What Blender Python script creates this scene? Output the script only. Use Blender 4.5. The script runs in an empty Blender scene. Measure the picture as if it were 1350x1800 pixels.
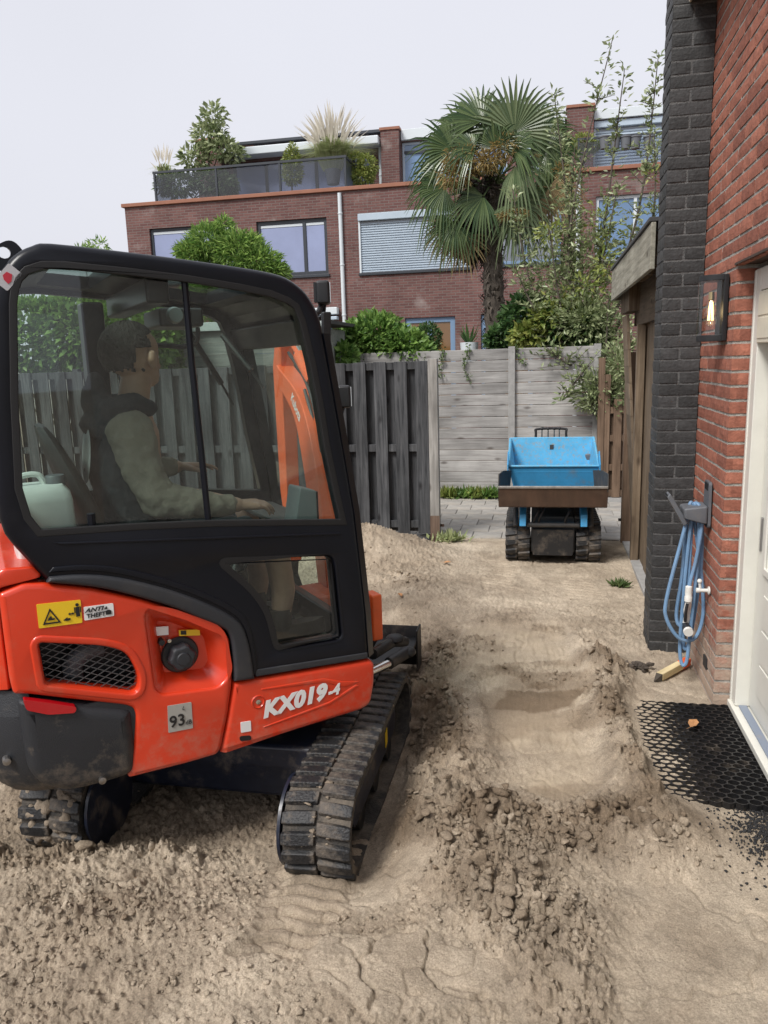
import bpy, math, random
import numpy as np
from mathutils import Vector, Matrix
from mathutils.geometry import tessellate_polygon
random.seed(7); RNG = np.random.default_rng(7)
S = bpy.context.scene; COL = S.collection
R = math.radians

# ---------------------------------------------------------------- camera
H = 1.78
cam_d = bpy.data.cameras.new('camera'); cam = bpy.data.objects.new('camera', cam_d); COL.objects.link(cam)
cam_d.sensor_fit = 'VERTICAL'; cam_d.sensor_height = 24.0; cam_d.lens = 18.0
cam_d.clip_start = 0.05; cam_d.clip_end = 600
CR = ((0.979488, -0.009569, 0.201275), (0.199278, 0.193998, -0.960548), (-0.029855, 0.980955, 0.191926))
M4 = Matrix([list(CR[i]) + [0] for i in range(3)] + [[0, 0, 0, 1]])
M4.translation = (0, 0, H); cam.matrix_world = M4
S.camera = cam
CRN = np.array(CR)
def ray(px, py):
    return CRN @ np.array([px - 675.0, 900.0 - py, -1350.0])
def at(px, py, Y):
    r = ray(px, py); t = Y / r[1]; return Vector((r[0] * t, Y, H + r[2] * t))

# ---------------------------------------------------------------- world, sun, exposure
W = bpy.data.worlds.new('World'); S.world = W; W.use_nodes = True
nt = W.node_tree; nt.nodes.clear()
sky = nt.nodes.new('ShaderNodeTexSky'); sky.sky_type = 'NISHITA'; sky.sun_disc = False
SUN_EL, SUN_AZ = 50, 212          # azimuth clockwise from +Y
sky.sun_elevation = R(SUN_EL); sky.sun_rotation = R(SUN_AZ); sky.dust_density = 6; sky.air_density = 1.2
hs = nt.nodes.new('ShaderNodeHueSaturation'); hs.inputs['Saturation'].default_value = 0.25
sc_ = nt.nodes.new('ShaderNodeVectorMath'); sc_.operation = 'SCALE'; sc_.inputs['Scale'].default_value = 0.08
mx = nt.nodes.new('ShaderNodeMixRGB'); mx.inputs['Fac'].default_value = 0.86
mx.inputs['Color2'].default_value = (0.330, 0.334, 0.366, 1)
tc = nt.nodes.new('ShaderNodeTexCoord'); nz = nt.nodes.new('ShaderNodeTexNoise')
nz.inputs['Scale'].default_value = 1.15; nz.inputs['Detail'].default_value = 4
mr = nt.nodes.new('ShaderNodeMapRange'); mr.inputs[3].default_value = 0.90; mr.inputs[4].default_value = 1.09
vm = nt.nodes.new('ShaderNodeVectorMath'); vm.operation = 'SCALE'
bg = nt.nodes.new('ShaderNodeBackground'); bg.inputs['Strength'].default_value = 1.0
out = nt.nodes.new('ShaderNodeOutputWorld')
L = nt.links.new
L(sky.outputs[0], hs.inputs['Color']); L(hs.outputs[0], sc_.inputs[0]); L(sc_.outputs[0], mx.inputs['Color1'])
L(tc.outputs['Generated'], nz.inputs['Vector']); L(nz.outputs[0], mr.inputs[0])
L(mx.outputs[0], vm.inputs[0]); L(mr.outputs[0], vm.inputs['Scale']); L(vm.outputs[0], bg.inputs['Color']); L(bg.outputs[0], out.inputs['Surface'])
sun_d = bpy.data.lights.new('sun', 'SUN'); sun = bpy.data.objects.new('sun', sun_d); COL.objects.link(sun)
sun_d.energy = 1.5; sun_d.angle = R(18); sun_d.color = (1.0, 0.965, 0.92)
sd = Vector((math.sin(R(SUN_AZ)) * math.cos(R(SUN_EL)), math.cos(R(SUN_AZ)) * math.cos(R(SUN_EL)), math.sin(R(SUN_EL))))
sun.rotation_euler = sd.to_track_quat('Z', 'Y').to_euler(); sun.location = (0, 0, 30)
S.view_settings.view_transform = 'Standard'; S.view_settings.look = 'None'
S.view_settings.exposure = 1.33; S.view_settings.gamma = 1.0; S.view_settings.use_curve_mapping = False
S.cycles.max_bounces = 8; S.cycles.transparent_max_bounces = 24; S.cycles.use_denoising = True
S.cycles.caustics_reflective = False; S.cycles.caustics_refractive = False

# ---------------------------------------------------------------- mesh helpers
class MB:
    def __init__(s): s.v = []; s.f = []
    def add(s, v, f):
        n = len(s.v); s.v += [tuple(p) for p in v]; s.f += [tuple(i + n for i in q) for q in f]; return s
    def box(s, x0, x1, y0, y1, z0, z1):
        return s.add([(x0,y0,z0),(x1,y0,z0),(x1,y1,z0),(x0,y1,z0),(x0,y0,z1),(x1,y0,z1),(x1,y1,z1),(x0,y1,z1)],
                     [(3,2,1,0),(4,5,6,7),(0,1,5,4),(1,2,6,5),(2,3,7,6),(3,0,4,7)])
    def obox(s, c, ax, ay, az):
        c, ax, ay, az = Vector(c), Vector(ax), Vector(ay), Vector(az)
        vs = [c + ax*i + ay*j + az*k for k in (-1,1) for (i,j) in ((-1,-1),(1,-1),(1,1),(-1,1))]
        return s.add(vs, [(3,2,1,0),(4,5,6,7),(0,1,5,4),(1,2,6,5),(2,3,7,6),(3,0,4,7)])
    def prism(s, loops, a0, a1, plane='xz'):
        """extrude 2d loops (first outer, others holes) between a0 and a1 along the third axis"""
        if not isinstance(loops[0][0], (tuple, list)): loops = [loops]
        def P(p, a):
            return {'xz': (p[0], a, p[1]), 'yz': (a, p[0], p[1]), 'xy': (p[0], p[1], a)}[plane]
        flat = [p for l in loops for p in l]; n = len(flat)
        tr = tessellate_polygon([[Vector((p[0], p[1], 0)) for p in l] for l in loops])
        def area(l): return sum(l[i-1][0]*l[i][1]-l[i][0]*l[i-1][1] for i in range(len(l)))
        vs = [P(p, a0) for p in flat] + [P(p, a1) for p in flat]; fs = []
        for t in tr:
            fs.append(tuple(t)); fs.append(tuple(i + n for i in reversed(t)))
        o = 0
        for l in loops:
            m = len(l)
            for i in range(m):
                j = (i + 1) % m; fs.append((o+i, o+j, o+j+n, o+i+n))
            o += m
        return s.add(vs, fs)
    def loft(s, rings, cap=True, closed=True):
        n = len(rings[0]); vs = [p for r in rings for p in r]; fs = []
        for k in range(len(rings)-1):
            for i in range(n if closed else n-1):
                j = (i+1) % n; fs.append((k*n+i, k*n+j, (k+1)*n+j, (k+1)*n+i))
        if cap and closed:
            fs.append(tuple(range(n-1, -1, -1))); m = (len(rings)-1)*n; fs.append(tuple(range(m, m+n)))
        return s.add(vs, fs)
    def tube(s, path, r, n=8, cap=True, squash=None):
        path = [Vector(p) for p in path]; m = len(path)
        rr = r if isinstance(r, (list, tuple)) else [r]*m
        up = None; rings = []
        for i in range(m):
            t = (path[min(i+1, m-1)] - path[max(i-1, 0)]).normalized()
            if up is None:
                up = Vector((0,0,1)) if abs(t.z) < .9 else Vector((1,0,0))
            a = up - t*up.dot(t)
            if a.length < 1e-6: a = t.orthogonal()
            a.normalize(); b = t.cross(a); up = a
            rings.append([path[i] + (a*math.cos(q) + b*math.sin(q)) * rr[i] for q in [2*math.pi*k/n for k in range(n)]])
        return s.loft(rings, cap)
    def lathe(s, prof, n=24, axis='z', c=(0,0,0)):
        rings = []
        for (r, h) in prof:
            ring = []
            for k in range(n):
                q = 2*math.pi*k/n; x, y = r*math.cos(q), r*math.sin(q)
                p = {'z': (x, y, h), 'y': (x, h, y), 'x': (h, x, y)}[axis]
                ring.append((p[0]+c[0], p[1]+c[1], p[2]+c[2]))
            rings.append(ring)
        return s.loft(rings, True)
    def ball(s, c, r, n=10, m=6, sc=(1,1,1)):
        rings = []
        for i in range(1, m):
            p = math.pi*i/m
            rings.append([(c[0]+r*sc[0]*math.sin(p)*math.cos(2*math.pi*k/n), c[1]+r*sc[1]*math.sin(p)*math.sin(2*math.pi*k/n), c[2]-r*sc[2]*math.cos(p)) for k in range(n)])
        return s.loft(rings, True)

def inset(loop, d):
    n = len(loop); o_ = []
    ar = sum(loop[i-1][0]*loop[i][1]-loop[i][0]*loop[i-1][1] for i in range(n)); s = 1 if ar > 0 else -1
    for i in range(n):
        p0, p, p1 = Vector(loop[i-1]), Vector(loop[i]), Vector(loop[(i+1)%n]); a = (p-p0); b = (p1-p)
        na = Vector((-a.y, a.x)).normalized() if a.length > 1e-7 else Vector((0,0)); nb = Vector((-b.y, b.x)).normalized() if b.length > 1e-7 else na
        m = (na+nb); m = m.normalized() if m.length > 1e-6 else na; o_.append(tuple(p+m*d*s/max(.5, m.dot(nb))))
    return o_
def rprism(mb, loops, y0, y1, r, hr=None, dense=True):
    """panel in the xz plane whose visible edges (at y0) are rounded with radius r; hr = radius at the holes"""
    hr = r*.5 if hr is None else hr; sg = 1 if y1 > y0 else -1; nst = 5
    def lay(k):
        a = math.pi/2*k/nst; out_ = []
        for i, l_ in enumerate(loops):
            q = r if i == 0 else hr; d = q*(1-math.sin(a)); out_.append(inset(l_, d if i == 0 else -d))
        return out_, y0+sg*r*(1-math.cos(a))
    ls, yv = lay(0); flat = [p for l_ in ls for p in l_]; base = len(mb.v)
    tr = tessellate_polygon([[Vector((p[0], p[1], 0)) for p in l_] for l_ in ls])
    mb.v += [(p[0], yv, p[1]) for p in flat]; mb.f += [tuple(i+base for i in t) for t in tr]; n = len(flat); prev = base
    steps = [lay(k) for k in range(1, nst+1)]+[(loops, y1)]
    for ls, yv in steps:
        cur = len(mb.v); mb.v += [(p[0], yv, p[1]) for l_ in ls for p in l_]; o = 0
        for l_ in ls:
            m = len(l_)
            for i in range(m): j = (i+1) % m; mb.f.append((prev+o+i, prev+o+j, cur+o+j, cur+o+i))
            o += m
        prev = cur
    mb.f += [tuple(i+prev for i in reversed(t)) for t in tr]
    return mb
def link(name, me, mat=None, parent=None, loc=None, rot=None):
    o = bpy.data.objects.new(name, me); COL.objects.link(o)
    if mat is not None and me is not None and len(me.materials) == 0: me.materials.append(mat)
    if parent is not None: o.parent = parent
    if loc is not None: o.location = loc
    if rot is not None: o.rotation_euler = rot
    return o
def fixn(me):
    import bmesh
    bm = bmesh.new(); bm.from_mesh(me); bmesh.ops.recalc_face_normals(bm, faces=bm.faces); bm.to_mesh(me); bm.free()
def obj(name, mb, mat, parent=None, bevel=0, seg=2, smooth=None, loc=None, rot=None, weld=False, sub=0):
    me = bpy.data.meshes.new(name); me.from_pydata(mb.v, [], mb.f); me.update(); fixn(me)
    o = link(name, me, mat, parent, loc, rot)
    if weld: m = o.modifiers.new('w', 'WELD'); m.merge_threshold = 0.0005
    if bevel:
        m = o.modifiers.new('b', 'BEVEL'); m.width = bevel; m.segments = seg; m.limit_method = 'ANGLE'; m.angle_limit = R(32)
        m.use_clamp_overlap = True; m.harden_normals = False
    if sub:
        m = o.modifiers.new('s', 'SUBSURF'); m.levels = sub; m.render_levels = sub
    if smooth is None: smooth = bool(bevel)
    if smooth:
        me.polygons.foreach_set('use_smooth', [True]*len(me.polygons))
        me.set_sharp_from_angle(angle=R(40)) if not bevel else me.set_sharp_from_angle(angle=R(179))
        if bevel:
            m = o.modifiers.new('n', 'WEIGHTED_NORMAL'); m.keep_sharp = False; m.weight = 80
    return o
def npobj(name, v, f, mat, parent=None, smooth=False, colors=None):
    v = np.asarray(v, np.float32); f = np.asarray(f, np.int32); k = f.shape[1]
    me = bpy.data.meshes.new(name); me.vertices.add(len(v)); me.vertices.foreach_set('co', v.ravel())
    me.loops.add(f.size); me.loops.foreach_set('vertex_index', f.ravel())
    me.polygons.add(len(f)); me.polygons.foreach_set('loop_start', np.arange(0, f.size, k, dtype=np.int32))
    if colors is not None:
        for cn, arr in colors.items():
            a = me.attributes.new(cn, 'FLOAT', 'POINT'); a.data.foreach_set('value', np.asarray(arr, np.float32).ravel())
    me.update(calc_edges=True); me.validate()
    if smooth: me.polygons.foreach_set('use_smooth', np.ones(len(f), bool))
    return link(name, me, mat, parent)
def tag(o, label=None, cat=None, group=None, kind=None):
    if label: o['label'] = label
    if cat: o['category'] = cat
    if group: o['group'] = group
    if kind: o['kind'] = kind
    return o
def thing(name, label, cat, loc=(0,0,0), rz=0, group=None):
    o = bpy.data.objects.new(name, None); COL.objects.link(o); o.location = loc; o.rotation_euler = (0,0,rz); o.empty_display_size = .1
    return tag(o, label, cat, group)
def struct(o): o['kind'] = 'structure'; return o
def rpoly(pts, r, seg=5):
    """fillet the corners of a polygon"""
    n = len(pts); out = []; rs = r if isinstance(r, (list, tuple)) else [r]*n
    for i in range(n):
        p0, p, p1 = Vector(pts[i-1]).to_2d() if False else Vector((pts[i-1][0], pts[i-1][1])), Vector((pts[i][0], pts[i][1])), Vector((pts[(i+1)%n][0], pts[(i+1)%n][1]))
        a, b = (p0-p), (p1-p); la, lb = a.length, b.length
        if la < 1e-6 or lb < 1e-6 or rs[i] <= 0: out.append((p.x, p.y)); continue
        a /= la; b /= lb; d = min(rs[i], la*.48, lb*.48)
        s, e = p + a*d, p + b*d
        for k in range(seg+1):
            t = k/seg; q = s*(1-t)**2 + p*2*t*(1-t) + e*t*t; out.append((q.x, q.y))
    return out
def smooth_path(pts, n=8, closed=False):
    P = [Vector(p) for p in pts]; m = len(P); out = []
    for i in range(m if closed else m-1):
        if closed: p0, p1, p2, p3 = P[i-1], P[i], P[(i+1)%m], P[(i+2)%m]
        else: p0, p1, p2, p3 = P[max(i-1,0)], P[i], P[i+1], P[min(i+2, m-1)]
        for k in range(n):
            t = k/n; out.append(.5*((2*p1)+(p2-p0)*t+(2*p0-5*p1+4*p2-p3)*t*t+(3*p1-p0-3*p2+p3)*t*t*t))
    if not closed: out.append(P[-1].copy())
    return out
def text_mesh(txt, size, extrude=0.0, shear=0.0, offset=0.0, spacing=1.0, align='CENTER'):
    cu = bpy.data.curves.new('lettering', 'FONT'); cu.body = txt; cu.size = size; cu.extrude = extrude; cu.shear = shear; cu.offset = offset
    cu.align_x = align; cu.align_y = 'CENTER'; cu.space_character = spacing; cu.resolution_u = 3
    o = bpy.data.objects.new('lettering', cu); COL.objects.link(o)
    dg = bpy.context.evaluated_depsgraph_get(); me = bpy.data.meshes.new_from_object(o.evaluated_get(dg))
    bpy.data.objects.remove(o); return me

# ---------------------------------------------------------------- materials
MATS = {}
def nodes(name):
    m = bpy.data.materials.new(name); m.use_nodes = True; t = m.node_tree; b = t.nodes['Principled BSDF']; MATS[name] = m
    return m, t, b, t.links.new
def mat(name, col, rough=.5, metal=0, var=0.0, scale=20, bump=0, bscale=80, spec=.5, coat=0, dirt=0, dirtcol=(.22,.17,.12), dscale=6, stretch=None, dlow=False, island=0, dthr=.52, zd=None):
    m, t, b, l = nodes(name); b.inputs['Roughness'].default_value = rough; b.inputs['Metallic'].default_value = metal
    b.inputs['Base Color'].default_value = (*col, 1); b.inputs['Specular IOR Level'].default_value = spec
    b.inputs['Coat Weight'].default_value = coat; b.inputs['Coat Roughness'].default_value = .12
    tcn = t.nodes.new('ShaderNodeTexCoord'); vec = tcn.outputs['Object']
    if stretch:
        mp = t.nodes.new('ShaderNodeMapping'); mp.inputs['Scale'].default_value = stretch; l(vec, mp.inputs[0]); vec = mp.outputs[0]
    last = None
    if var or island:
        hv = t.nodes.new('ShaderNodeHueSaturation'); hv.inputs['Color'].default_value = (*col, 1); val = None
        if var:
            n = t.nodes.new('ShaderNodeTexNoise'); n.inputs['Scale'].default_value = scale; n.inputs['Detail'].default_value = 6; n.inputs['Roughness'].default_value = .62; l(vec, n.inputs['Vector'])
            r = t.nodes.new('ShaderNodeMapRange'); r.inputs[1].default_value = .3; r.inputs[2].default_value = .7; r.inputs[3].default_value = 1-var; r.inputs[4].default_value = 1+var; l(n.outputs[0], r.inputs[0]); val = r.outputs[0]
        if island:
            g = t.nodes.new('ShaderNodeNewGeometry'); oi = t.nodes.new('ShaderNodeObjectInfo')
            ad = t.nodes.new('ShaderNodeMath'); ad.operation = 'ADD'; l(g.outputs['Random Per Island'], ad.inputs[0]); l(oi.outputs['Random'], ad.inputs[1])
            fr = t.nodes.new('ShaderNodeMath'); fr.operation = 'FRACT'; l(ad.outputs[0], fr.inputs[0])
            r2 = t.nodes.new('ShaderNodeMapRange'); r2.inputs[3].default_value = 1-island; r2.inputs[4].default_value = 1+island; l(fr.outputs[0], r2.inputs[0])
            r3 = t.nodes.new('ShaderNodeMapRange'); r3.inputs[3].default_value = .5-.04*island; r3.inputs[4].default_value = .5+.03*island
            w = t.nodes.new('ShaderNodeTexWhiteNoise'); w.noise_dimensions = '1D'; l(fr.outputs[0], w.inputs['W']); l(w.outputs[0], r3.inputs[0]); l(r3.outputs[0], hv.inputs['Hue'])
            if val is None: val = r2.outputs[0]
            else:
                mu = t.nodes.new('ShaderNodeMath'); mu.operation = 'MULTIPLY'; l(val, mu.inputs[0]); l(r2.outputs[0], mu.inputs[1]); val = mu.outputs[0]
        l(val, hv.inputs['Value']); last = hv.outputs[0]; l(last, b.inputs['Base Color'])
    if dirt:
        n = t.nodes.new('ShaderNodeTexNoise'); n.inputs['Scale'].default_value = dscale; n.inputs['Detail'].default_value = 8; n.inputs['Roughness'].default_value = .7; l(tcn.outputs['Object'], n.inputs['Vector'])
        r = t.nodes.new('ShaderNodeMapRange'); r.inputs[1].default_value = dthr; r.inputs[2].default_value = dthr+.2; r.inputs[3].default_value = 0; r.inputs[4].default_value = dirt; l(n.outputs[0], r.inputs[0])
        mixd = t.nodes.new('ShaderNodeMixRGB'); mixd.inputs['Color1'].default_value = (*col, 1); mixd.inputs['Color2'].default_value = (*dirtcol, 1)
        if last: l(last, mixd.inputs['Color1'])
        l(r.outputs[0], mixd.inputs['Fac']); l(mixd.outputs[0], b.inputs['Base Color'])
        rr = t.nodes.new('ShaderNodeMapRange'); rr.inputs[3].default_value = rough; rr.inputs[4].default_value = .9; l(r.outputs[0], rr.inputs[0]); l(rr.outputs[0], b.inputs['Roughness'])
    if zd:      # dried splashes, thicker low down
        n = t.nodes.new('ShaderNodeTexNoise'); n.inputs['Scale'].default_value = 16; n.inputs['Detail'].default_value = 9; n.inputs['Roughness'].default_value = .75; l(tcn.outputs['Object'], n.inputs['Vector'])
        sx = t.nodes.new('ShaderNodeSeparateXYZ'); l(tcn.outputs['Object'], sx.inputs[0]); rz = t.nodes.new('ShaderNodeMapRange'); rz.inputs[1].default_value = zd[0]; rz.inputs[2].default_value = zd[1]; rz.inputs[3].default_value = .14; rz.inputs[4].default_value = -.08; l(sx.outputs['Z'], rz.inputs[0])
        aa = t.nodes.new('ShaderNodeMath'); l(n.outputs[0], aa.inputs[0]); l(rz.outputs[0], aa.inputs[1]); rr2 = t.nodes.new('ShaderNodeMapRange'); rr2.inputs[1].default_value = .52; rr2.inputs[2].default_value = .72; rr2.inputs[4].default_value = zd[2]; l(aa.outputs[0], rr2.inputs[0])
        md = t.nodes.new('ShaderNodeMixRGB'); md.inputs['Color2'].default_value = (.30,.235,.17,1); src = b.inputs['Base Color'].links
        if src: l(src[0].from_socket, md.inputs['Color1'])
        else: md.inputs['Color1'].default_value = (*col, 1)
        l(rr2.outputs[0], md.inputs['Fac']); l(md.outputs[0], b.inputs['Base Color'])
    if bump:
        n = t.nodes.new('ShaderNodeTexNoise'); n.inputs['Scale'].default_value = bscale; n.inputs['Detail'].default_value = 6; l(vec, n.inputs['Vector'])
        bp = t.nodes.new('ShaderNodeBump'); bp.inputs['Strength'].default_value = bump; bp.inputs['Distance'].default_value = .01; l(n.outputs[0], bp.inputs['Height']); l(bp.outputs[0], b.inputs['Normal'])
    return m
def leafmat(name, c1, c2, rough=.45, trans=.35):
    m, t, b, l = nodes(name)
    g = t.nodes.new('ShaderNodeNewGeometry'); cr = t.nodes.new('ShaderNodeMixRGB'); cr.inputs['Color1'].default_value = (*c1,1); cr.inputs['Color2'].default_value = (*c2,1)
    l(g.outputs['Random Per Island'], cr.inputs['Fac']); l(cr.outputs[0], b.inputs['Base Color'])
    b.inputs['Roughness'].default_value = rough; b.inputs['Specular IOR Level'].default_value = .4
    tr = t.nodes.new('ShaderNodeBsdfTranslucent'); l(cr.outputs[0], tr.inputs['Color']); ms = t.nodes.new('ShaderNodeMixShader'); ms.inputs[0].default_value = trans
    l(b.outputs[0], ms.inputs[1]); l(tr.outputs[0], ms.inputs[2]); l(ms.outputs[0], t.nodes['Material Output'].inputs['Surface'])
    return m
def glassmat(name, tint, refl=1.0, ior=1.45, rough=.02, haze=0.0):
    m, t, b, l = nodes(name); t.nodes.remove(b)
    tr = t.nodes.new('ShaderNodeBsdfTransparent'); tr.inputs[0].default_value = (*tint,1)
    gl = t.nodes.new('ShaderNodeBsdfGlossy'); gl.inputs['Roughness'].default_value = rough; gl.inputs['Color'].default_value = (refl,refl,refl,1)
    lw = t.nodes.new('ShaderNodeLayerWeight'); lw.inputs['Blend'].default_value = .5
    pw_ = t.nodes.new('ShaderNodeMath'); pw_.operation = 'POWER'; pw_.inputs[1].default_value = 4.5; l(lw.outputs['Facing'], pw_.inputs[0])
    fr = t.nodes.new('ShaderNodeMath'); fr.operation = 'MULTIPLY_ADD'; fr.inputs[1].default_value = .9; fr.inputs[2].default_value = .06; l(pw_.outputs[0], fr.inputs[0])
    ms = t.nodes.new('ShaderNodeMixShader'); l(fr.outputs[0], ms.inputs[0]); l(tr.outputs[0], ms.inputs[1]); l(gl.outputs[0], ms.inputs[2]); fin = ms.outputs[0]
    if haze:
        df = t.nodes.new('ShaderNodeBsdfDiffuse'); df.inputs[0].default_value = (.45,.45,.42,1); n = t.nodes.new('ShaderNodeTexNoise'); n.inputs['Scale'].default_value = 9; n.inputs['Detail'].default_value = 8
        tcn = t.nodes.new('ShaderNodeTexCoord'); l(tcn.outputs['Object'], n.inputs['Vector'])
        r = t.nodes.new('ShaderNodeMapRange'); r.inputs[1].default_value = .35; r.inputs[2].default_value = .75; r.inputs[3].default_value = haze*.3; r.inputs[4].default_value = haze*1.6; l(n.outputs[0], r.inputs[0])
        m2 = t.nodes.new('ShaderNodeMixShader'); l(r.outputs[0], m2.inputs[0]); l(fin, m2.inputs[1]); l(df.outputs[0], m2.inputs[2]); fin = m2.outputs[0]
    l(fin, t.nodes['Material Output'].inputs['Surface'])
    return m
def woodmat(name, c1, c2, axis='z', rough=.8, island=.18, knots=True, scale=1.0):
    """weathered timber: grain stretched along one axis, knots, per-board tone"""
    m, t, b, l = nodes(name); b.inputs['Roughness'].default_value = rough; b.inputs['Specular IOR Level'].default_value = .25
    tcn = t.nodes.new('ShaderNodeTexCoord'); oi = t.nodes.new('ShaderNodeObjectInfo'); geo = t.nodes.new('ShaderNodeNewGeometry')
    ad = t.nodes.new('ShaderNodeVectorMath'); ad.operation = 'ADD'; sm = t.nodes.new('ShaderNodeVectorMath'); sm.operation = 'SCALE'; sm.inputs[0].default_value = (13.1, 7.7, 9.3); l(oi.outputs['Random'], sm.inputs['Scale'])
    l(tcn.outputs['Object'], ad.inputs[0]); l(sm.outputs[0], ad.inputs[1])
    mp = t.nodes.new('ShaderNodeMapping'); s = [22*scale]*3; s['xyz'.index(axis)] = 1.3*scale; mp.inputs['Scale'].default_value = s; l(ad.outputs[0], mp.inputs[0])
    n = t.nodes.new('ShaderNodeTexNoise'); n.inputs['Scale'].default_value = 1.6; n.inputs['Detail'].default_value = 8; n.inputs['Roughness'].default_value = .66; n.inputs['Distortion'].default_value = .6; l(mp.outputs[0], n.inputs['Vector'])
    cr = t.nodes.new('ShaderNodeValToRGB'); cr.color_ramp.elements[0].position = .32; cr.color_ramp.elements[0].color = (*c1,1); cr.color_ramp.elements[1].position = .68; cr.color_ramp.elements[1].color = (*c2,1); l(n.outputs[0], cr.inputs[0])
    hv = t.nodes.new('ShaderNodeHueSaturation'); l(cr.outputs[0], hv.inputs['Color'])
    r2 = t.nodes.new('ShaderNodeMapRange'); r2.inputs[3].default_value = 1-island; r2.inputs[4].default_value = 1+island; l(oi.outputs['Random'], r2.inputs[0])
    n2 = t.nodes.new('ShaderNodeTexNoise'); n2.inputs['Scale'].default_value = 2.2; n2.inputs['Detail'].default_value = 5; l(ad.outputs[0], n2.inputs['Vector'])
    r3 = t.nodes.new('ShaderNodeMapRange'); r3.inputs[1].default_value = .3; r3.inputs[2].default_value = .7; r3.inputs[3].default_value = .72; r3.inputs[4].default_value = 1.22; l(n2.outputs[0], r3.inputs[0])
    mu = t.nodes.new('ShaderNodeMath'); mu.operation = 'MULTIPLY'; l(r2.outputs[0], mu.inputs[0]); l(r3.outputs[0], mu.inputs[1]); l(mu.outputs[0], hv.inputs['Value']); col = hv.outputs[0]
    if knots:
        mk = t.nodes.new('ShaderNodeMapping'); s = [7*scale]*3; s['xyz'.index(axis)] = 3.0*scale; mk.inputs['Scale'].default_value = s; l(ad.outputs[0], mk.inputs[0])
        vo = t.nodes.new('ShaderNodeTexVoronoi'); vo.inputs['Scale'].default_value = 1; l(mk.outputs[0], vo.inputs['Vector'])
        rk = t.nodes.new('ShaderNodeMapRange'); rk.inputs[1].default_value = .06; rk.inputs[2].default_value = .17; rk.inputs[3].default_value = .75; rk.inputs[4].default_value = 0; l(vo.outputs['Distance'], rk.inputs[0])
        mk2 = t.nodes.new('ShaderNodeMixRGB'); mk2.inputs['Color2'].default_value = (c1[0]*.35, c1[1]*.3, c1[2]*.28, 1); l(col, mk2.inputs['Color1']); l(rk.outputs[0], mk2.inputs['Fac']); col = mk2.outputs[0]
    l(col, b.inputs['Base Color'])
    bp = t.nodes.new('ShaderNodeBump'); bp.inputs['Strength'].default_value = .5; bp.inputs['Distance'].default_value = .004; l(n.outputs[0], bp.inputs['Height']); l(bp.outputs[0], b.inputs['Normal'])
    return m

# ================================================================ ground
def _h2(ix, iy, s):
    n = (ix.astype(np.int64)*374761393 + iy.astype(np.int64)*668265263 + s*2147483647) & 0xffffffff
    n = ((n ^ (n >> 13)) * 1274126177) & 0xffffffff; n = n ^ (n >> 16)
    return (n & 0xffffff) / float(0xffffff)
def vnoise(x, y, s=0):
    ix, iy = np.floor(x), np.floor(y); fx, fy = x-ix, y-iy; fx = fx*fx*(3-2*fx); fy = fy*fy*(3-2*fy)
    a, b = _h2(ix,iy,s), _h2(ix+1,iy,s); c, d = _h2(ix,iy+1,s), _h2(ix+1,iy+1,s)
    return (a*(1-fx)+b*fx)*(1-fy)+(c*(1-fx)+d*fx)*fy
def fbm(x, y, o=4, s=0, g=.5):
    t = 0; a = 1; q = 0
    for i in range(o): t = t+a*vnoise(x*2**i, y*2**i, s+i*17); q += a; a *= g
    return t/q
def lumps(x, y, s=0):
    """clod-like domes: max over jittered cells of a cap of random size"""
    ix, iy = np.floor(x), np.floor(y); best = np.zeros_like(x)
    for dx in (-1,0,1):
        for dy in (-1,0,1):
            cx, cy = ix+dx, iy+dy; jx, jy = cx+_h2(cx,cy,s), cy+_h2(cx,cy,s+5); r = .25+.65*_h2(cx,cy,s+9)**1.6
            d2 = ((x-jx)**2*(1+.8*_h2(cx,cy,s+3))+(y-jy)**2)/(r*r); tl = (_h2(cx,cy,s+21)-.5)*(x-jx)+(_h2(cx,cy,s+22)-.5)*(y-jy)
            tl2 = (_h2(cx,cy,s+31)-.5)*(x-jx)+(_h2(cx,cy,s+32)-.5)*(y-jy)
            best = np.maximum(best, np.where(d2 < 1, np.minimum(np.minimum(np.clip(1-d2, 0, 1)**.5*.85+.6*tl, .34+2.2*tl), .42+2.4*tl2)*r, 0))
    return best
def sst(a, b, x): t = np.clip((x-a)/(b-a), 0, 1); return t*t*(3-2*t)
def seg_d(x, y, pts):
    d = np.full_like(x, 1e9)
    for (x0,y0),(x1,y1) in zip(pts[:-1], pts[1:]):
        vx, vy = x1-x0, y1-y0; t = np.clip(((x-x0)*vx+(y-y0)*vy)/(vx*vx+vy*vy), 0, 1); d = np.minimum(d, np.hypot(x-x0-t*vx, y-y0-t*vy))
    return d
def poly_sd(x, y, P):
    d = np.full_like(x, 1e9); ins = np.zeros(x.shape, bool); n = len(P)
    for i in range(n):
        (x0,y0),(x1,y1) = P[i-1], P[i]; vx, vy = x1-x0, y1-y0; t = np.clip(((x-x0)*vx+(y-y0)*vy)/(vx*vx+vy*vy), 0, 1); d = np.minimum(d, np.hypot(x-x0-t*vx, y-y0-t*vy))
        c = ((y0 > y) != (y1 > y)) & (x < (x1-x0)*(y-y0)/(y1-y0+1e-12)+x0); ins ^= c
    return np.where(ins, -d, d)
TRK_R = (-0.79, -0.80)      # right track centre line x at near / far end
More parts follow.
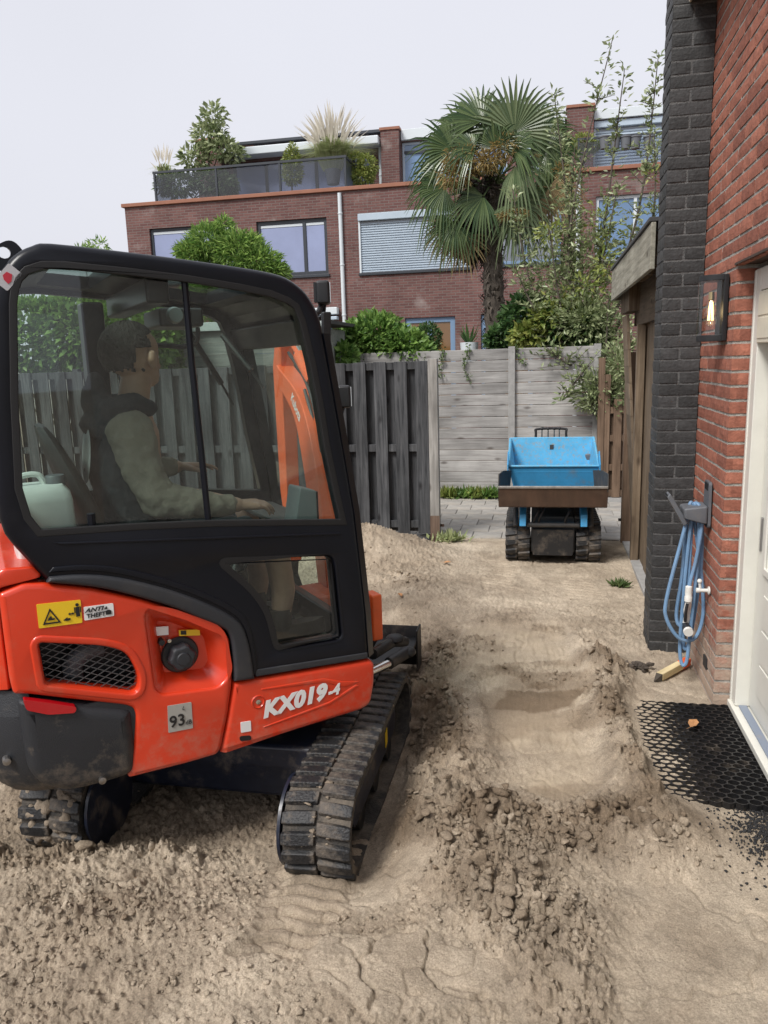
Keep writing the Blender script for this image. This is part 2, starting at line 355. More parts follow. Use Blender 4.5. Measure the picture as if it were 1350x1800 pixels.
def terrain(x, y, full=True):
    """returns height, roughness mask, dampness"""
    wob = (fbm(x*1.7+3, y*1.7, 3, 50)-.5)*.30; wx, wy = x+wob, y+(fbm(x*1.9, y*1.9+7, 3, 60)-.5)*.30
    fx, fy = wx+(fbm(x*9, y*9, 2, 65)-.5)*.07, wy+(fbm(x*9+4, y*9, 2, 66)-.5)*.07
    h = (fbm(x*.8, y*.8, 3, 1)-.5)*.08 + (fbm(x*2.6, y*2.6, 3, 2)-.5)*.05
    mach = sst(-.30, -.62, x)*sst(1.9, 2.5, y)*sst(5.6, 4.4, y)
    h = h*(1-.75*mach) - .10*mach
    rough = .68*np.ones_like(x)
    # scraped hollow with a broken rim
    pit = poly_sd(fx, fy, [(-.60,5.05),(.20,5.0),(.30,4.2),(.27,3.05),(.05,2.82),(-.20,2.95),(-.30,3.8)])
    pm = sst(.03, -.05, pit); h = h*(1-.6*pm) - .016*pm; rough = rough*(1-.86*pm)
    h += pm*(.010*(fbm(x*46+8*wob, y*3.5, 3, 170)-.5) + .012*(fbm(x*7,y*7,3,171)-.5) + +.003*sst(.50,.66,fbm(wx*2.1+3,wy*3.1,3,172))); rough = np.maximum(rough, .9*pm*sst(.58,.66,fbm(x*2.8+1,y*2.8,3,173)))
    # ridges of loose sand
    r1 = np.exp(-(seg_d(wx, wy, [(-.62,4.6),(-.52,3.5),(-.40,2.9),(-.25,2.45)])/.24)**2); h += .030*r1; rough = np.maximum(rough, 1.5*r1)
    r2 = np.exp(-(seg_d(wx, wy, [(.34,4.3),(.38,3.6),(.45,3.0),(.46,2.7)])/.17)**2); h += .050*r2; rough = np.maximum(rough, 1.45*r2)
    r3 = np.exp(-(seg_d(wx, wy, [(-.40,2.66),(.0,2.66),(.46,2.78)])/.20)**2); h += .035*r3; rough = np.maximum(rough, 1.6*r3)
    r4 = np.exp(-(seg_d(wx, wy, [(-.40,2.70),(-.12,2.30),(.12,2.05),(.26,1.80)])/.21)**2); h += .030*r4; rough = np.maximum(rough, 1.5*r4)
    # heap by the fence, with its tongue
    hp = np.exp(-(np.hypot((wx+1.55)/1.25, (wy-6.75))/.42)**2); h += .30*hp; rough = np.maximum(rough, .95*hp)
    hp2 = np.exp(-(np.hypot((wx+1.0)/1.4, (wy-5.8))/.40)**2); h += .08*hp2; rough = np.maximum(rough, 1.1*hp2)
    # mounds in front and left of the machine
    m1 = np.exp(-(np.hypot((wx+1.45)/1.5, (wy-2.0))/.36)**2); h += .06*m1; rough = np.maximum(rough, .95*m1)
    m2 = np.exp(-(np.hypot((x+2.6)/1.3, (y-3.2))/.45)**2); h += .10*m2
    m3 = np.exp(-(seg_d(wx, wy, [(-2.3,2.15),(-1.85,2.22),(-1.3,2.35)])/.14)**2); h += .04*m3; rough = np.maximum(rough, 1.1*m3)
    # trodden corner by the door, path to the alley
    tr = sst(.20, .40, fx)*sst(2.55, 2.40, fy); h = h*(1-.7*tr); rough = rough*(1-.86*tr)
    dr = sst(.40, .54, fx)*sst(2.7, 3.1, y)*sst(4.9, 4.5, y); h = h*(1-.9*dr) - .008*dr; rough = rough*(1-.78*dr); h += .020*dr*sst(.76,.56,x)
    far = sst(5.0, 5.7, y)*sst(-1.0, -.5, wx); rough = rough*(1-.55*far); h = h*(1-.3*far)
    al = sst(7.0, 7.45, y); h = h*(1-al); rough = rough*(1-.45*al)
    h -= np.clip(y-7.45, 0, None)*.075*al
    # flat slabs of pressed sand at the bottom
    sl = np.maximum(sst(.02,-.02,poly_sd(fx, fy, [(-.62,1.98),(-.30,2.06),(-.02,1.98),(-.05,1.84),(-.35,1.76),(-.60,1.84)])), sst(.02,-.02,poly_sd(fx, fy, [(-.62,2.18),(-.44,2.50),(-.36,2.46),(-.40,2.22),(-.52,2.12)])))
    ck = np.abs(fbm(x*5+2, y*5, 3, 140)-.5); rough = rough*(1-.85*sl); h = h+sl*(.012-.022*sst(.020,.0,ck))
    # track prints: behind the right track and across the far part
    lane = sst(.17, .11, np.abs(fx+.765))*sst(1.82, 2.0, fy)*sst(2.75, 2.5, y)
    lug = np.abs(((y+.20*np.abs(x+.765)+.01*np.sin(x*40))/.066) % 1 - .5)*2
    h = h*(1-.55*lane) + lane*(-.028+.018*sst(.38,.62,lug)); rough = rough*(1-.88*lane)
    for (xc, sl_) in ((-.30,.05),(.34,.02)):
        ln = sst(.13, .09, np.abs(fx-xc+sl_*(y-6)))*sst(5.1,5.4,y)*sst(7.0,6.6,y)*sst(.35,.5,fbm(x*2,y*2,2,150)); lg = np.abs(((y+.3*x)/.075) % 1-.5)*2
        h = h*(1-.2*ln)+ln*(-.012+.016*sst(.3,.7,lg)); rough = rough*(1-.5*ln)
    # loose clods and grain
    q = np.clip(rough, 0, 1.7); br = sst(.25,.55, fbm(x*3.1+5, y*3.1, 3, 90)); b2 = sst(.36,.56, fbm(wx*1.5+2, wy*1.5, 3, 91)); q = q*(.62+.5*br)*(.42+.58*np.maximum(b2, sst(.9,1.3,rough)))
    c1 = lumps(x*8, y*8, 3); c2 = lumps(x*16+4, y*16, 13); c3 = lumps(x*34, y*34+9, 23); c4 = lumps(x*66+2, y*66, 33)
    h += q*(.062*c1*sst(.65,1.2,q) + .048*c2*sst(.35,.9,q) + .037*c3 + .029*c4) + .016*(fbm(x*24, y*24, 4, 40, .6)-.5)*(.25+q) + .005*(c4-.2)
    cl = sst(.012, 0, np.abs(fbm(x*2.2+9, y*2.2, 4, 160)-.5))*(1-np.clip(rough,0,1)); h -= .010*cl
    damp = np.clip(.55*pm*sst(.50,.58,fbm(x*2.2,y*2.2,3,120)) + .95*np.clip(rough-.35,0,1)*sst(.36,.60,fbm(x*3.6,y*3.6,4,130)) + .40*lane + .35*mach*sst(2.3,2.9,y) - .5*sl + 1.0*sst(.04,-.02,poly_sd(fx, fy, [(-.20,3.78),(-.16,3.98),(.10,4.02),(.18,3.95),(.16,3.75),(0,3.70)])), 0, 1)
    lo = np.clip(r1+r2+r3+r4+.8*hp2+.7*hp, 0, 1)*(1-pm); damp = np.clip(np.maximum(damp, lo*(.46+.9*(fbm(x*5,y*5,3,180)-.45))), 0, 1); damp = damp*(1-.75*tr)
    yel = np.clip(sst(.02,-.14,pit)*(.30+1.1*(fbm(x*3.4,y*3.4,4,190)-.38)), 0, .75)
    if full == 2: return h, rough, damp, yel
    if full: return h, rough, damp
    return h, rough, damp
def hz(x, y): return float(terrain(np.array([float(x)]), np.array([float(y)]))[0][0])

def sand_material():
    m, t, b, l = nodes('sand'); b.inputs['Roughness'].default_value = .95; b.inputs['Specular IOR Level'].default_value = .15
    tcn = t.nodes.new('ShaderNodeTexCoord'); v = tcn.outputs['Object']
    def noise(s, d=6, r=.6):
        n = t.nodes.new('ShaderNodeTexNoise'); n.inputs['Scale'].default_value = s; n.inputs['Detail'].default_value = d; n.inputs['Roughness'].default_value = r; l(v, n.inputs['Vector']); return n.outputs[0]
    n1, n2, n3 = noise(1.7, 7, .65), noise(9), noise(160, 4, .7)
    cr = t.nodes.new('ShaderNodeValToRGB'); e = cr.color_ramp.elements; e[0].position = .36; e[0].color = (.330,.268,.200,1); e[1].position = .64; e[1].color = (.520,.438,.338,1); l(n1, cr.inputs[0])
    mx1 = t.nodes.new('ShaderNodeMixRGB'); mx1.blend_type = 'OVERLAY'; mx1.inputs['Fac'].default_value = .5; l(cr.outputs[0], mx1.inputs['Color1']); l(n2, mx1.inputs['Color2'])
    mx2 = t.nodes.new('ShaderNodeMixRGB'); mx2.blend_type = 'OVERLAY'; mx2.inputs['Fac'].default_value = .8; l(mx1.outputs[0], mx2.inputs['Color1']); l(n3, mx2.inputs['Color2'])
    at_ = t.nodes.new('ShaderNodeAttribute'); at_.attribute_name = 'damp'
    dk = t.nodes.new('ShaderNodeMixRGB'); dk.blend_type = 'MULTIPLY'; dk.inputs['Color2'].default_value = (.48,.435,.395,1); l(at_.outputs['Fac'], dk.inputs['Fac']); l(mx2.outputs[0], dk.inputs['Color1'])
    ay = t.nodes.new('ShaderNodeAttribute'); ay.attribute_name = 'fresh'; my = t.nodes.new('ShaderNodeMixRGB'); my.inputs['Color2'].default_value = (.53,.432,.312,1); l(ay.outputs['Fac'], my.inputs['Fac']); l(mx2.outputs[0], my.inputs['Color1']); l(my.outputs[0], dk.inputs['Color1'])
    n4 = noise(2.1, 5); r4 = t.nodes.new('ShaderNodeMapRange'); r4.inputs[1].default_value = .60; r4.inputs[2].default_value = .72; r4.inputs[4].default_value = .4; l(n4, r4.inputs[0])
    dk2 = t.nodes.new('ShaderNodeMixRGB'); dk2.blend_type = 'MULTIPLY'; dk2.inputs['Color2'].default_value = (.66,.65,.65,1); l(r4.outputs[0], dk2.inputs['Fac']); l(dk.outputs[0], dk2.inputs['Color1'])
    l(dk2.outputs[0], b.inputs['Base Color'])
    bp = t.nodes.new('ShaderNodeBump'); bp.inputs['Strength'].default_value = .9; bp.inputs['Distance'].default_value = .009
    n5 = noise(150, 6, .75); l(n5, bp.inputs['Height']); l(bp.outputs[0], b.inputs['Normal'])
    return m
SAND = sand_material()
NX, NY = 760, 820
yy = .75*np.exp(np.linspace(0, math.log(8.35/.75), NY)); rows = []
u = np.linspace(0, 1, NX)
X_ = np.empty((NY, NX)); Y_ = np.repeat(yy[:,None], NX, 1)
for i, y in enumerate(yy):
    x0 = -(.86*y+.9); X_[i] = x0+(1.03-x0)*u
Hh, Rr, Dd, Yl = terrain(X_, Y_, 2)
Hh += RNG.normal(0, 1, Hh.shape)*(.00035+.0011*np.clip(Rr, 0, 1.2))*np.clip(Y_/2.4, .7, 2.2)      # loose grain
idx = np.arange(NX*NY).reshape(NY, NX)
fc = np.stack([idx[:-1,:-1], idx[:-1,1:], idx[1:,1:], idx[1:,:-1]], -1).reshape(-1,4)
g = npobj('sand_ground', np.stack([X_, Y_, Hh], -1).reshape(-1,3), fc, SAND, smooth=False, colors={'damp': Dd, 'fresh': Yl})
struct(g)
# the wide earth sheet under everything, to the horizon
mearth = mat('earth', (.16,.125,.09), .95, var=.25, scale=.7)
mb = MB(); mb.add([(-300,-60,-.34),(300,-60,-.34),(300,500,-.34),(-300,500,-.34)], [(0,1,2,3)]); struct(obj('ground', mb, mearth))

# loose clods lying on the sand
def ico(sub):
    import bmesh
    bm = bmesh.new(); bmesh.ops.create_icosphere(bm, subdivisions=sub, radius=1); v = np.array([p.co[:] for p in bm.verts]); f = np.array([[q.index for q in p.verts] for p in bm.faces]); bm.free(); return v, f
ICO1, ICO2 = ico(1), ico(2)
def clods(name, pts, sizes, mat_, parent=None, flat=.7, seedv=3, hi=.010, damp=None):
    rg = np.random.default_rng(seedv); V = []; F = []; n = 0; A_ = []
    for ci, (p, s) in enumerate(zip(pts, sizes)):
        bv, bf = ICO2 if s > hi else ICO1
        v = bv*(1+.45*(rg.random((len(bv),1))-.5)); k = rg.normal(size=3); k /= np.linalg.norm(k); dcut = rg.uniform(.25,.7)
        dd = v@k; v = v-np.outer(np.clip(dd-dcut,0,None),k)          # broken faces
        
        for _ in range(5 if s > hi else 1): k = rg.normal(size=3); k /= np.linalg.norm(k); v = v-np.outer(np.clip(v@k-rg.uniform(.25,.6),0,None),k)
        a = rg.uniform(0,6.28); c, sn = math.cos(a), math.sin(a)
        v = v*np.array([1, rg.uniform(.6,1), flat*rg.uniform(.7,1.1)])*s; v = np.stack([v[:,0]*c-v[:,1]*sn, v[:,0]*sn+v[:,1]*c, v[:,2]], 1)+np.array(p)
        V.append(v); F.append(bf+n); n += len(bv)
        if damp is not None: A_.append(np.full(len(bv), damp[ci]))
    return npobj(name, np.concatenate(V), np.concatenate(F), mat_, parent, smooth=False, colors=None if damp is None else {'damp': np.concatenate(A_)})
cn = 110000
cy = .95*np.exp(RNG.random(cn)*math.log(7.2/.95)); cx = -(.80*cy+.6)+(1.45*np.minimum(1,1)+.80*cy)*RNG.random(cn); cx = np.minimum(cx, .84*RNG.random(cn)**.02)
ch, crr, cdm = terrain(cx, cy)
keep = RNG.random(cn) < np.clip(crr-.40, .012, 1)**1.2*.62*(.25+1.1*sst(.4,.62,fbm(cx*2.7,cy*2.7,3,95)))
keep &= ~((np.abs(cx+.79) < .17) & (cy > 2.2) & (cy < 4.1)) & ~((np.abs(cx+1.88) < .17) & (cy > 2.2) & (cy < 4.1)) & (cx < .80)
cx, cy, ch, crr, cdm = cx[keep], cy[keep], ch[keep], crr[keep], cdm[keep]
sz = .0035+.018*RNG.random(len(cx))**3.5*np.clip(crr,.35,1.4)+.020*RNG.random(len(cx))**18*(crr > .95)
CM = mat('clod_sand', (.42,.340,.254), .97, var=.22, scale=60, bump=.6, bscale=220, spec=.12, island=.22)
CDM = np.clip(cdm+RNG.normal(0,.18,len(cdm)),0,1)
tag(clods('sand_clods', np.stack([cx, cy, ch+sz*.28], 1), sz, SAND, damp=CDM), 'loose lumps and crumbs of damp sand over the dug ground', 'sand', kind='stuff')

# the paved alley behind the gateway: slabs with joints, one object each
PAV = mat('concrete_slab', (.30,.285,.26), .9, var=.22, scale=7, bump=.35, bscale=150, island=.14, dirt=.6, dirtcol=(.33,.27,.20), dscale=2.2)
mb = MB(); mb.add([(-9,7.62,-.055),(2.6,7.62,-.055),(2.6,10.6,-.055),(-9,10.6,-.055)], [(0,1,2,3)]); al = struct(obj('alley', mb, mearth))
mb = MB(); mb.box(-.1475,.1475,-.1475,.1475,-.05,0); slab_me = None
for j in range(8):
    for i in range(13):
        x = -2.35+i*.30+(.15 if j % 2 else 0); y = 7.80+j*.30
        if slab_me is None:
            o = obj('paving_slab', mb, PAV, al, bevel=.006, loc=(x,y,-.004)); slab_me = o.data
        else:
            o = link('paving_slab', slab_me, None, al, (x, y, -.004+random.uniform(-.004,.004))); m_ = o.modifiers.new('b','BEVEL'); m_.width = .006; m_.segments = 2
        o.rotation_euler = (random.uniform(-.008,.008), random.uniform(-.008,.008), random.uniform(-.006,.006))

# ================================================================ brick house on the right
XW = .863; CO = .0672          # wall face, course height
def brickmat(name, c1, c2, c3, rough=.85, bump=.6, soot=False):
    m, t, b, l = nodes(name); b.inputs['Roughness'].default_value = rough; b.inputs['Specular IOR Level'].default_value = .3
    tcn = t.nodes.new('ShaderNodeTexCoord'); g = t.nodes.new('ShaderNodeNewGeometry'); oi = t.nodes.new('ShaderNodeObjectInfo')
    ad = t.nodes.new('ShaderNodeMath'); ad.operation = 'ADD'; l(g.outputs['Random Per Island'], ad.inputs[0]); l(oi.outputs['Random'], ad.inputs[1])
    fr = t.nodes.new('ShaderNodeMath'); fr.operation = 'FRACT'; l(ad.outputs[0], fr.inputs[0])
    cr = t.nodes.new('ShaderNodeValToRGB'); e = cr.color_ramp.elements; e[0].color = (*c1,1); e[1].color = (*c2,1); x = e.new(.5); x.color = (*c3,1); l(fr.outputs[0], cr.inputs[0])
    n = t.nodes.new('ShaderNodeTexNoise'); n.inputs['Scale'].default_value = 26; n.inputs['Detail'].default_value = 8; n.inputs['Roughness'].default_value = .7; l(g.outputs['Position'], n.inputs['Vector'])
    hv = t.nodes.new('ShaderNodeHueSaturation'); l(cr.outputs[0], hv.inputs['Color']); r = t.nodes.new('ShaderNodeMapRange'); r.inputs[1].default_value = .3; r.inputs[2].default_value = .7; r.inputs[3].default_value = .68; r.inputs[4].default_value = 1.3; l(n.outputs[0], r.inputs[0]); l(r.outputs[0], hv.inputs['Value'])
    col = hv.outputs[0]
    if soot:     # lime bloom and sand splash, strongest near the foot of the wall
        n3 = t.nodes.new('ShaderNodeTexNoise'); n3.inputs['Scale'].default_value = 7; n3.inputs['Detail'].default_value = 8; n3.inputs['Roughness'].default_value = .7; l(g.outputs['Position'], n3.inputs['Vector'])
        sx = t.nodes.new('ShaderNodeSeparateXYZ'); l(g.outputs['Position'], sx.inputs[0])
        rz = t.nodes.new('ShaderNodeMapRange'); rz.inputs[1].default_value = .0; rz.inputs[2].default_value = .70; rz.inputs[3].default_value = .40; rz.inputs[4].default_value = -.08; l(sx.outputs['Z'], rz.inputs[0])
        aa = t.nodes.new('ShaderNodeMath'); l(n3.outputs[0], aa.inputs[0]); l(rz.outputs[0], aa.inputs[1])
        rr = t.nodes.new('ShaderNodeMapRange'); rr.inputs[1].default_value = .55; rr.inputs[2].default_value = .80; rr.inputs[4].default_value = .8; l(aa.outputs[0], rr.inputs[0])
        mm = t.nodes.new('ShaderNodeMixRGB'); mm.inputs['Color2'].default_value = (.40,.33,.26,1); l(col, mm.inputs['Color1']); l(rr.outputs[0], mm.inputs['Fac']); col = mm.outputs[0]
    l(col, b.inputs['Base Color'])
    n2 = t.nodes.new('ShaderNodeTexNoise'); n2.inputs['Scale'].default_value = 70; n2.inputs['Detail'].default_value = 6; l(g.outputs['Position'], n2.inputs['Vector'])
    bp = t.nodes.new('ShaderNodeBump'); bp.inputs['Strength'].default_value = bump; bp.inputs['Distance'].default_value = .006; l(n2.outputs[0], bp.inputs['Height']); l(bp.outputs[0], b.inputs['Normal'])
    return m
RED = brickmat('red_brick', (.225,.084,.057), (.345,.135,.090), (.285,.108,.072), soot=True)
MORT = mat('mortar', (.345,.328,.298), .95, var=.25, scale=30, bump=.8, bscale=160, spec=.2)
BLK = brickmat('black_brick', (.033,.0335,.034), (.054,.054,.055), (.042,.0425,.043), rough=.6, bump=.6)
BMORT = mat('black_mortar', (.105,.105,.104), .8, var=.3, scale=30, bump=.8, bscale=160)
CREAM = mat('cream_paint', (.66,.62,.50), .45, var=.05, scale=12, dirt=.25, dscale=9)
WHITE = mat('white_paint', (.66,.65,.59), .38, var=.04, scale=10, dirt=.3, dirtcol=(.42,.38,.30), dscale=5, dthr=.58)

def brick_variants(mat_, n=6, jit=.0022):
    out = []
    for k in range(n):
        rg = random.Random(90+k); ch = .0035
        # unit brick: faces -x (depth), spans y,z in [-.5,.5]; chamfer is made in metres when placed, so only shape noise here
        mb = MB(); ny, nz_ = 5, 3; vs = []; fs = []
        for j in range(nz_):
            for i in range(ny):
                y, z = i/(ny-1)-.5, j/(nz_-1)-.5; edge = (i in (0,ny-1)) + (j in (0,nz_-1))
                x = (0, .16, .34)[edge]+rg.uniform(-.12,.12)
                vs.append((x, y*(1+rg.uniform(-.008,.008)), z*(1+rg.uniform(-.03,.02))))
        for j in range(nz_-1):
            for i in range(ny-1): a = j*ny+i; fs.append((a, a+ny, a+ny+1, a+1))
        ring = [i for i in range(ny)]+[ny*j+ny-1 for j in range(1,nz_)]+[ny*(nz_-1)+i for i in range(ny-2,-1,-1)]+[ny*j for j in range(nz_-2,0,-1)]
        b0 = len(vs)
        for i in ring: vs.append((4.0, vs[i][1], vs[i][2]))
        m = len(ring)
        for i in range(m): j = (i+1) % m; fs.append((ring[i], ring[j], b0+j, b0+i))
        me = bpy.data.meshes.new('brick'); me.from_pydata(vs, [], fs); me.update(); me.materials.append(mat_); fixn(me); out.append(me)
    return out
def lay(parent, specs, variants, limit, mat_, stuffname):
    """specs: (centre, axis, length, height); axis 'x' = face looks to -x, 'y' = face looks to -y. largest ones single, rest joined"""
    def px(s):
        c = Vector(s[0]); d = (c-Vector((0,0,H))); p = M4.inverted() @ c
        if p.z > -.3: return 0
        X, Y = 675+1350*p.x/-p.z, 900-1350*p.y/-p.z
        if not (-30 < X < 1380 and -30 < Y < 1830): return 0
        n = Vector((-1,0,0)) if s[1] == 'x' else Vector((0,-1,0)); return s[2]*s[3]*max(0, -d.normalized().dot(n))/p.z**2
    order = sorted(specs, key=px, reverse=True); DEP = .0075
    V = []; F = []
    for k, s in enumerate(order):
        me = variants[random.randrange(len(variants))]; c, ax, ln, ht = s
        if k < limit and px(s) > 0:
            o = link('brick', me, None, parent, c, (0,0,0) if ax == 'x' else (0,0,R(90)))
            o.scale = (DEP, ln, ht)
        else:
            n = len(V)
            for v in me.vertices:
                x, y, z = v.co.x*DEP, v.co.y*ln, v.co.z*ht
                V.append((c[0]+x, c[1]+y, c[2]+z) if ax == 'x' else (c[0]-y, c[1]+x, c[2]+z))
            F += [[n+i for i in p.vertices] for p in me.polygons]
    if V:
        me = bpy.data.meshes.new('brick'); me.from_pydata(V, [], F); me.update(); fixn(me); o = link('brick', me, mat_, parent); o['kind'] = 'stuff'
house = thing('brick_house', 'red brick house wall with white back door, beside the black pillar', 'house', (0,0,0))
YC, ZD = 3.914, 2.172          # reveal corner, underside of lintel
mb = MB(); mb.box(XW+.0045, XW+.30, YC+.0045, 5.3, -.30, 5.4); mb.box(XW+.005, XW+.30, .2, YC+.004, ZD+.01, 5.4); mb.box(XW+.008, XW+.30, .2, 2.78, -.30, ZD+.0095)
obj('wall', mb, MORT, house)
specs = []
for k in range(-3, 72):
    z = k*CO+.5*CO+.005; h = CO-.0140
    ofs = (0 if k % 2 else .113)
    if z < ZD-.02:                                  # jamb side, corner header/stretcher at the reveal
        y = YC
        first = .105 if k % 2 else .215
        specs.append(((XW, y+first/2, z), 'x', first, h)); y += first+.0115
        while y < 4.70:
            ln = .215 if y+.2 < 4.9 else .215; specs.append(((XW+random.uniform(-.0015,.0015), y+ln/2, z), 'x', ln, h)); y += ln+.0115
        specs.append(((XW+.055, YC, z), 'y', .105, h)) # reveal face
    elif z < 4.6:
        y = 4.70+ofs
        while y > 2.2:
            specs.append(((XW+random.uniform(-.0015,.0015), y-.1075, z), 'x', .215, h)); y -= .2265
lay(house, specs, brick_variants(RED), 300, RED, 'brick')
mb = MB(); mb.box(XW-.006, XW+.10, 2.74, YC+.02, ZD-.006, ZD+.004); obj('lintel', mb, mat('rusty_lintel', (.045,.028,.020), .8, var=.4, scale=14), house)
mb = MB(); mb.box(.735, XW-.004, 2.2, 4.655, 3.575, 3.59); mb.box(.722, .735, 2.2, 4.655, 3.56, 3.78); mb.box(.735, XW-.004, 2.2, 4.655, 3.70, 3.78)
obj('eaves_board', mb, CREAM, house, bevel=.004)
# door frame, leaf, sill
fr_ = MB(); fr_.box(.945, 1.03, 3.815, YC-.004, .055, ZD-.03); fr_.box(.945, 1.03, 2.80, 2.89, .055, ZD-.03); fr_.box(.9455, 1.0295, 2.89, 3.815, ZD-.13, ZD-.03)
fr_.box(.9395, .952, 3.885, YC-.0045, .03, ZD-.034)
obj('door_frame', fr_, WHITE, house, bevel=.005)
mb = MB(); mb.box(.93, 1.06, 2.80, YC-.006, .02, .052); obj('door_sill', mb, WHITE, house, bevel=.004)
mb = MB(); mb.box(.962, 1.0, 2.892, 3.812, .054, .064); obj('threshold', mb, mat('grey_blue_sill', (.20,.235,.30), .45, dirt=.5, dirtcol=(.35,.30,.24), dscale=14), house, bevel=.003)
mb = MB(); mb.box(.940, 1.028, 2.892, 3.812, ZD-.36, ZD-.134); rb_ = obj('vent_box', mb, CREAM, house, bevel=.005)
for k in range(2):
    mb = MB(); mb.box(.9365, .9405, 2.90, 3.80, ZD-.340+k*.10, ZD-.250+k*.10); obj('louvre', mb, CREAM, rb_, bevel=.002)
DL = 'door'
gl_y0, gl_y1, gl_z0, gl_z1 = 2.99, 3.66, .80, 1.72
mb = MB(); mb.prism([[(2.895,.07),(3.808,.07),(3.808,ZD-.37),(2.895,ZD-.37)], [(gl_y0,gl_z0),(gl_y1,gl_z0),(gl_y1,gl_z1),(gl_y0,gl_z1)]], 1.005, 1.05, 'yz')
door = obj(DL, mb, WHITE, house, bevel=.004)
for k in range(3):
    mb = MB(); mb.box(.9995, 1.006, 3.02, 3.66, .18+k*.17, .18+k*.17+.155); obj('door_panel', mb, WHITE, door, bevel=.006)
mb = MB(); mb.prism([[(gl_y0-.03,gl_z0-.03),(gl_y1+.03,gl_z0-.03),(gl_y1+.03,gl_z1+.03),(gl_y0-.03,gl_z1+.03)], [(gl_y0+.004,gl_z0+.004),(gl_y1-.004,gl_z0+.004),(gl_y1-.004,gl_z1-.004),(gl_y0+.004,gl_z1-.004)]], .993, 1.0045, 'yz'); obj('glazing_bead', mb, WHITE, door, bevel=.004)
mb = MB(); mb.box(1.02, 1.026, gl_y0-.005, gl_y1+.005, gl_z0-.005, gl_z1+.005); obj('pane', mb, mat('frosted_pane', (.50,.52,.50), .12, spec=.6), door)
mb = MB(); mb.box(.9965, 1.0045, 3.752, 3.772, .86, 1.02); obj('strike_plate', mb, mat('steel', (.42,.42,.43), .35, metal=1), door, bevel=.002)
# damp foot of the wall: plinth board below the courses
mb = MB(); mb.prism(rpoly([(4.08,.13),(4.16,.13),(4.16,.19),(4.08,.19)], .003, 2), XW-.006, XW+.02, 'yz'); obj('air_vent', mb, mat('dark_vent', (.02,.02,.02), .7), house)

# black painted brick pillar
PX0, PY0, PY1 = .645, 4.66, 4.93
pil = thing('brick_pillar', 'tall black painted brick pillar at the corner of the red house', 'pillar')
mb = MB(); mb.box(PX0+.0035, XW-.002, PY0+.0035, PY1-.004, -.25, 4.6); obj('core', mb, BMORT, pil)
specs = []
for k in range(-2, 67):
    z = k*CO+.5*CO-.006; h = CO-.0125; jx = lambda: random.uniform(-.0035,0)
    w = XW-PX0
    if k % 2: specs.append(((PX0+w/2, PY0+jx(), z), 'y', w-.008, h))
    else:
        specs.append(((PX0+w*.235, PY0+jx(), z), 'y', w*.44, h)); specs.append(((PX0+w*.745, PY0+jx(), z), 'y', w*.46, h))
    d = PY1-PY0
    if k % 2: specs.append(((PX0+jx(), PY0+d*.22, z), 'x', d*.42, h)); specs.append(((PX0+jx(), PY0+d*.73, z), 'x', d*.52, h))
    else: specs.append(((PX0+jx(), PY0+d*.47, z), 'x', d*.9, h))
lay(pil, specs, brick_variants(BLK, jit=.004), 300, BLK, 'brick')

# ---------------------------------------------------------------- wall lamp
BLACKM = mat('black_metal', (.012,.0125,.014), .42, metal=.0, bump=.1, bscale=300)
lamp = thing('wall_lamp', 'black half-round wall lantern with glowing bulb on the red brick', 'lamp', (XW-.008, 4.115, 1.83))
def dshape(r, n=16): return [(-r*math.sin(math.pi*i/n), r*.62*math.cos(math.pi*i/n)*1.0) for i in range(n+1)]
mb = MB(); mb.box(-.016, .006, -.082, .082, 0, .31); obj('back_plate', mb, BLACKM, lamp, bevel=.003)
mb = MB(); mb.prism(dshape(.118), .285, .312, 'xy'); obj('cap', mb, BLACKM, lamp, bevel=.003)
mb = MB(); mb.prism(dshape(.118), 0, .03, 'xy'); obj('base_ring', mb, BLACKM, lamp, bevel=.003)
def arc(r, n=16): return [(-r*math.sin(math.pi*i/n)-.012, r*.62*math.cos(math.pi*i/n)) for i in range(n+1)]
mb = MB(); mb.loft([[(x,y,.03) for x,y in arc(.105)], [(x,y,.285) for x,y in arc(.105)]], cap=False, closed=False); obj('glass', mb, glassmat('lamp_glass', (.93,.93,.92)), lamp, smooth=True)
mb = MB(); mb.lathe([(.004,.235),(.013,.235),(.014,.20),(.012,.195)], 12, c=(-.055,0,0)); obj('lamp_holder', mb, mat('brass', (.55,.42,.2), .3, metal=1), lamp)
mb = MB(); mb.lathe([(.010,.196),(.014,.185),(.026,.155),(.033,.125),(.033,.105),(.026,.083),(.012,.072),(.001,.069)], 16, c=(-.055,0,0)); obj('bulb', mb, glassmat('bulb_glass', (.98,.96,.90)), lamp, smooth=True)
fm, t_, b_, l_ = nodes('filament'); b_.inputs['Emission Color'].default_value = (1,.72,.30,1); b_.inputs['Emission Strength'].default_value = 1.6; b_.inputs['Base Color'].default_value = (.9,.6,.3,1)
mb = MB()
for q in range(6):
    a = q*math.pi/3; mb.tube([(-.055+.007*math.cos(a),.007*math.sin(a),.19), (-.055+.013*math.cos(a),.013*math.sin(a),.10)], .0016, 5)
obj('filament', mb, fm, lamp)
pl_ = bpy.data.lights.new('bulb_light', 'POINT'); pl_.energy = .06; pl_.color = (1,.75,.42); pl_.shadow_soft_size = .03
po = bpy.data.objects.new('bulb_light', pl_); COL.objects.link(po); po.parent = lamp; po.location = (-.058,0,.14)

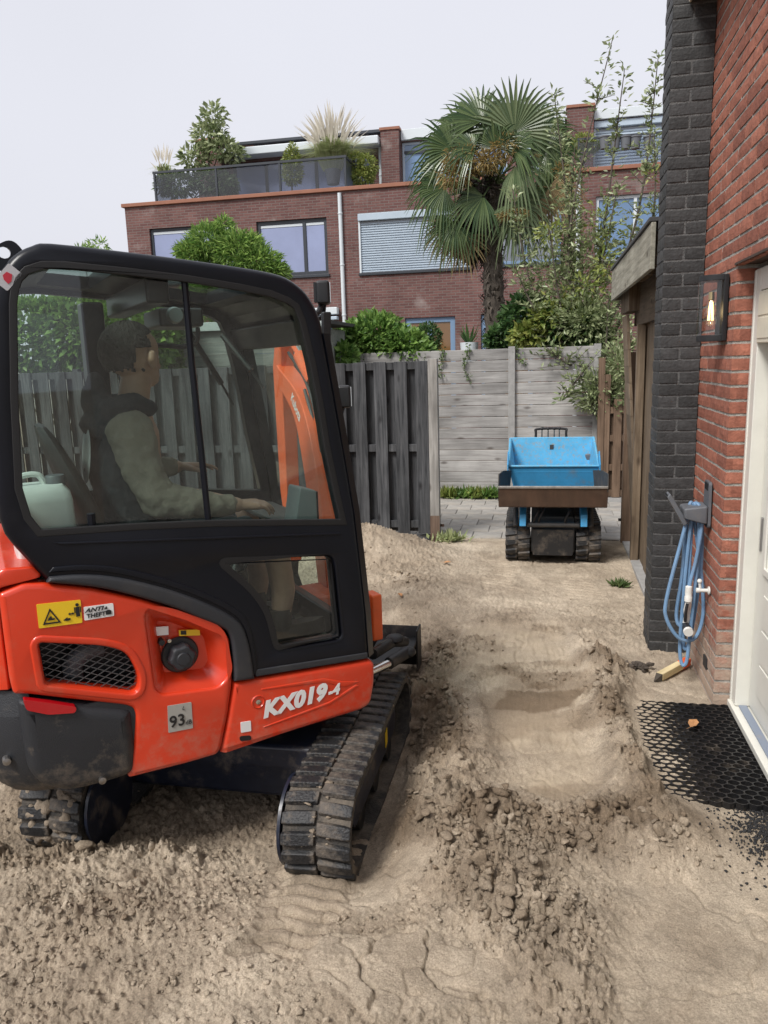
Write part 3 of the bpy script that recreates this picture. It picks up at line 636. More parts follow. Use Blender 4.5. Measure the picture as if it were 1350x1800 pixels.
# ---------------------------------------------------------------- hose and holder
GREYP = mat('grey_plastic', (.105,.112,.125), .5, var=.08, scale=20, dirt=.3, dscale=12)
hh = thing('hose_holder', 'grey plastic hose hanger screwed to the red brick wall', 'hose hanger', (XW-.006, 4.215, .90))
mb = MB(); mb.prism(rpoly([(-.07,-.02),(.07,-.02),(.06,.22),(-.06,.22)], .02), -.014, 0, 'yz'); bp_ = obj('back_plate', mb, GREYP, hh, bevel=.004)
for dy in (-.03, 0, .03):
    mb = MB(); mb.box(-.0175, -.0125, dy-.006, dy+.006, .175, .212); obj('slot', mb, BLACKM, bp_)
mb = MB(); mb.prism([(-.015,.0),(-.13,.03),(-.135,.085),(-.015,.10)], -.075, .075, 'xz'); obj('shelf', mb, GREYP, hh, bevel=.012)
mb = MB(); mb.prism([(-.105,.0),(-.125,-.015),(-.215,.14),(-.200,.16)], -.045, .045, 'xz'); fl_ = obj('front_lip', mb, GREYP, hh, bevel=.006)
for dy in (-.028, -.010, .010, .028):
    mb = MB(); mb.box(-.2135, -.196, dy-.0045, dy+.0045, .128, .150); obj('slot', mb, BLACKM, fl_, rot=None)
HOSE = mat('blue_hose', (.15,.265,.42), .42, var=.18, scale=7, dirt=.35, dirtcol=(.16,.18,.20), dscale=9, dthr=.5)
mb = MB(); hx, hy, htop = XW-.085, 4.215, .99
path = []
# loops over the saddle, each drooping to its own depth (distance from the wall, along the wall, height)
hl = [[(.762,4.20,.985),(.735,4.19,.85),(.66,4.16,.50),(.662,4.15,.38),(.73,4.15,.275),(.81,4.16,.275),(.852,4.19,.40),(.838,4.22,.62),(.795,4.24,.90)],
      [(.775,4.245,1.0),(.755,4.23,.90),(.742,4.225,.60),(.722,4.22,.40),(.735,4.21,.33),(.765,4.21,.35),(.775,4.215,.60),(.778,4.22,.90)],
      [(.785,4.205,1.0),(.812,4.19,.85),(.802,4.175,.55),(.785,4.17,.25),(.775,4.17,.13),(.752,4.18,.125),(.742,4.19,.25),(.756,4.205,.60),(.775,4.21,.92)],
      [(.795,4.225,1.0),(.828,4.225,.90),(.835,4.22,.65),(.80,4.20,.30),(.772,4.19,.20),(.755,4.20,.30),(.765,4.22,.70),(.785,4.235,.95)],
      [(.80,4.195,1.0),(.822,4.18,.92),(.800,4.165,.72),(.775,4.155,.60),(.768,4.15,.555)]]
for q in hl: path += [Vector(p) for p in q]
hp_ = smooth_path(path, 9)
mb.tube(hp_, .0098, 8)
hose = tag(obj('garden_hose', mb, HOSE, smooth=True), 'coiled blue garden hose hanging in loops from the grey hanger', 'hose')
nozz = thing('spray_nozzle', 'white and black spray gun on the end of the blue hose', 'spray gun', (.766, 4.148, .535))
WPL = mat('white_plastic', (.68,.67,.63), .4); BPL = mat('black_plastic', (.018,.018,.02), .45)
mb = MB(); mb.lathe([(.010,.035),(.017,.03),(.019,0),(.017,-.02),(.020,-.025),(.020,-.05),(.013,-.055)], 14); obj('connector', mb, WPL, nozz, smooth=True)
mb = MB(); mb.tube(smooth_path([(0,0,-.05),(-.004,.012,-.10),(.004,.030,-.15),(.0,.040,-.19)], 5), [.014]*5+[.016]*5+[.018]*6, 10); obj('grip', mb, WPL, nozz, smooth=True)
mb = MB(); mb.tube(smooth_path([(-.006,-.012,-.06),(-.012,-.012,-.11),(-.01,.005,-.165)], 5), .008, 8); obj('trigger', mb, BPL, nozz, smooth=True)
mb = MB(); mb.tube([(0,.055,-.185),(0,.03,-.195),(0,-.035,-.205)], [.018,.019,.024], 14); obj('head', mb, BPL, nozz, smooth=True)
mb = MB(); mb.tube([(0,-.036,-.205),(0,-.052,-.207)], [.026,.024], 14); obj('nozzle_ring', mb, WPL, nozz, smooth=True)
tap = thing('outdoor_tap', 'small white tap on the red brick behind the hose', 'tap', (XW-.004, 4.10, .56))
mb = MB(); mb.lathe([(.022,0),(.022,-.006),(.010,-.01),(.010,-.05),(.013,-.05),(.013,-.065),(.002,-.067)], 14, axis='x'); obj('spout', mb, WPL, tap, smooth=True)
mb = MB(); mb.tube([(-.045,0,0),(-.05,0,.045)], .007, 8); mb.ball((-.05,0,.05), .013); obj('handle', mb, WPL, tap, smooth=True)

# ---------------------------------------------------------------- stake, mat, crumbs, leaf
z0 = max(hz(.64,4.18), hz(.72,4.3), hz(.82,4.43))
st = thing('wooden_stake', 'pale timber stake with orange painted end lying by the wall foot', 'stake', (.735,4.318,z0+.022), math.atan2(.27,.205))
OW = woodmat('stake_wood', (.50,.40,.22), (.68,.57,.34), 'x', island=.02, knots=False)
mb = MB(); mb.box(-.15,.08,-.02,.02,-.02,.02); obj('shaft', mb, OW, st, bevel=.003)
mb = MB(); mb.box(.0805,.165,-.0205,.0205,-.0205,.0205); obj('painted_end', mb, mat('orange_spray', (.85,.13,.03), .6, var=.15, scale=40), st, bevel=.003)
mb = MB(); mb.loft([[(-.1505,-.019,-.019),(-.1505,.019,-.019),(-.1505,.019,.019),(-.1505,-.019,.019)], [(-.20,-.004,-.018),(-.20,.004,-.018),(-.20,.004,-.006),(-.20,-.004,-.006)]]); obj('point', mb, mat('dark_wood_point', (.05,.04,.03), .8), st)
GRID = mat('grid_plastic', (.010,.010,.011), .38, dirt=.45, dirtcol=(.20,.16,.12), dscale=8, dthr=.56)
mb = MB(); a_ = .0275; pw = a_*math.sqrt(3)*1.05; ph = a_*1.5*.86
for j in range(26):
    for i in range(13):
        x = .39+i*pw+(pw/2 if j % 2 else 0); y = 2.99+j*ph
        if x > .925 or y > 3.90: continue
        if x < .47+.07*math.sin(y*5)+.05*math.sin(y*13) and random.random() < .35: continue
        zt = .022+.004*math.sin(x*4+y*2)+.010*(x-.6)
        ro = []; ri = []
        for k in range(12):
            q = math.pi/6*k; w = 1 if k % 2 else .93
            ro.append((x+math.cos(q)*a_*1.03*w, y+math.sin(q)*a_*.90*w)); ri.append((x+math.cos(q)*a_*.84, y+math.sin(q)*a_*.70))
        n = 12
        vs = [(p[0],p[1],zt-.028) for p in ro]+[(p[0],p[1],zt) for p in ro]+[(p[0],p[1],zt) for p in ri]+[(p[0],p[1],zt-.028) for p in ri]; fs = []
        for k in range(n):
            q = (k+1) % n
            for r_ in range(3): fs.append((r_*n+k, r_*n+q, (r_+1)*n+q, (r_+1)*n+k))
        mb.add(vs, fs)
tag(obj('grid_mat', mb, GRID), 'black plastic honeycomb grid mat on the sand before the white door', 'grid mat')
gp = []; gs = []
for k in range(1900):
    x = .93-abs(random.gauss(0,.10)); y = 2.82+random.gauss(0,.14)-.25*(.9-x)
    if y > 2.99 or x < .3: continue
    gp.append((x,y)); gs.append(random.uniform(.0025,.008))
gp = np.array(gp); gp = np.column_stack([gp, terrain(gp[:,0], gp[:,1])[0]+.003])
tag(clods('rubber_crumbs', gp, gs, mat('crumb_black', (.012,.012,.013), .6), flat=.8), 'black granules spilled on the sand beside the grid mat', 'granules', kind='stuff')
lf_ = thing('dry_leaf', 'dry orange brown leaf lying on the black grid mat', 'leaf', (.715,3.60,.052), 1.1)
mb = MB(); V = [(-.045,0,0),(-.02,.02,.006),(.01,.024,.010),(.045,0,.004),(.01,-.022,.008),(-.02,-.018,.002),(0,0,-.003)]
mb.add(V, [(0,1,6),(1,2,6),(2,3,6),(3,4,6),(4,5,6),(5,0,6)]); obj('blade', mb, mat('dry_leaf', (.38,.19,.08), .7, var=.3, scale=60), lf_)
mb = MB(); mb.tube([(-.045,0,0),(-.075,.008,.002)], .0015, 5); obj('stalk', mb, mat('leaf_stalk', (.25,.13,.06), .7), lf_)

# small things lying about on the sand
ZL = hz(.545,4.33)
lump = clods('soil_lump', [(.545+random.gauss(0,.035), 4.33+random.gauss(0,.03), ZL+random.uniform(.0,.03)) for _ in range(26)], [random.uniform(.015,.034) for _ in range(26)], mat('dark_soil', (.075,.06,.048), .95, var=.4, scale=40, bump=1, bscale=90), flat=.7, seedv=31)
tag(lump, 'dark fibrous lump of soil on the sand left of the timber stake', 'soil lump')
for i, (px, py, txt) in enumerate(((786,1000,'orange dead leaf on the sand below the pale fence post'),(704,1058,'reddish dead leaf on the rough sand near the excavator blade'))):
    r = ray(px, py); t = -H/r[2]; x, y = r[0]*t, r[1]*t
    dl = thing('dead_leaf', txt, 'leaf', (x, y, hz(x,y)+.012), 2.0*i); mb = MB(); mb.add([(p[0]*.8,p[1]*.8,p[2]) for p in V], [(0,1,6),(1,2,6),(2,3,6),(3,4,6),(4,5,6),(5,0,6)]); obj('blade', mb, MATS['dry_leaf'], dl)
    mb = MB(); mb.tube([(-.036,0,0),(-.06,.008,.002)], .0015, 5); obj('stalk', mb, MATS['leaf_stalk'], dl)

# ================================================================ fences, gate posts, lean-to, alley gate
DARKW = woodmat('dark_fence_wood', (.022,.0235,.026), (.088,.090,.094), 'z', island=.30)
GREYW = woodmat('grey_wood', (.20,.19,.175), (.40,.385,.36), 'z', island=.10)
PLANKW = woodmat('grey_plank', (.235,.225,.215), (.41,.40,.385), 'x', island=.15, scale=.9)
BROWNW = woodmat('brown_wood', (.085,.055,.036), (.185,.125,.085), 'z', island=.15)
FY = 7.49
fence = thing('board_fence', 'dark weathered timber fence of overlapping upright boards behind the excavator', 'fence')
x = -1.092; k = 0
while x > -8.0:
    # front boards 12 cm with gaps, back boards behind the rails
    mb = MB(); w = .122; mb.box(-w/2, w/2, -.009, .009, 0, 1.70+random.uniform(-.004,.004))
    obj('board', mb, DARKW, fence, bevel=.003, loc=(x-w/2, FY-.032, .075)); 
    mb = MB(); mb.box(-.065, .065, -.009, .009, 0, 1.64); obj('board', mb, DARKW, fence, bevel=.003, loc=(x-w-.045, FY+.034, .085))
    x -= .205; k += 1
for z in (.13, .90, 1.70):
    mb = MB(); mb.box(-8.0, -1.10, -.022, .022, 0, .072); obj('rail', mb, DARKW, fence, bevel=.003, loc=(0, FY, z))
mb = MB(); mb.box(-8.0, -1.10, -.02, .02, 0, .085); obj('gravel_board', mb, DARKW, fence, loc=(0, FY+.01, -.03))
for x in (-3.02, -4.92, -6.82):
    mb = MB(); mb.box(-.035,.035,-.035,.035,-.2,1.80); obj('post', mb, DARKW, fence, bevel=.004, loc=(x, FY+.085, 0))
gp_ = thing('fence_post', 'pale grey square timber post at the end of the dark fence', 'post', (-1.043, FY, 0))
mb = MB(); mb.box(-.046,.046,-.046,.046,-.25,1.795); obj('post', mb, GREYW, gp_, bevel=.005)
mb = MB(); mb.box(.047,.085,-.012,.012,.14,.165); obj('latch', mb, mat('rusty_iron', (.05,.025,.015), .8), gp_, bevel=.003)
mb = MB(); mb.box(-.047,.047,-.048,-.0465,-.05,.26); obj('damp_foot', mb, woodmat('damp_wood', (.09,.06,.045), (.17,.12,.09), 'z', knots=False), gp_)

# tall wall of horizontal planks between slotted posts
PY = 10.05
pwall = thing('plank_wall', 'grey garden wall of horizontal timber planks between slotted posts', 'garden wall')
bays = [(-2.75,-.425),(-.355,.62),(-5.1,-2.80),(-7.5,-5.15)]
for (xa, xb) in bays:
    z = .045; top = 1.90 if xa > -3 else 1.88; n = 13; hgt = (top-.045)/n
    for k in range(n):
        mb = MB(); mb.prism([(-.018,.004),(.018,.004),(.018,hgt-.003),(-.014,hgt-.003),(-.018,hgt-.008)], xa, xb, 'yz'); 
        obj('plank', mb, PLANKW, pwall, bevel=.003, loc=(0, PY+random.uniform(-.003,.003), z)); z += hgt
CONC = mat('concrete_post', (.30,.295,.285), .9, var=.15, scale=14, bump=.3, bscale=120)
for x in (-.39, .655, -2.775, -5.125):
    mb = MB(); mb.box(-.042,.042,-.06,.06,-.2,1.92); obj('post', mb, CONC, pwall, bevel=.006, loc=(x, PY-.012, 0))
mb = MB(); mb.box(-7.5, .62, -.035, .035, -.15, .043); obj('base_slab', mb, CONC, pwall, loc=(0, PY, 0))

# little brown gate beyond the dumper, right of the plank wall
ag = thing('garden_gate', 'brown slatted timber gate at the end of the alley beyond the dumper', 'gate', (.70, 9.75, 0))
for i, x in enumerate((.05, .19, .33, .47)):
    mb = MB(); mb.box(-.048,.048,-.01,.01,.05,1.25 if i else 1.55); obj('slat', mb, BROWNW, ag, bevel=.003, loc=(x,-.02,0))
    mb = MB(); mb.box(-.05,.05,-.008,.008,.06,1.2); obj('slat', mb, BROWNW, ag, bevel=.003, loc=(x+.07,.035,0))
for z in (.10,.42,.78,1.12):
    mb = MB(); mb.box(0,.56,-.018,.018,-.04,.04); obj('rail', mb, BROWNW, ag, bevel=.003, loc=(0,.005,z))
mb = MB(); mb.box(-.045,.03,-.045,.045,-.1,1.75); obj('post', mb, BROWNW, ag, bevel=.005)
mb = MB(); mb.box(0,.6,-.05,.05,-.06,.045); obj('step', mb, CONC, ag, loc=(0,-.02,0))

# post by the lean-to and the lean-to itself
LW = woodmat('leanto_wood', (.105,.075,.05), (.235,.18,.125), 'z', island=.12)
rp = thing('gate_post', 'rough brown square post standing free beside the lean-to', 'post', (.80, 7.58, 0))
mb = MB(); mb.box(-.048,.048,-.048,.048,-.25,1.80); obj('post', mb, BROWNW, rp, bevel=.006)
mb = MB(); mb.box(-.075,-.049,-.01,.01,.20,.225); obj('latch', mb, mat('old_iron', (.03,.028,.027), .7), rp, bevel=.003)
lean = thing('lean_to', 'timber lean-to shed with weathered roof edge beside the black pillar', 'shed')
FASW = woodmat('fascia_wood', (.17,.16,.125), (.36,.345,.285), 'y', island=.05)
mb = MB(); mb.box(.612,.640, 4.955, 7.66, 2.27, 2.535); obj('fascia', mb, FASW, lean, bevel=.004)
mb = MB(); mb.box(.60,1.6,4.96,7.67,2.539,2.565); obj('roofing', mb, mat('bitumen', (.05,.05,.05), .9, var=.2), lean, bevel=.004)
mb = MB(); mb.box(.642,1.5,7.60,7.65,2.27,2.53); obj('end_board', mb, FASW, lean, bevel=.004)
for k in range(5):
    mb = MB(); y = 5.1+k*.58; mb.box(.643,1.5,-.03,.03,2.36,2.50); obj('rafter', mb, LW, lean, bevel=.003, loc=(0,y,0))
mb = MB(); mb.box(.70,.80,6.95,7.62,2.14,2.355); obj('corner_beam', mb, LW, lean, bevel=.004)
mb = MB(); mb.box(.785,.82,4.96,7.30,2.02,2.35); obj('header_board', mb, woodmat('header_wood', (.09,.065,.042), (.17,.125,.085), 'y'), lean, bevel=.004)
for i, (ya, yb) in enumerate(((5.15,5.42),(5.46,5.60),(5.62,5.90),(5.92,6.20),(6.22,6.5),(6.52,6.8),(6.82,7.1))):
    mb = MB(); mb.box(.83+.008*(i%2),.855+.008*(i%2), ya, yb, .0, 2.03); obj('board', mb, LW, lean, bevel=.004)
mb = MB(); mb.box(.76,.825,6.78,6.86,-.05,2.02); obj('door_post', mb, LW, lean, bevel=.004)
mb = MB(); mb.box(.765,.83,5.42,5.50,-.05,2.02); obj('door_post', mb, LW, lean, bevel=.004)
for k in range(14):
    mb = MB(); mb.box(.845,.87,7.12,7.50,.02+k*.145,.02+k*.145+.155); obj('cladding', mb, LW, lean, bevel=.003, rot=(0,R(-4),0), loc=(.01*0,0,0))
mb = MB(); mb.box(.76,.86,4.94,7.5,-.2,.02); obj('footing', mb, CONC, lean, bevel=.006)

# green-grey shed behind the fence, seen through the cab
SHW = woodmat('shed_plank', (.15,.165,.15), (.27,.285,.26), 'x', island=.08)
shed = thing('garden_shed', 'green grey timber shed with pale roof trim behind the dark fence', 'shed')
SY = 8.75
for k in range(16):
    mb = MB(); mb.box(-4.9,-2.55,-.012,.012,0,.135); obj('plank', mb, SHW, shed, bevel=.004, loc=(0, SY+random.uniform(-.003,.003), .0+k*.137))
mb = MB(); mb.box(-5.0,-2.42,-.06,.02,0,.10); obj('roof_trim', mb, mat('pale_trim', (.42,.47,.45), .5, var=.08), shed, bevel=.005, loc=(0,SY-.01,2.195))
mb = MB(); mb.box(-5.0,-2.42,0,1.3,0,.04); obj('roof', mb, MATS['bitumen'], shed, loc=(0,SY+.015,2.235))
mb = MB(); mb.box(-2.56,-2.53,.012,1.2,0,2.19); obj('side_wall', mb, SHW, shed, loc=(0,SY,0))
vt = MB(); vt.box(-.075,.075,-.008,.008,0,.10); vv = obj('vent', vt, mat('vent_white', (.6,.62,.62), .5), shed, bevel=.003, loc=(-3.52,SY-.022,1.86))
for k in range(4):
    mb = MB(); mb.box(-.06,.06,-.0115,-.0085,.012+k*.022,.024+k*.022); obj('louvre', mb, GREYP, vv)

# ================================================================ terraced apartment block behind
def facade_brick(name, c1, c2, mort, proj='xz', sc=1.0):
    m, t, b, l = nodes(name); b.inputs['Roughness'].default_value = .9; b.inputs['Specular IOR Level'].default_value = .2
    tcn = t.nodes.new('ShaderNodeTexCoord'); sx = t.nodes.new('ShaderNodeSeparateXYZ'); cb = t.nodes.new('ShaderNodeCombineXYZ'); ad = t.nodes.new('ShaderNodeMath'); l(tcn.outputs['Object'], sx.inputs[0])
    l(sx.outputs['X'], ad.inputs[0]); l(sx.outputs['Y'], ad.inputs[1]); l(ad.outputs[0], cb.inputs['X']); l(sx.outputs['Z'], cb.inputs['Y'])
    br = t.nodes.new('ShaderNodeTexBrick'); l(cb.outputs[0], br.inputs['Vector']); br.inputs['Scale'].default_value = 1; br.inputs['Brick Width'].default_value = .22*sc; br.inputs['Row Height'].default_value = .066*sc; br.inputs['Mortar Size'].default_value = .008; br.inputs['Bias'].default_value = -.1
    br.inputs['Color1'].default_value = (*c1,1); br.inputs['Color2'].default_value = (*c2,1); br.inputs['Mortar'].default_value = (*mort,1)
    n = t.nodes.new('ShaderNodeTexNoise'); n.inputs['Scale'].default_value = .9; n.inputs['Detail'].default_value = 7; n.inputs['Roughness'].default_value = .65; l(tcn.outputs['Object'], n.inputs['Vector'])
    r = t.nodes.new('ShaderNodeMapRange'); r.inputs[1].default_value = .3; r.inputs[2].default_value = .7; r.inputs[3].default_value = .75; r.inputs[4].default_value = 1.25; l(n.outputs[0], r.inputs[0])
    hv = t.nodes.new('ShaderNodeHueSaturation'); l(br.outputs['Color'], hv.inputs['Color']); l(r.outputs[0], hv.inputs['Value'])
    n2 = t.nodes.new('ShaderNodeTexNoise'); n2.inputs['Scale'].default_value = 1.5; n2.inputs['Detail'].default_value = 6; l(cb.outputs[0], n2.inputs['Vector'])
    r2 = t.nodes.new('ShaderNodeMapRange'); r2.inputs[1].default_value = .60; r2.inputs[2].default_value = .74; r2.inputs[4].default_value = .55; l(n2.outputs[0], r2.inputs[0])
    mm = t.nodes.new('ShaderNodeMixRGB'); mm.inputs['Color2'].default_value = (.36,.32,.30,1); l(hv.outputs[0], mm.inputs['Color1']); l(r2.outputs[0], mm.inputs['Fac']); l(mm.outputs[0], b.inputs['Base Color'])
    bp = t.nodes.new('ShaderNodeBump'); bp.inputs['Strength'].default_value = .6; bp.inputs['Distance'].default_value = .01; l(br.outputs['Fac'], bp.inputs['Height']); bp.invert = True; l(bp.outputs[0], b.inputs['Normal'])
    return m
FBR = facade_brick('facade_brick', (.125,.062,.058), (.175,.092,.082), (.165,.135,.125))
ORB = mat('orange_coping', (.265,.112,.068), .7, var=.1, scale=4)
ANTH = mat('anthracite_frame', (.03,.036,.045), .45)
BLUEF = mat('blue_frame', (.16,.25,.38), .45, var=.05)
PALE = mat('pale_shutter', (.40,.48,.56), .5, var=.05, scale=3)
PWH = mat('pale_white', (.58,.63,.66), .5)
def wglass(name, c): return mat(name, c, .06, spec=.9, var=.12, scale=.8)
LAV = wglass('lavender_reflection_glass', (.24,.28,.44)); SKYG = wglass('sky_glass', (.12,.21,.36)); BRG = wglass('brown_reflection_glass', (.16,.085,.03)); GREYG = wglass('grey_glass', (.20,.22,.25))  # lavender and brown panes carry their reflections as flat painted colour
F = 20.0
bld = thing('apartment_building', 'brown brick terraced block with orange copings, shutters and roof terraces', 'building')
holes = [(-10.39,-7.95,4.06,5.46),(-7.36,-5.46,4.06,5.45),(-4.63,-1.80,4.03,5.46),(-1.30,.40,4.05,5.46),(1.19,3.05,4.0,5.48),(-3.49,-2.20,-.2,2.86),(-1.55,-.25,-.2,2.88),(-7.6,-5.4,-.2,2.85)]
mb = MB(); mb.prism([[(-11.05,-.6),(9.5,-.6),(9.5,6.04),(-11.05,6.04)]]+[[(a,c),(b,c),(b,d),(a,d)] for a,b,c,d in holes], F, F+.30, 'xz'); obj('wall', mb, FBR, bld)
mb = MB(); mb.box(-11.05,-10.8,F+.301,F+9,-.6,6.04); obj('side_wall', mb, FBR, bld)
mb = MB(); mb.box(-11.12,9.5,F-.06,F+.32,6.042,6.135); obj('coping', mb, ORB, bld, bevel=.01)
mb = MB(); mb.box(-11.0,9.5,F+.31,F+9,5.90,6.02); obj('terrace_floor', mb, CONC, bld)
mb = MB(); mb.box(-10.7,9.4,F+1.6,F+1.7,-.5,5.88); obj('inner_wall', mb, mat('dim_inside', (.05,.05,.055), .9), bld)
def window(a, b, c, d, frame, pane, splits=(), fw=.075, sill=True, blind=None, y=F):
    ext = [(a+.004,c+.004),(b-.004,c+.004),(b-.004,d-.004),(a+.004,d-.004)]; cuts = [a]+list(splits)+[b]; hs_ = []
    for p, q in zip(cuts[:-1], cuts[1:]): hs_.append((p+fw*(1 if p == a else .5), q-fw*(1 if q == b else .5), c+fw, d-fw))
    mb = MB(); mb.prism([ext]+[[(p,r),(q,r),(q,s),(p,s)] for p,q,r,s in hs_], y+.06, y+.13, 'xz'); w = obj('window', mb, frame, bld, bevel=.008)
    for p,q,r,s in hs_:
        mb = MB(); mb.box(p-.01,q+.01,y+.09,y+.10,r-.01,s+.01); obj('pane', mb, pane, w)
        if blind:
            mb = MB(); mb.box(p+.005,q-.005,y+.078,y+.0885,s-.07,s-.01); obj('blind_head', mb, PWH, w)
    if sill:
        mb = MB(); mb.box(a-.03,b+.03,y-.04,y+.058,c-.075,c-.002); obj('sill', mb, ANTH, w, bevel=.008)
    return w
window(-10.39,-7.95,4.06,5.46,ANTH,LAV,(-8.55,),blind=True); window(-7.36,-5.46,4.06,5.45,ANTH,LAV,(-6.08,),.09,blind=True)
window(-1.30,.40,4.05,5.46,BLUEF,GREYG,(-.45,)); window(1.19,3.05,4.0,5.48,PWH,SKYG,(2.1,))
window(-3.49,-2.20,-.2,2.86,BLUEF,BRG,(-2.85,),.13,False); window(-1.55,-.25,-.2,2.88,BLUEF,BRG,(),.12,False); window(-7.6,-5.4,-.2,2.85,BLUEF,SKYG,(-6.5,),.1,False)
def shutter(a, b, c, d, y=F, boxh=.17, step=.058):
    mb = MB(); mb.box(a,b,y-.06,y+.12,d-boxh,d); s = obj('roller_shutter', mb, PALE, bld, bevel=.012)
    n = int((d-boxh-c)/step)
    for k in range(n):
        z = c+k*step; mb = MB(); mb.prism([(y+.05,z+.004),(y+.03,z+step*.3),(y+.03,z+step*.75),(y+.05,z+step-.006)], a+.04, b-.04, 'yz')
        obj('slat', mb, PALE, s)
    mb = MB(); mb.box(a,a+.045,y-.01,y+.10,c,d-boxh-.002); mb.box(b-.045,b,y-.01,y+.10,c,d-boxh-.002); obj('guide', mb, PWH, s)
    mb = MB(); mb.box(a-.02,b+.02,y-.05,y+.10,c-.07,c-.002); obj('sill', mb, ANTH, s, bevel=.008)
    mb = MB(); mb.box(a+.04,b-.04,y+.058,y+.07,c,d-boxh); obj('backing', mb, GREYG, s)
shutter(-4.63,-1.80,4.03,5.46)
for (x, z0_, z1_, y) in ((-5.08,-.2,5.99,F-.05),(.78,-.2,5.99,F-.05),(-4.5,6.2,7.85,22.45),(.62,6.2,7.95,22.42)):
    mb = MB(); mb.tube([(x,y,z0_),(x,y,z1_)], .052, 10); p = obj('drainpipe', mb, PWH, bld, smooth=True)
    for z in np.arange(z0_+.7, z1_, 1.25):
        mb = MB(); mb.lathe([(.06,-.02),(.064,0),(.06,.02)], 10, c=(x,y,float(z))); obj('pipe_collar', mb, PWH, p)
mb = MB(); mb.box(-7.7,-5.22,F-.22,F-.01,3.02,3.20); aw = obj('awning_box', mb, PWH, bld, bevel=.02)
mb = MB(); mb.box(-7.7,-5.22,F-.26,F-.05,2.88,2.97); obj('front_bar', mb, PALE, aw, bevel=.02)
# set-back top storey
G = 22.5
up_h = [(-8.9,-4.75,6.1,7.55),(-3.90,-1.0,6.1,7.72),(-.55,.52,6.1,7.7),(1.25,4.2,6.1,7.8)]
mb = MB(); mb.prism([[(-9.5,5.9),(9.5,5.9),(9.5,7.98),(-9.5,7.98)]]+[[(a,c),(b,c),(b,d),(a,d)] for a,b,c,d in up_h], G, G+.3, 'xz'); obj('wall', mb, FBR, bld)
for (a, b, z) in ((-9.85,-9.10,8.13),(-4.42,-3.92,7.98),(.55,1.22,8.10)):
    mb = MB(); mb.box(a,b,G-.34,G-.002,5.9,z); obj('pier', mb, FBR, bld); mb = MB(); mb.box(a-.03,b+.03,G-.37,G+.3,z+.002,z+.07); obj('coping', mb, ORB, bld)
mb = MB(); mb.box(-9.08,-8.2,G-.05,G+.3,7.982,8.03); obj('coping', mb, ORB, bld)
mb = MB(); mb.box(-9.0,-4.46,G-.5,G-.003,7.62,7.84); a2 = obj('awning_box', mb, PWH, bld, bevel=.03)
mb = MB(); mb.box(-9.05,-4.46,G-.2,G+6,7.99,8.06); obj('roof', mb, ANTH, bld)
mb = MB(); mb.box(-3.9,.5,G-.12,G+6,7.75,8.02); obj('roof', mb, PWH, bld, bevel=.01)
mb = MB(); mb.box(1.24,9.5,G-.12,G+6,7.83,8.06); obj('roof', mb, PWH, bld, bevel=.01)
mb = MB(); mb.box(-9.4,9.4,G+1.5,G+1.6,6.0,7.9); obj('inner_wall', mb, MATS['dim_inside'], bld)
window(-8.9,-4.75,6.1,7.55,ANTH,LAV,(-7.9,-6.4,-5.3),.09,False,y=G); window(-3.90,-1.0,6.1,7.72,PALE,SKYG,(-1.6,),.07,False,y=G)
mb = MB(); mb.box(-3.84,-1.05,G+.05,G+.085,6.66,6.71); obj('transom', mb, ANTH, bld); mb = MB(); mb.box(-3.84,-1.05,G+.05,G+.085,7.42,7.5); obj('transom', mb, ANTH, bld)
window(-.55,.52,6.1,7.7,PWH,PALE,(),.08,False,y=G); shutter(1.25,4.2,6.15,7.8,G,.16,.075)
# terrace railing
rail = thing('terrace_railing', 'dark metal railing with grey mesh panels round the roof terrace', 'railing')
RGL = glassmat('mesh_panel', (.66,.68,.72), rough=.35, refl=.7)
ry = 20.42; xs = [-10.32,-8.55,-6.78,-5.02]
mb = MB(); mb.box(-10.36,-4.98,ry-.03,ry+.03,6.93,6.985); obj('handrail', mb, ANTH, rail)
mb = MB(); mb.box(-5.045,-4.985,ry+.031,22.4,6.93,6.985); obj('handrail', mb, ANTH, rail)
for x in xs:
    mb = MB(); mb.box(x-.025,x+.025,ry-.025,ry+.025,6.03,6.928); obj('post', mb, ANTH, rail)
for a, b in zip(xs[:-1], xs[1:]):
    mb = MB(); mb.box(a+.03,b-.03,ry-.006,ry+.006,6.1,6.9); p = obj('panel', mb, RGL, rail)
mb = MB(); mb.box(-5.022,-5.008,ry+.03,22.3,6.1,6.9); obj('panel', mb, RGL, rail)
mb = MB(); mb.box(-10.335,-10.305,ry+.03,22.3,6.1,6.9); obj('panel', mb, RGL, rail)
r2 = thing('balcony_railing', 'low dark railing with flower pots on the roof terrace, upper right', 'railing')
mb = MB(); mb.box(.75,4.0,20.36,20.40,6.85,6.90); obj('handrail', mb, ANTH, r2)
for x in (.78,1.6,2.9,3.9):
    mb = MB(); mb.box(x-.02,x+.02,20.362,20.398,6.03,6.848); obj('post', mb, ANTH, r2)
mb = MB(); mb.box(.8,3.9,20.376,20.386,6.08,6.8); obj('panel', mb, RGL, r2)
POT = mat('grey_pot', (.12,.13,.145), .6)
for i, px in enumerate((1063,1081,1100,1117,1141)):
    p = at(px, 252, 20.28); mb = MB(); mb.lathe([(.085,-.13),(.10,-.125),(.125,.12),(.14,.125),(.14,.155),(.115,.155),(.11,.10),(.01,.09)], 14)
    o = obj('flower_pot', mb, POT, smooth=True, loc=p); tag(o, ('leftmost','second from the left','middle','fourth from the left','rightmost')[i]+' of the five grey flower pots hung on the terrace railing', 'flower pot', 'pots along the terrace railing')

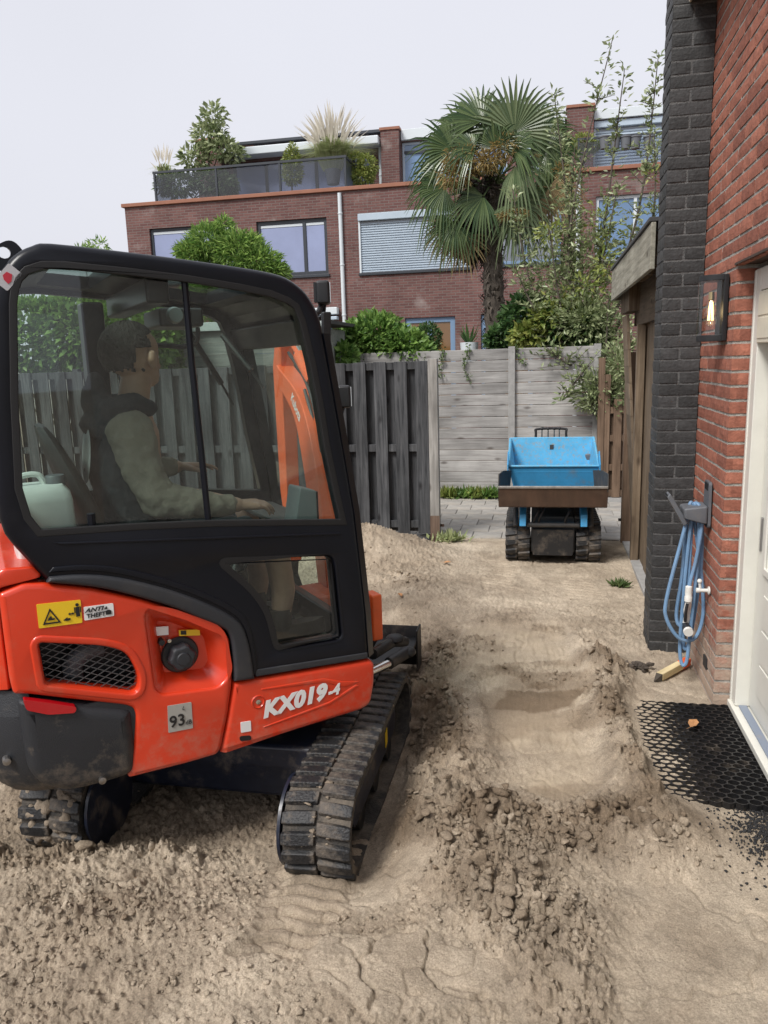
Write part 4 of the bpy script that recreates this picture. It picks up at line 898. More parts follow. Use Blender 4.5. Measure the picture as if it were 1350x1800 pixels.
# ================================================================ plants
def leaves(name, P, D, size, mat_, parent, width=.42, fold=.18, jit=.35, up=.5, seedv=1):
    """one folded two-triangle leaf per point; D = growth directions"""
    rg = np.random.default_rng(seedv); P = np.asarray(P, float); n = len(P)
    D = np.asarray(D, float)+jit*rg.normal(size=(n,3)); D /= np.linalg.norm(D, axis=1, keepdims=True)+1e-9
    N = rg.normal(size=(n,3))*.6+np.array([0,-.35,up]); Sd = np.cross(D, N); Sd /= np.linalg.norm(Sd, axis=1, keepdims=True)+1e-9; N = np.cross(Sd, D)
    s = (np.asarray(size)*np.ones(n)*rg.uniform(.65,1.25,n))[:,None]
    a = P; b = P+D*s*.45+Sd*s*width*.5+N*s*fold*.5; c = P+D*s-N*s*.12; d = P+D*s*.45-Sd*s*width*.5+N*s*fold*.5
    V = np.stack([a,b,c,d], 1).reshape(-1,3); i = np.arange(n)*4; T = np.stack([np.stack([i,i+1,i+2],1), np.stack([i,i+2,i+3],1)], 1).reshape(-1,3)
    return npobj(name, V, T, mat_, parent)
def blob(cs, n, seedv=1, shell=.55):
    """points and outward directions in a set of ellipsoids (centre, radii, weight)"""
    rg = np.random.default_rng(seedv); w = np.array([c[2] if len(c) > 2 else c[1][0]*c[1][1] for c in cs], float); w /= w.sum()
    k = rg.choice(len(cs), n, p=w); C = np.array([c[0] for c in cs], float)[k]; Rr_ = np.array([c[1] for c in cs], float)[k]
    d = rg.normal(size=(n,3)); d /= np.linalg.norm(d, axis=1, keepdims=True); r = shell+(1-shell)*rg.random(n)**.7
    return C+d*Rr_*r[:,None], d
L_IVY = leafmat('ivy_leaf', (.06,.14,.03), (.24,.38,.09)); L_DK = leafmat('dark_leaf', (.03,.075,.025), (.10,.18,.055))
L_MID = leafmat('mid_leaf', (.07,.12,.04), (.18,.25,.09)); L_YEL = leafmat('yellow_leaf', (.16,.23,.05), (.34,.36,.10))
L_FEA = leafmat('feathery_leaf', (.10,.22,.05), (.40,.56,.15)); L_OLV = leafmat('olive_leaf', (.13,.18,.07), (.42,.47,.26), .30)
L_GRS = leafmat('reed_leaf', (.26,.32,.13), (.45,.48,.26)); L_PLU = leafmat('plume', (.48,.44,.36), (.68,.64,.56))
BARK = mat('bark', (.085,.07,.055), .95, var=.35, scale=14, bump=.9, bscale=40)
GSTEM = mat('green_stem', (.10,.11,.05), .8)
def stem(root, pts, r0, r1, mt=BARK, name='stem', n=7):
    pts = [Vector(p) for p in pts]; k = len(pts); mb = MB(); mb.tube(pts, [r0+(r1-r0)*i/(k-1) for i in range(k)], n); return obj(name, mb, mt, root, smooth=True)
def shrub(name, label, cat, cs, n, size, mt, base, seedv, width=.42, up=.5, shell=.5, jit=.45, inner=None, group=None):
    root = thing(name, label, cat, (0,0,0), 0, group)
    P, D = blob(cs, n, seedv, shell); leaves('crown', P, D, size, mt, root, width, seedv=seedv, up=up, jit=jit)
    c0 = Vector(cs[0][0])
    mb = MB()
    for c in cs:
        b = Vector(base); t = Vector(c[0]); mb.tube([b, b.lerp(t,.5)+Vector((random.uniform(-.05,.05),0,.05)), t], [.022,.014,.005], 6)
    obj('stem', mb, BARK, root, smooth=True)
    return root
def A(px, py, Y): return tuple(at(px, py, Y))
# climber spilling over the plank wall, left of the gateway
shrub('climbing_shrub', 'bright green leafy climber spilling over the fence top beside the cab', 'shrub',
      [(A(660,596,10.35),(.42,.30,.34)),(A(620,605,10.2),(.25,.25,.22)),(A(705,610,10.3),(.36,.28,.22)),(A(735,625,10.25),(.22,.2,.14)),(A(605,625,9.6),(.14,.2,.12))], 5200, .105, L_IVY, A(660,760,10.4), 11, .5, .2)
shrub('round_bush', 'small dark dense bush before the blue framed door', 'shrub', [(A(752,597,11.5),(.20,.2,.24)),(A(742,608,11.4),(.18,.2,.16))], 2600, .055, L_DK, A(750,720,11.5), 12)
shrub('garden_bush', 'dark leafy bush behind the plank wall right of the palm trunk', 'shrub',
      [(A(925,565,10.9),(.34,.3,.34)),(A(985,575,10.7),(.40,.3,.30)),(A(1030,585,10.6),(.3,.3,.3)),(A(880,595,11.2),(.20,.2,.14))], 5200, .105, L_DK, A(950,760,10.9), 13, .6)
shrub('golden_bush', 'yellow green shrub in front of the dark bush by the palm', 'shrub', [(A(930,590,10.6),(.24,.2,.16)),(A(960,560,10.6),(.22,.2,.16)),(A(995,545,10.7),(.20,.2,.12))], 1500, .10, L_YEL, A(940,760,10.6), 14, .55)
shrub('feathery_tree', 'feathery bright green tree rising behind the cab roof', 'tree',
      [(A(372,430,13.5),(.42,.4,.34)),(A(345,450,13.5),(.34,.4,.26)),(A(420,445,13.4),(.5,.4,.36)),(A(455,465,13.4),(.42,.4,.26)),(A(395,400,13.5),(.14,.2,.16)),(A(440,430,13.5),(.16,.2,.14)),(A(330,440,13.5),(.16,.2,.12)),(A(480,480,13.4),(.26,.3,.16)),(A(400,520,13.4),(.9,.5,.45))], 13000, .14, L_FEA, A(400,800,13.5), 15, .13, .35, .4, .5)
shrub('distant_tree', 'tip of a small green tree showing over the rear of the cab roof', 'tree', [(A(172,432,15),(.20,.2,.13)),(A(150,450,15),(.35,.3,.2))], 420, .12, L_FEA, A(165,700,15), 16, .25)
# hedge and ivy behind the fence, seen through the cab glass
shrub('ivy_hedge', 'ivy covered hedge rising behind the dark fence, seen through the cab', 'hedge',
      [(A(60,590,8.1),(.6,.3,.42)),(A(140,585,8.1),(.6,.3,.45)),(A(210,590,8.1),(.5,.3,.45)),(A(260,585,8.1),(.32,.3,.42)),(A(-60,590,8.1),(.7,.3,.42)),(A(-160,580,8.1),(.7,.3,.5))], 12000, .085, L_IVY, A(120,760,8.2), 17, .7, .2, .7)
shrub('ivy_column', 'narrow dark ivy column against the green grey shed', 'ivy', [(A(300,595,8.45),(.13,.15,.22)),(A(302,640,8.45),(.11,.15,.16)),(A(296,560,8.45),(.12,.15,.12))], 1900, .075, L_MID, A(300,800,8.5), 18, .7)
# small plants: weeds at the foot of the planks and pillar, trailing ivy on the planks
def tuft(name, label, c, n, h, spread, mt, seedv, cat='weed', wd=.16, group=None):
    root = thing(name, label, cat, c, 0, group); rg = np.random.default_rng(seedv)
    P = np.stack([rg.normal(0,spread,n), rg.normal(0,spread*.6,n), np.zeros(n)], 1); D = np.stack([rg.normal(0,.6,n), rg.normal(0,.5,n), np.ones(n)], 1); leaves('blades', P, D, h, mt, root, wd, seedv=seedv, jit=.3)
    k = n//2; P2 = np.stack([rg.normal(0,spread,k), rg.normal(0,spread*.6,k), rg.uniform(0,h*.4,k)], 1); D2 = rg.normal(size=(k,3)); leaves('foliage', P2, D2, h*.42, mt, root, .6, seedv=seedv+1); return root
for i, (px, w, wd_) in enumerate(((790,.05,'by the fence end'),(815,.09,'at the middle of the bare planks'),(838,.07,'close to a grass tuft'),(862,.06,'touching the dumper scoop'))):
    p = at(px, 878, 9.93); tuft('wall_weed', 'green weeds at the foot of the plank wall, '+wd_, (p.x, 9.93, 0), 150, .15, w, L_IVY if i % 2 else L_YEL, 30+i, group='weeds along the plank wall')
tuft('pillar_weed', 'low green weed on the sand at the foot of the black pillar', (.60,6.05,hz(.60,6.05)), 80, .075, .035, L_MID, 41)
tuft('gate_grass', 'dry yellowish grass at the foot of the pale fence post', (-.90,7.46,hz(-.9,7.4)), 90, .12, .09, L_GRS, 42, cat='grass tuft')
def trail(label, px, y0, y1, n, seedv):
    root = thing('trailing_ivy', label, 'ivy', (0,0,0), 0, 'ivy strands on the plank wall'); rg = np.random.default_rng(seedv); pts = []; 
    for k in range(12): t = k/11; p = at(px+6*math.sin(t*5+seedv)+8*t, y0+(y1-y0)*t, PY-.05); pts.append(p)
    stem(root, pts, .005, .002, GSTEM, n=5); q = rg.integers(0, 12, n); P = np.array([pts[i] for i in q])+rg.normal(0,.016,(n,3))*np.array([1,.5,1.6]); leaves('foliage', P, rg.normal(size=(n,3))+np.array([0,-.4,-.4]), .038, L_MID, root, .6, seedv=seedv)
trail('thin ivy strand hanging by the pale fence post', 772, 612, 662, 70, 51); trail('ivy strand hanging down the middle of the planks', 817, 610, 668, 90, 52); trail('short ivy strand beside the grey slotted post', 908, 608, 640, 50, 53)

# ---------------------------------------------------------------- palm
palm = thing('palm_tree', 'fan palm with shaggy trunk and orange flower sprays behind the plank wall', 'palm', (0,0,0))
PYY = 12.0; cc = at(868, 330, PYY)
tp = [at(868,760,PYY), at(872,620,PYY), at(868,520,PYY), at(866,440,PYY), at(868,330,PYY)]
PB = mat('palm_fibre', (.075,.062,.05), .97, var=.45, scale=18, bump=1, bscale=50, stretch=(1,1,.35))
mb = MB(); sp = smooth_path(tp, 10); mb.tube(sp, [.165+.014*math.sin(i*2.1)-.025*(i/len(sp)) for i in range(len(sp))], 14); obj('trunk', mb, PB, palm, smooth=True)
mb = MB(); rgp = random.Random(5)
for i in range(420):
    p = sp[rgp.randrange(8,len(sp)-2)]; a = rgp.uniform(0,6.28); r = .17; q = p+Vector((r*math.cos(a), r*math.sin(a), rgp.uniform(-.05,.05))); dq = Vector((math.cos(a)*.6, math.sin(a)*.6, rgp.choice((-1,.9))*rgp.uniform(.3,1))); s = rgp.uniform(.06,.17)
    sd_ = Vector((-math.sin(a), math.cos(a), 0))*rgp.uniform(.012,.03); mb.add([q-sd_, q+sd_, q+dq*s], [(0,1,2)])
obj('leaf_bases', mb, PB, palm)['kind'] = 'stuff'
L_PALM = leafmat('palm_leaf', (.032,.065,.024), (.115,.16,.062), .3, .25); L_PALM2 = leafmat('palm_leaf_pale', (.08,.12,.055), (.18,.225,.115), .3, .25)
L_DEAD = leafmat('palm_dead', (.16,.11,.05), (.30,.23,.11), .6, .2)
def fan(hub, ax, nrm, Rf, mt, nseg=30, span=104, droop=.25, seedv=0):
    ax = Vector(ax).normalized(); nrm = Vector(nrm); nrm = (nrm-ax*nrm.dot(ax)).normalized(); sdv = nrm.cross(ax); rg = random.Random(seedv); mb = MB()
    mb.tube([cc+(hub-cc)*.05, cc.lerp(hub,.5)+Vector((0,0,.06)), hub], [.022,.014,.010], 5)
    for i in range(nseg):
        th = R(-span+2*span*i/(nseg-1)); d = ax*math.cos(th)+sdv*math.sin(th); e = -ax*math.sin(th)+sdv*math.cos(th)
        ln = Rf*(1-.16*(abs(th)/R(span))**2)*rg.uniform(.93,1.05); dr = droop*rg.uniform(.4,2.2)+(.5 if rg.random() < .12 else 0); th += rg.uniform(-.03,.03); pts = []; wv = [.010,.034,.022,.013,.002]; ts = [.04,.40,.56,.80,1.0]
        for t, w in zip(ts, wv):
            g_ = max(0, t-.45); c = hub+d*ln*t+Vector((0,0,-1))*ln*dr*g_*g_*2.2+nrm*(.004*(1 if i % 2 else -1)*t)
            ww = min(w*Rf/.7, ln*t*math.radians(2*span/nseg)*.56); pts.append((c-e*ww+nrm*ww*.5, c, c+e*ww+nrm*ww*.5))
        n = len(mb.v)
        for a_, b_, c_ in pts: mb.v += [tuple(a_), tuple(b_), tuple(c_)]
        for k in range(len(pts)-1):
            o_ = n+3*k; mb.f += [(o_,o_+1,o_+4,o_+3),(o_+1,o_+2,o_+5,o_+4)]
    return obj('frond', mb, mt, palm)
# (hub px, hub py, image angle of the axis, radius m, depth offset, tilt of the face, droop)
FR = [(905,232,72,.86,-.1,.5,.1),(848,212,112,.74,.0,.5,.12),(812,232,150,.66,.05,.3,.35),(795,262,178,.66,-.1,.2,.5),(945,235,22,.70,.05,.4,.35),(962,262,-12,.66,0,.3,.6),(880,225,90,.6,.3,.6,.3),
      (782,330,208,.66,-.2,.1,.55),(800,392,235,.56,-.25,.2,.4),(815,415,255,.50,-.1,.2,.3),(790,400,225,.5,.15,.2,.4),(905,292,-22,.62,-.45,.7,.7),(905,355,-48,.62,-.35,.2,.4),(905,385,-60,.56,-.2,.2,.3),
      (930,330,-50,.66,.1,.2,.6),(960,300,-40,.6,.2,.2,.7),(835,395,240,.5,.3,.2,.3),(825,365,230,.5,.35,.2,.4),(920,375,-55,.5,.3,.2,.4),(830,255,140,.6,.3,.5,.4),(930,262,35,.6,.3,.5,.4),(870,260,80,.55,-.5,1.2,.8),(835,225,128,.7,.2,.5,.3),(925,222,48,.72,.25,.5,.3),(885,240,84,.78,.1,.5,.2),(775,300,192,.62,.1,.2,.5),(965,330,-35,.6,-.1,.2,.5),(850,345,215,.6,-.4,.5,.6),(835,262,160,.52,-.5,.9,.8),(900,262,20,.52,-.5,.9,.8)]
for i, (hx_, hy_, an, Rf, dy, tilt, dr) in enumerate(FR):
    hub = at(hx_, hy_, PYY+dy); fan(hub, (math.cos(R(an)), -.25 if dy < 0 else .25, math.sin(R(an))), (random.uniform(-.3,.3), -1, tilt*.6), Rf*random.uniform(.92,1.06), L_PALM2 if i in (11,12,13,0) else L_DEAD if i in (9,10,17,26) else L_PALM, seedv=i, droop=dr*.9+.05, span=random.uniform(80,108), nseg=random.choice((24,27,30)))
FLW = leafmat('palm_flower', (.26,.17,.06), (.46,.36,.15))
P, D = blob([(A(815,282,11.6),(.30,.25,.22)),(A(800,310,11.5),(.26,.2,.18)),(A(885,262,11.55),(.26,.2,.20)),(A(855,285,11.5),(.22,.2,.14))], 2300, 61, .1); leaves('flower_spray', P, D+np.array([0,0,-.3]), .085, FLW, palm, .14, seedv=61)['kind'] = 'stuff'
P, D = blob([(A(935,285,11.7),(.10,.1,.10)),(A(902,378,11.5),(.22,.1,.05)),(A(985,300,12),(.12,.1,.12))], 700, 62, .1); leaves('flower_spray', P, D, .075, FLW, palm, .2, seedv=62)['kind'] = 'stuff'
P, D = blob([(A(850,345,12.1),(.26,.25,.45)),(A(830,410,12.2),(.22,.2,.30))], 900, 63, .1); leaves('dead_fronds', P, D+np.array([0,0,-1.2]), .32, PB, palm, .10, seedv=63)['kind'] = 'stuff'

# ---------------------------------------------------------------- slender fruit tree at the alley end
ft = thing('fruit_tree', 'slender upright tree with loose olive green leaves beside the lean-to roof', 'tree', (0,0,0))
rgf = random.Random(8); base = Vector((.95, 10.35, 0))
crotch = at(1030, 640, 10.45)
stem(ft, [base, base.lerp(crotch,.5)+Vector((.04,0,0)), crotch], .05, .035, name='trunk')
shoots = [((1030,640),(1000,420),(1078,62),10.5),((1040,620),(1062,400),(1098,120),10.7),((1050,600),(1120,380),(1158,92),10.9),((1040,610),(1140,420),(1150,230),10.6),((1020,620),(1000,380),(974,165),10.9),
          ((1030,630),(1000,470),(1010,260),10.6),((1010,640),(940,520),(900,330),10.7),((1000,640),(950,560),(905,470),10.5),((1010,650),(1040,560),(1085,330),10.5),((1020,650),(990,560),(965,400),10.4),
          ((1040,660),(1090,560),(1110,400),10.5),((1030,660),(1060,640),(1070,520),10.2),((1050,660),(1080,690),(1075,750),9.85),((1050,650),(1020,660),(985,705),9.8),((1060,660),(1100,640),(1105,560),10.3),((1060,670),(1090,720),(1100,740),9.9),((1050,660),(1040,700),(1040,715),9.8),((1040,640),(1000,640),(960,610),10.0)]
LP = []; LD = []; LZ = []; mbb = MB()
for (a0, a1, a2, Yd) in shoots:
    p0 = crotch if a0[1] < 660 else at(a0[0], a0[1], 10.3); p1 = at(a1[0], a1[1], Yd); p2 = at(a2[0], a2[1], Yd)
    pts = smooth_path([p0, p1, p2], 14); k = len(pts); mbb.tube(pts, [.022*(1-i/k)+.004 for i in range(k)], 5)
    for j in range(int(80*(p2-p0).length/2.4)+30):
        t = .22+.78*rgf.random()**.8; i = min(int(t*(k-1)), k-2); q = pts[i].lerp(pts[i+1], rgf.random()); sp_ = .06+.22*(1-t); 
        if rgf.random() < .30 and t < .85:
            e = q+Vector((rgf.gauss(0,.22), rgf.gauss(0,.18), rgf.uniform(-.05,.30)))*(1.35-t); mbb.tube([q, e], [.005,.002], 4)
            for _ in range(9):
                s_ = rgf.random(); w_ = q.lerp(e, s_); LP.append(w_[:]); LD.append((rgf.gauss(0,.7), rgf.gauss(0,.7), .5)); LZ.append(.072)
        o_ = Vector((rgf.gauss(0,1), rgf.gauss(0,1), rgf.gauss(.3,.6))); LP.append((q+o_*sp_*.5)[:]); LD.append((o_.x, o_.y, o_.z*.6+.35)); LZ.append(.085)
obj('branches', mbb, BARK, ft, smooth=True)
P, D = blob([(A(1010,520,10.6),(.45,.35,.55)),(A(1060,600,10.4),(.34,.3,.4)),(A(1085,680,10.0),(.20,.2,.35)),(A(1040,450,10.7),(.4,.3,.4)),(A(960,480,10.8),(.3,.3,.4)),(A(1050,690,9.85),(.30,.15,.30)),(A(1085,640,9.9),(.2,.15,.35))], 3300, 71, .15)
P3, D3 = blob([(A(1050,690,9.85),(.30,.15,.28)),(A(1088,650,9.9),(.18,.15,.40)),(A(1030,560,10.3),(.4,.2,.35))], 1500, 74, .1); P = np.concatenate([P,P3]); D = np.concatenate([D,D3])
leaves('crown', np.concatenate([np.array(LP), P]), np.concatenate([np.array(LD), D+np.array([0,0,.2])]), np.concatenate([np.array(LZ), np.full(len(P),.075)]), L_OLV, ft, .40, seedv=72)
P, D = blob([(A(1030,505,10.3),(.22,.2,.16)),(A(1065,470,10.3),(.16,.2,.2)),(A(965,410,10.5),(.2,.2,.12)),(A(1145,310,10.5),(.08,.1,.1)),(A(990,560,10.4),(.4,.2,.4)),(A(1060,400,10.6),(.35,.2,.4))], 500, 73, .1); leaves('young_leaves', P, D, .085, L_YEL, ft, .4, seedv=73)

# ---------------------------------------------------------------- plants on the roof terrace
TY = 21.2
shrub('terrace_tree', 'small loose green tree on the roof terrace above the railing', 'tree', [(A(375,208,TY),(.36,.4,.42)),(A(368,238,TY),(.52,.5,.34)),(A(390,262,TY),(.55,.5,.28)),(A(340,278,TY),(.42,.4,.30)),(A(415,272,TY),(.25,.3,.16))], 1300, .17, L_OLV, A(365,330,TY), 81, .5, .4, .2)
def grass(name, label, px, py, w, h, n, seedv, plume=True):
    b = at(px, py, TY); root = thing(name, label, 'grass', b); rg = random.Random(seedv); mb = MB(); mp_ = MB()
    for i in range(n):
        a = rg.uniform(0,6.28); s = rg.random()**.6; d = Vector((math.cos(a)*s*w, math.sin(a)*s*w*.6, 0)); hh_ = h*rg.uniform(.55,1)*(1-.25*s); o = d*.25
        tip = d*(1.0+.5*s)+Vector((0,0,hh_*(.72-.25*s))); mid = d*.5+Vector((0,0,hh_*.62)); wv = Vector((.014,0,0)); mb.add([o-wv,o+wv,mid+wv,tip,mid-wv],[(0,1,2,4),(4,2,3)])
        if plume and i % 7 == 0:
            t2 = d*.85+Vector((0,0,hh_*1.25)); m2 = d*.6+Vector((0,0,hh_*.8)); wq = Vector((.028,0,0)); mp_.add([m2-wv*.4, m2+wv*.4, (m2+t2)/2+wq, t2+Vector((d.x*.25,0,.06)), (m2+t2)/2-wq], [(0,1,2,4),(4,2,3)])
    obj('blades', mb, L_GRS, root)
    if plume: obj('plumes', mp_, L_PLU, root)
    mb = MB(); mb.lathe([(.16,-.35),(.22,.02),(.19,.02),(.17,-.02),(.01,-.03)], 14); obj('pot', mb, POT, root, smooth=True)
grass('plume_grass', 'tall plumed ornamental grass on the roof terrace corner', 585, 300, 1.0, 1.45, 900, 82); grass('dry_grass', 'pale dry grass at the far end of the roof terrace', 290, 318, .42, .85, 120, 83)
shrub('cone_shrub', 'small golden conifer in a pot behind the terrace railing', 'shrub', [(A(514,282,TY),(.24,.2,.34)),(A(514,264,TY),(.12,.1,.2)),(A(514,305,TY),(.28,.2,.3))], 1300, .10, L_YEL, A(514,345,TY), 85)
shrub('terrace_shrub', 'rounded yellow green shrub where the terrace railing turns back', 'shrub', [(A(645,292,TY),(.26,.3,.30)),(A(638,310,TY),(.3,.3,.2)),(A(625,285,TY),(.2,.2,.25))], 1500, .10, L_YEL, A(640,340,TY), 86)
shrub('terrace_hedge', 'low green planting behind the mesh railing of the terrace', 'shrub', [(A(310,325,TY),(.65,.3,.32)),(A(370,318,TY),(.6,.3,.30)),(A(395,325,TY),(.4,.3,.25))], 2200, .14, L_MID, A(340,350,TY), 87)
shrub('yellow_flowers', 'yellow flowering plant on the upper right terrace rail', 'flowers', [(A(1025,248,20.6),(.26,.2,.16)),(A(1040,258,20.6),(.2,.2,.12))], 700, .09, L_YEL, A(1025,290,20.6), 88)

wp = thing('white_planter', 'white planter with stiff pointed leaves behind the plank wall', 'planter', at(825,622,11.2)); mb = MB(); mb.lathe([(.10,-.25),(.13,.16),(.11,.16),(.10,.12),(.01,.11)], 16); obj('pot', mb, PWH, wp, smooth=True)
mb = MB(); rgw = random.Random(2)
for k in range(14):
    a = rgw.uniform(0,6.28); sdw = Vector((-math.sin(a),math.cos(a),0))*.018; d = Vector((math.cos(a)*.16,math.sin(a)*.16,rgw.uniform(.16,.34))); b0 = Vector((0,0,.10)); mb.add([b0-sdw,b0+sdw,b0+d*.6+sdw*1.2,b0+d,b0+d*.6-sdw*1.2],[(0,1,2,4),(4,2,3)])
obj('leaves', mb, L_DK, wp)

# ================================================================ mini excavator
EXO = Vector((-1.25, 3.09, -.10)); EXR = R(40)
ex = thing('mini_excavator', 'orange and black tracked mini excavator with glazed cab on the dug sand', 'excavator', EXO, EXR)
EXM = Matrix.Translation(EXO) @ Matrix.Rotation(EXR, 4, 'Z'); EXI = EXM.inverted()
def lx(px, py, Y): return EXI @ at(px, py, Y)
ORG = mat('orange_paint', (.60,.040,.011), .30, var=.05, scale=3, coat=.3, dirt=.38, dirtcol=(.36,.15,.085), dscale=5.5, dthr=.54, bump=.02, bscale=350, zd=(.44,.70,.30))
ORG2 = mat('boom_orange', (.78,.125,.03), .4, var=.06, scale=6, dirt=.3, dirtcol=(.30,.16,.09), dscale=7)
CAB = mat('cab_black', (.0055,.0065,.0105), .30, var=.15, scale=5, dirt=.12, dirtcol=(.03,.029,.028), dscale=6, dthr=.58, spec=.28)
MOU = mat('moulded_grey', (.022,.024,.029), .52, bump=.25, bscale=420, dirt=.18, dirtcol=(.12,.10,.08), dscale=5)
CWT = mat('counterweight_black', (.016,.018,.022), .50, bump=.3, bscale=320, dirt=.40, dirtcol=(.11,.095,.075), dscale=3.2, dthr=.53, zd=(.42,.66,.30))
STL = mat('chrome_rod', (.62,.61,.58), .18, metal=1); GRS = mat('greasy_black', (.010,.010,.011), .5, dirt=.6, dirtcol=(.15,.12,.09), dscale=9, dthr=.5)
NAVY = mat('navy_steel', (.012,.016,.030), .35, var=.2, dirt=.8, dirtcol=(.20,.16,.12), dscale=7, dthr=.52)
GLS = glassmat('cab_glass', (.71,.825,.775), refl=1.0, haze=.025); GLS2 = glassmat('cab_glass_front', (.90,.94,.92), refl=.8, haze=.02)
INT = mat('cab_interior', (.10,.105,.10), .7, var=.1); FLO = mat('cab_floor', (.20,.185,.16), .8, var=.25, scale=12, dirt=.6, dirtcol=(.34,.28,.21), dscale=5)

outer = [(-.862,1.206),(-.94,1.33),(-.975,1.43),(-.972,1.75),(-.945,2.02),(-.915,2.13),(-.884,2.185),(-.84,2.235),(-.79,2.262),(-.735,2.272),(-.516,2.256),(-.315,2.238),(-.139,2.219),(-.04,2.206),(.038,2.187),(.10,2.147),(.135,2.102),(.158,2.055),(.175,1.985),(.224,1.674),(.277,1.3),(.311,.88),(.316,.688),(-.181,.716),(-.263,.724),(-.26,.825),(-.271,.928),(-.372,.991),(-.47,1.052),(-.619,1.126),(-.726,1.169)]
glass = [(-.889,1.803),(-.861,2.086),(-.853,2.125),(-.838,2.16),(-.812,2.186),(-.767,2.202),(-.709,2.204),(-.522,2.190),(-.32,2.171),(-.143,2.147),(-.03,2.127),(.03,2.106),(.065,2.083),(.085,2.035),(.117,1.884),(.138,1.753),(.16,1.574),(.192,1.391),(.215,1.272),(-.113,1.311),(-.305,1.333),(-.56,1.354),(-.864,1.372),(-.893,1.425),(-.908,1.52)]
lowg = rpoly([(-.283,1.188),(.165,1.138),(.186,.80),(-.085,.812),(-.112,.965),(-.165,1.06)], [.03,.03,.025,.03,.05,.06])
oc = [tuple(p)[:2] for p in smooth_path([(a,b,0) for a,b in outer[1:22]], 3)]; outer_s = [outer[0]]+oc+outer[22:]
mb = MB(); rprism(mb, [outer_s, glass, lowg], -.507, -.435, .030, .012); cabR = obj('cab_side', mb, CAB, ex, smooth=True)
mb = MB(); rprism(mb, [outer_s, glass, lowg], .507, .435, .030, .012); cabL = obj('cab_side', mb, CAB, ex, smooth=True)
# rubber seals round the windows
for lp in (glass, lowg):
    mb = MB(); mb.prism([inset(lp,-.014), inset(lp,.010)], -.5085, -.49, 'xz'); obj('window_seal', mb, mat('rubber', (.006,.006,.007), .6) if 'rubber' not in MATS else MATS['rubber'], ex, bevel=.003)
bx0 = lambda z: -.325+.02*(2.17-z)/.83
rearp = [p for p in glass if p[0] < -.31]; 
rear_loop = [(-.889,1.803),(-.861,2.086),(-.853,2.125),(-.838,2.16),(-.812,2.186),(-.767,2.202),(-.709,2.204),(-.522,2.190),(-.325,2.172),(-.305,1.333),(-.56,1.354),(-.864,1.372),(-.893,1.425),(-.908,1.52)]
front_loop = [(-.325,2.172),(-.143,2.147),(-.03,2.127),(.03,2.106),(.065,2.083),(.085,2.035),(.117,1.884),(.138,1.753),(.16,1.574),(.192,1.391),(.215,1.272),(-.113,1.311),(-.305,1.333)]
def pane(loop, y, m, nm='pane'):
    mb = MB(); mb.prism(inset(loop,-.006), y, y+.0005, 'xz') if False else mb.add([(p[0],y,p[1]) for p in inset(loop,-.006)], [tuple(range(len(loop)))]); return obj(nm, mb, m, ex)
pane(rear_loop, -.476, GLS, 'rear_pane'); pane(front_loop, -.470, GLS, 'front_pane'); pane(lowg, -.472, GLS, 'lower_pane')
pane(glass, .470, GLS2, 'door_pane'); pane(lowg, .470, GLS2, 'lower_pane')
mb = MB(); mb.tube([(-.325,-.474,2.175),(-.322,-.474,1.9),(-.312,-.474,1.6),(-.305,-.474,1.33)], .012, 8); obj('window_divider', mb, CAB, ex, smooth=True)
mb = MB(); mb.tube([(-.885,-.474,1.366),(-.56,-.474,1.348),(-.305,-.474,1.327),(.21,-.474,1.268)], .010, 8); obj('window_rail', mb, CAB, ex, smooth=True)
mb = MB(); mb.tube([(-.70,-.474,1.36),(-.70,-.474,1.41)], .014, 8); obj('window_catch', mb, CAB, ex, smooth=True)
# grooves of the side panel: raised lower skirt line and crescent moulding
cur = [(-.862,1.206),(-.726,1.169),(-.619,1.126),(-.47,1.052),(-.372,.991),(-.30,.945),(-.268,.905),(-.260,.825),(-.262,.722)]
curo = [(-.852,1.224),(-.75,1.215),(-.63,1.184),(-.47,1.114),(-.345,1.042),(-.255,.975),(-.213,.92),(-.193,.83),(-.184,.714)]
cs1 = [tuple(p)[:2] for p in smooth_path([(a,b,0) for a,b in cur], 4)]; cs2 = [tuple(p)[:2] for p in smooth_path([(a,b,0) for a,b in curo], 4)]
mb = MB(); rprism(mb, [cs1+cs2[::-1]], -.522, -.49, .014); obj('arch_moulding', mb, MOU, ex, smooth=True)
cs3 = [tuple(p)[:2] for p in smooth_path([(a-.002,b+.012,0) for a,b in curo], 4)]; cs4 = [tuple(p)[:2] for p in smooth_path([(a+.015,b+.030,0) for a,b in curo], 4)]
mb = MB(); mb.prism(cs3+cs4[::-1], -.512, -.503, 'xz'); obj('arch_rib', mb, CAB, ex, bevel=.004)
mb = MB(); mb.prism([(-.178,.720),(.30,.690),(.30,.716),(-.178,.748)], -.512, -.503, 'xz'); obj('sill_rib', mb, MOU, ex, bevel=.004)
mb = MB(); mb.prism([(-.83,1.335),(.20,1.232),(.20,1.222),(-.80,1.322)], -.511, -.503, 'xz'); obj('panel_rib', mb, CAB, ex, bevel=.003)
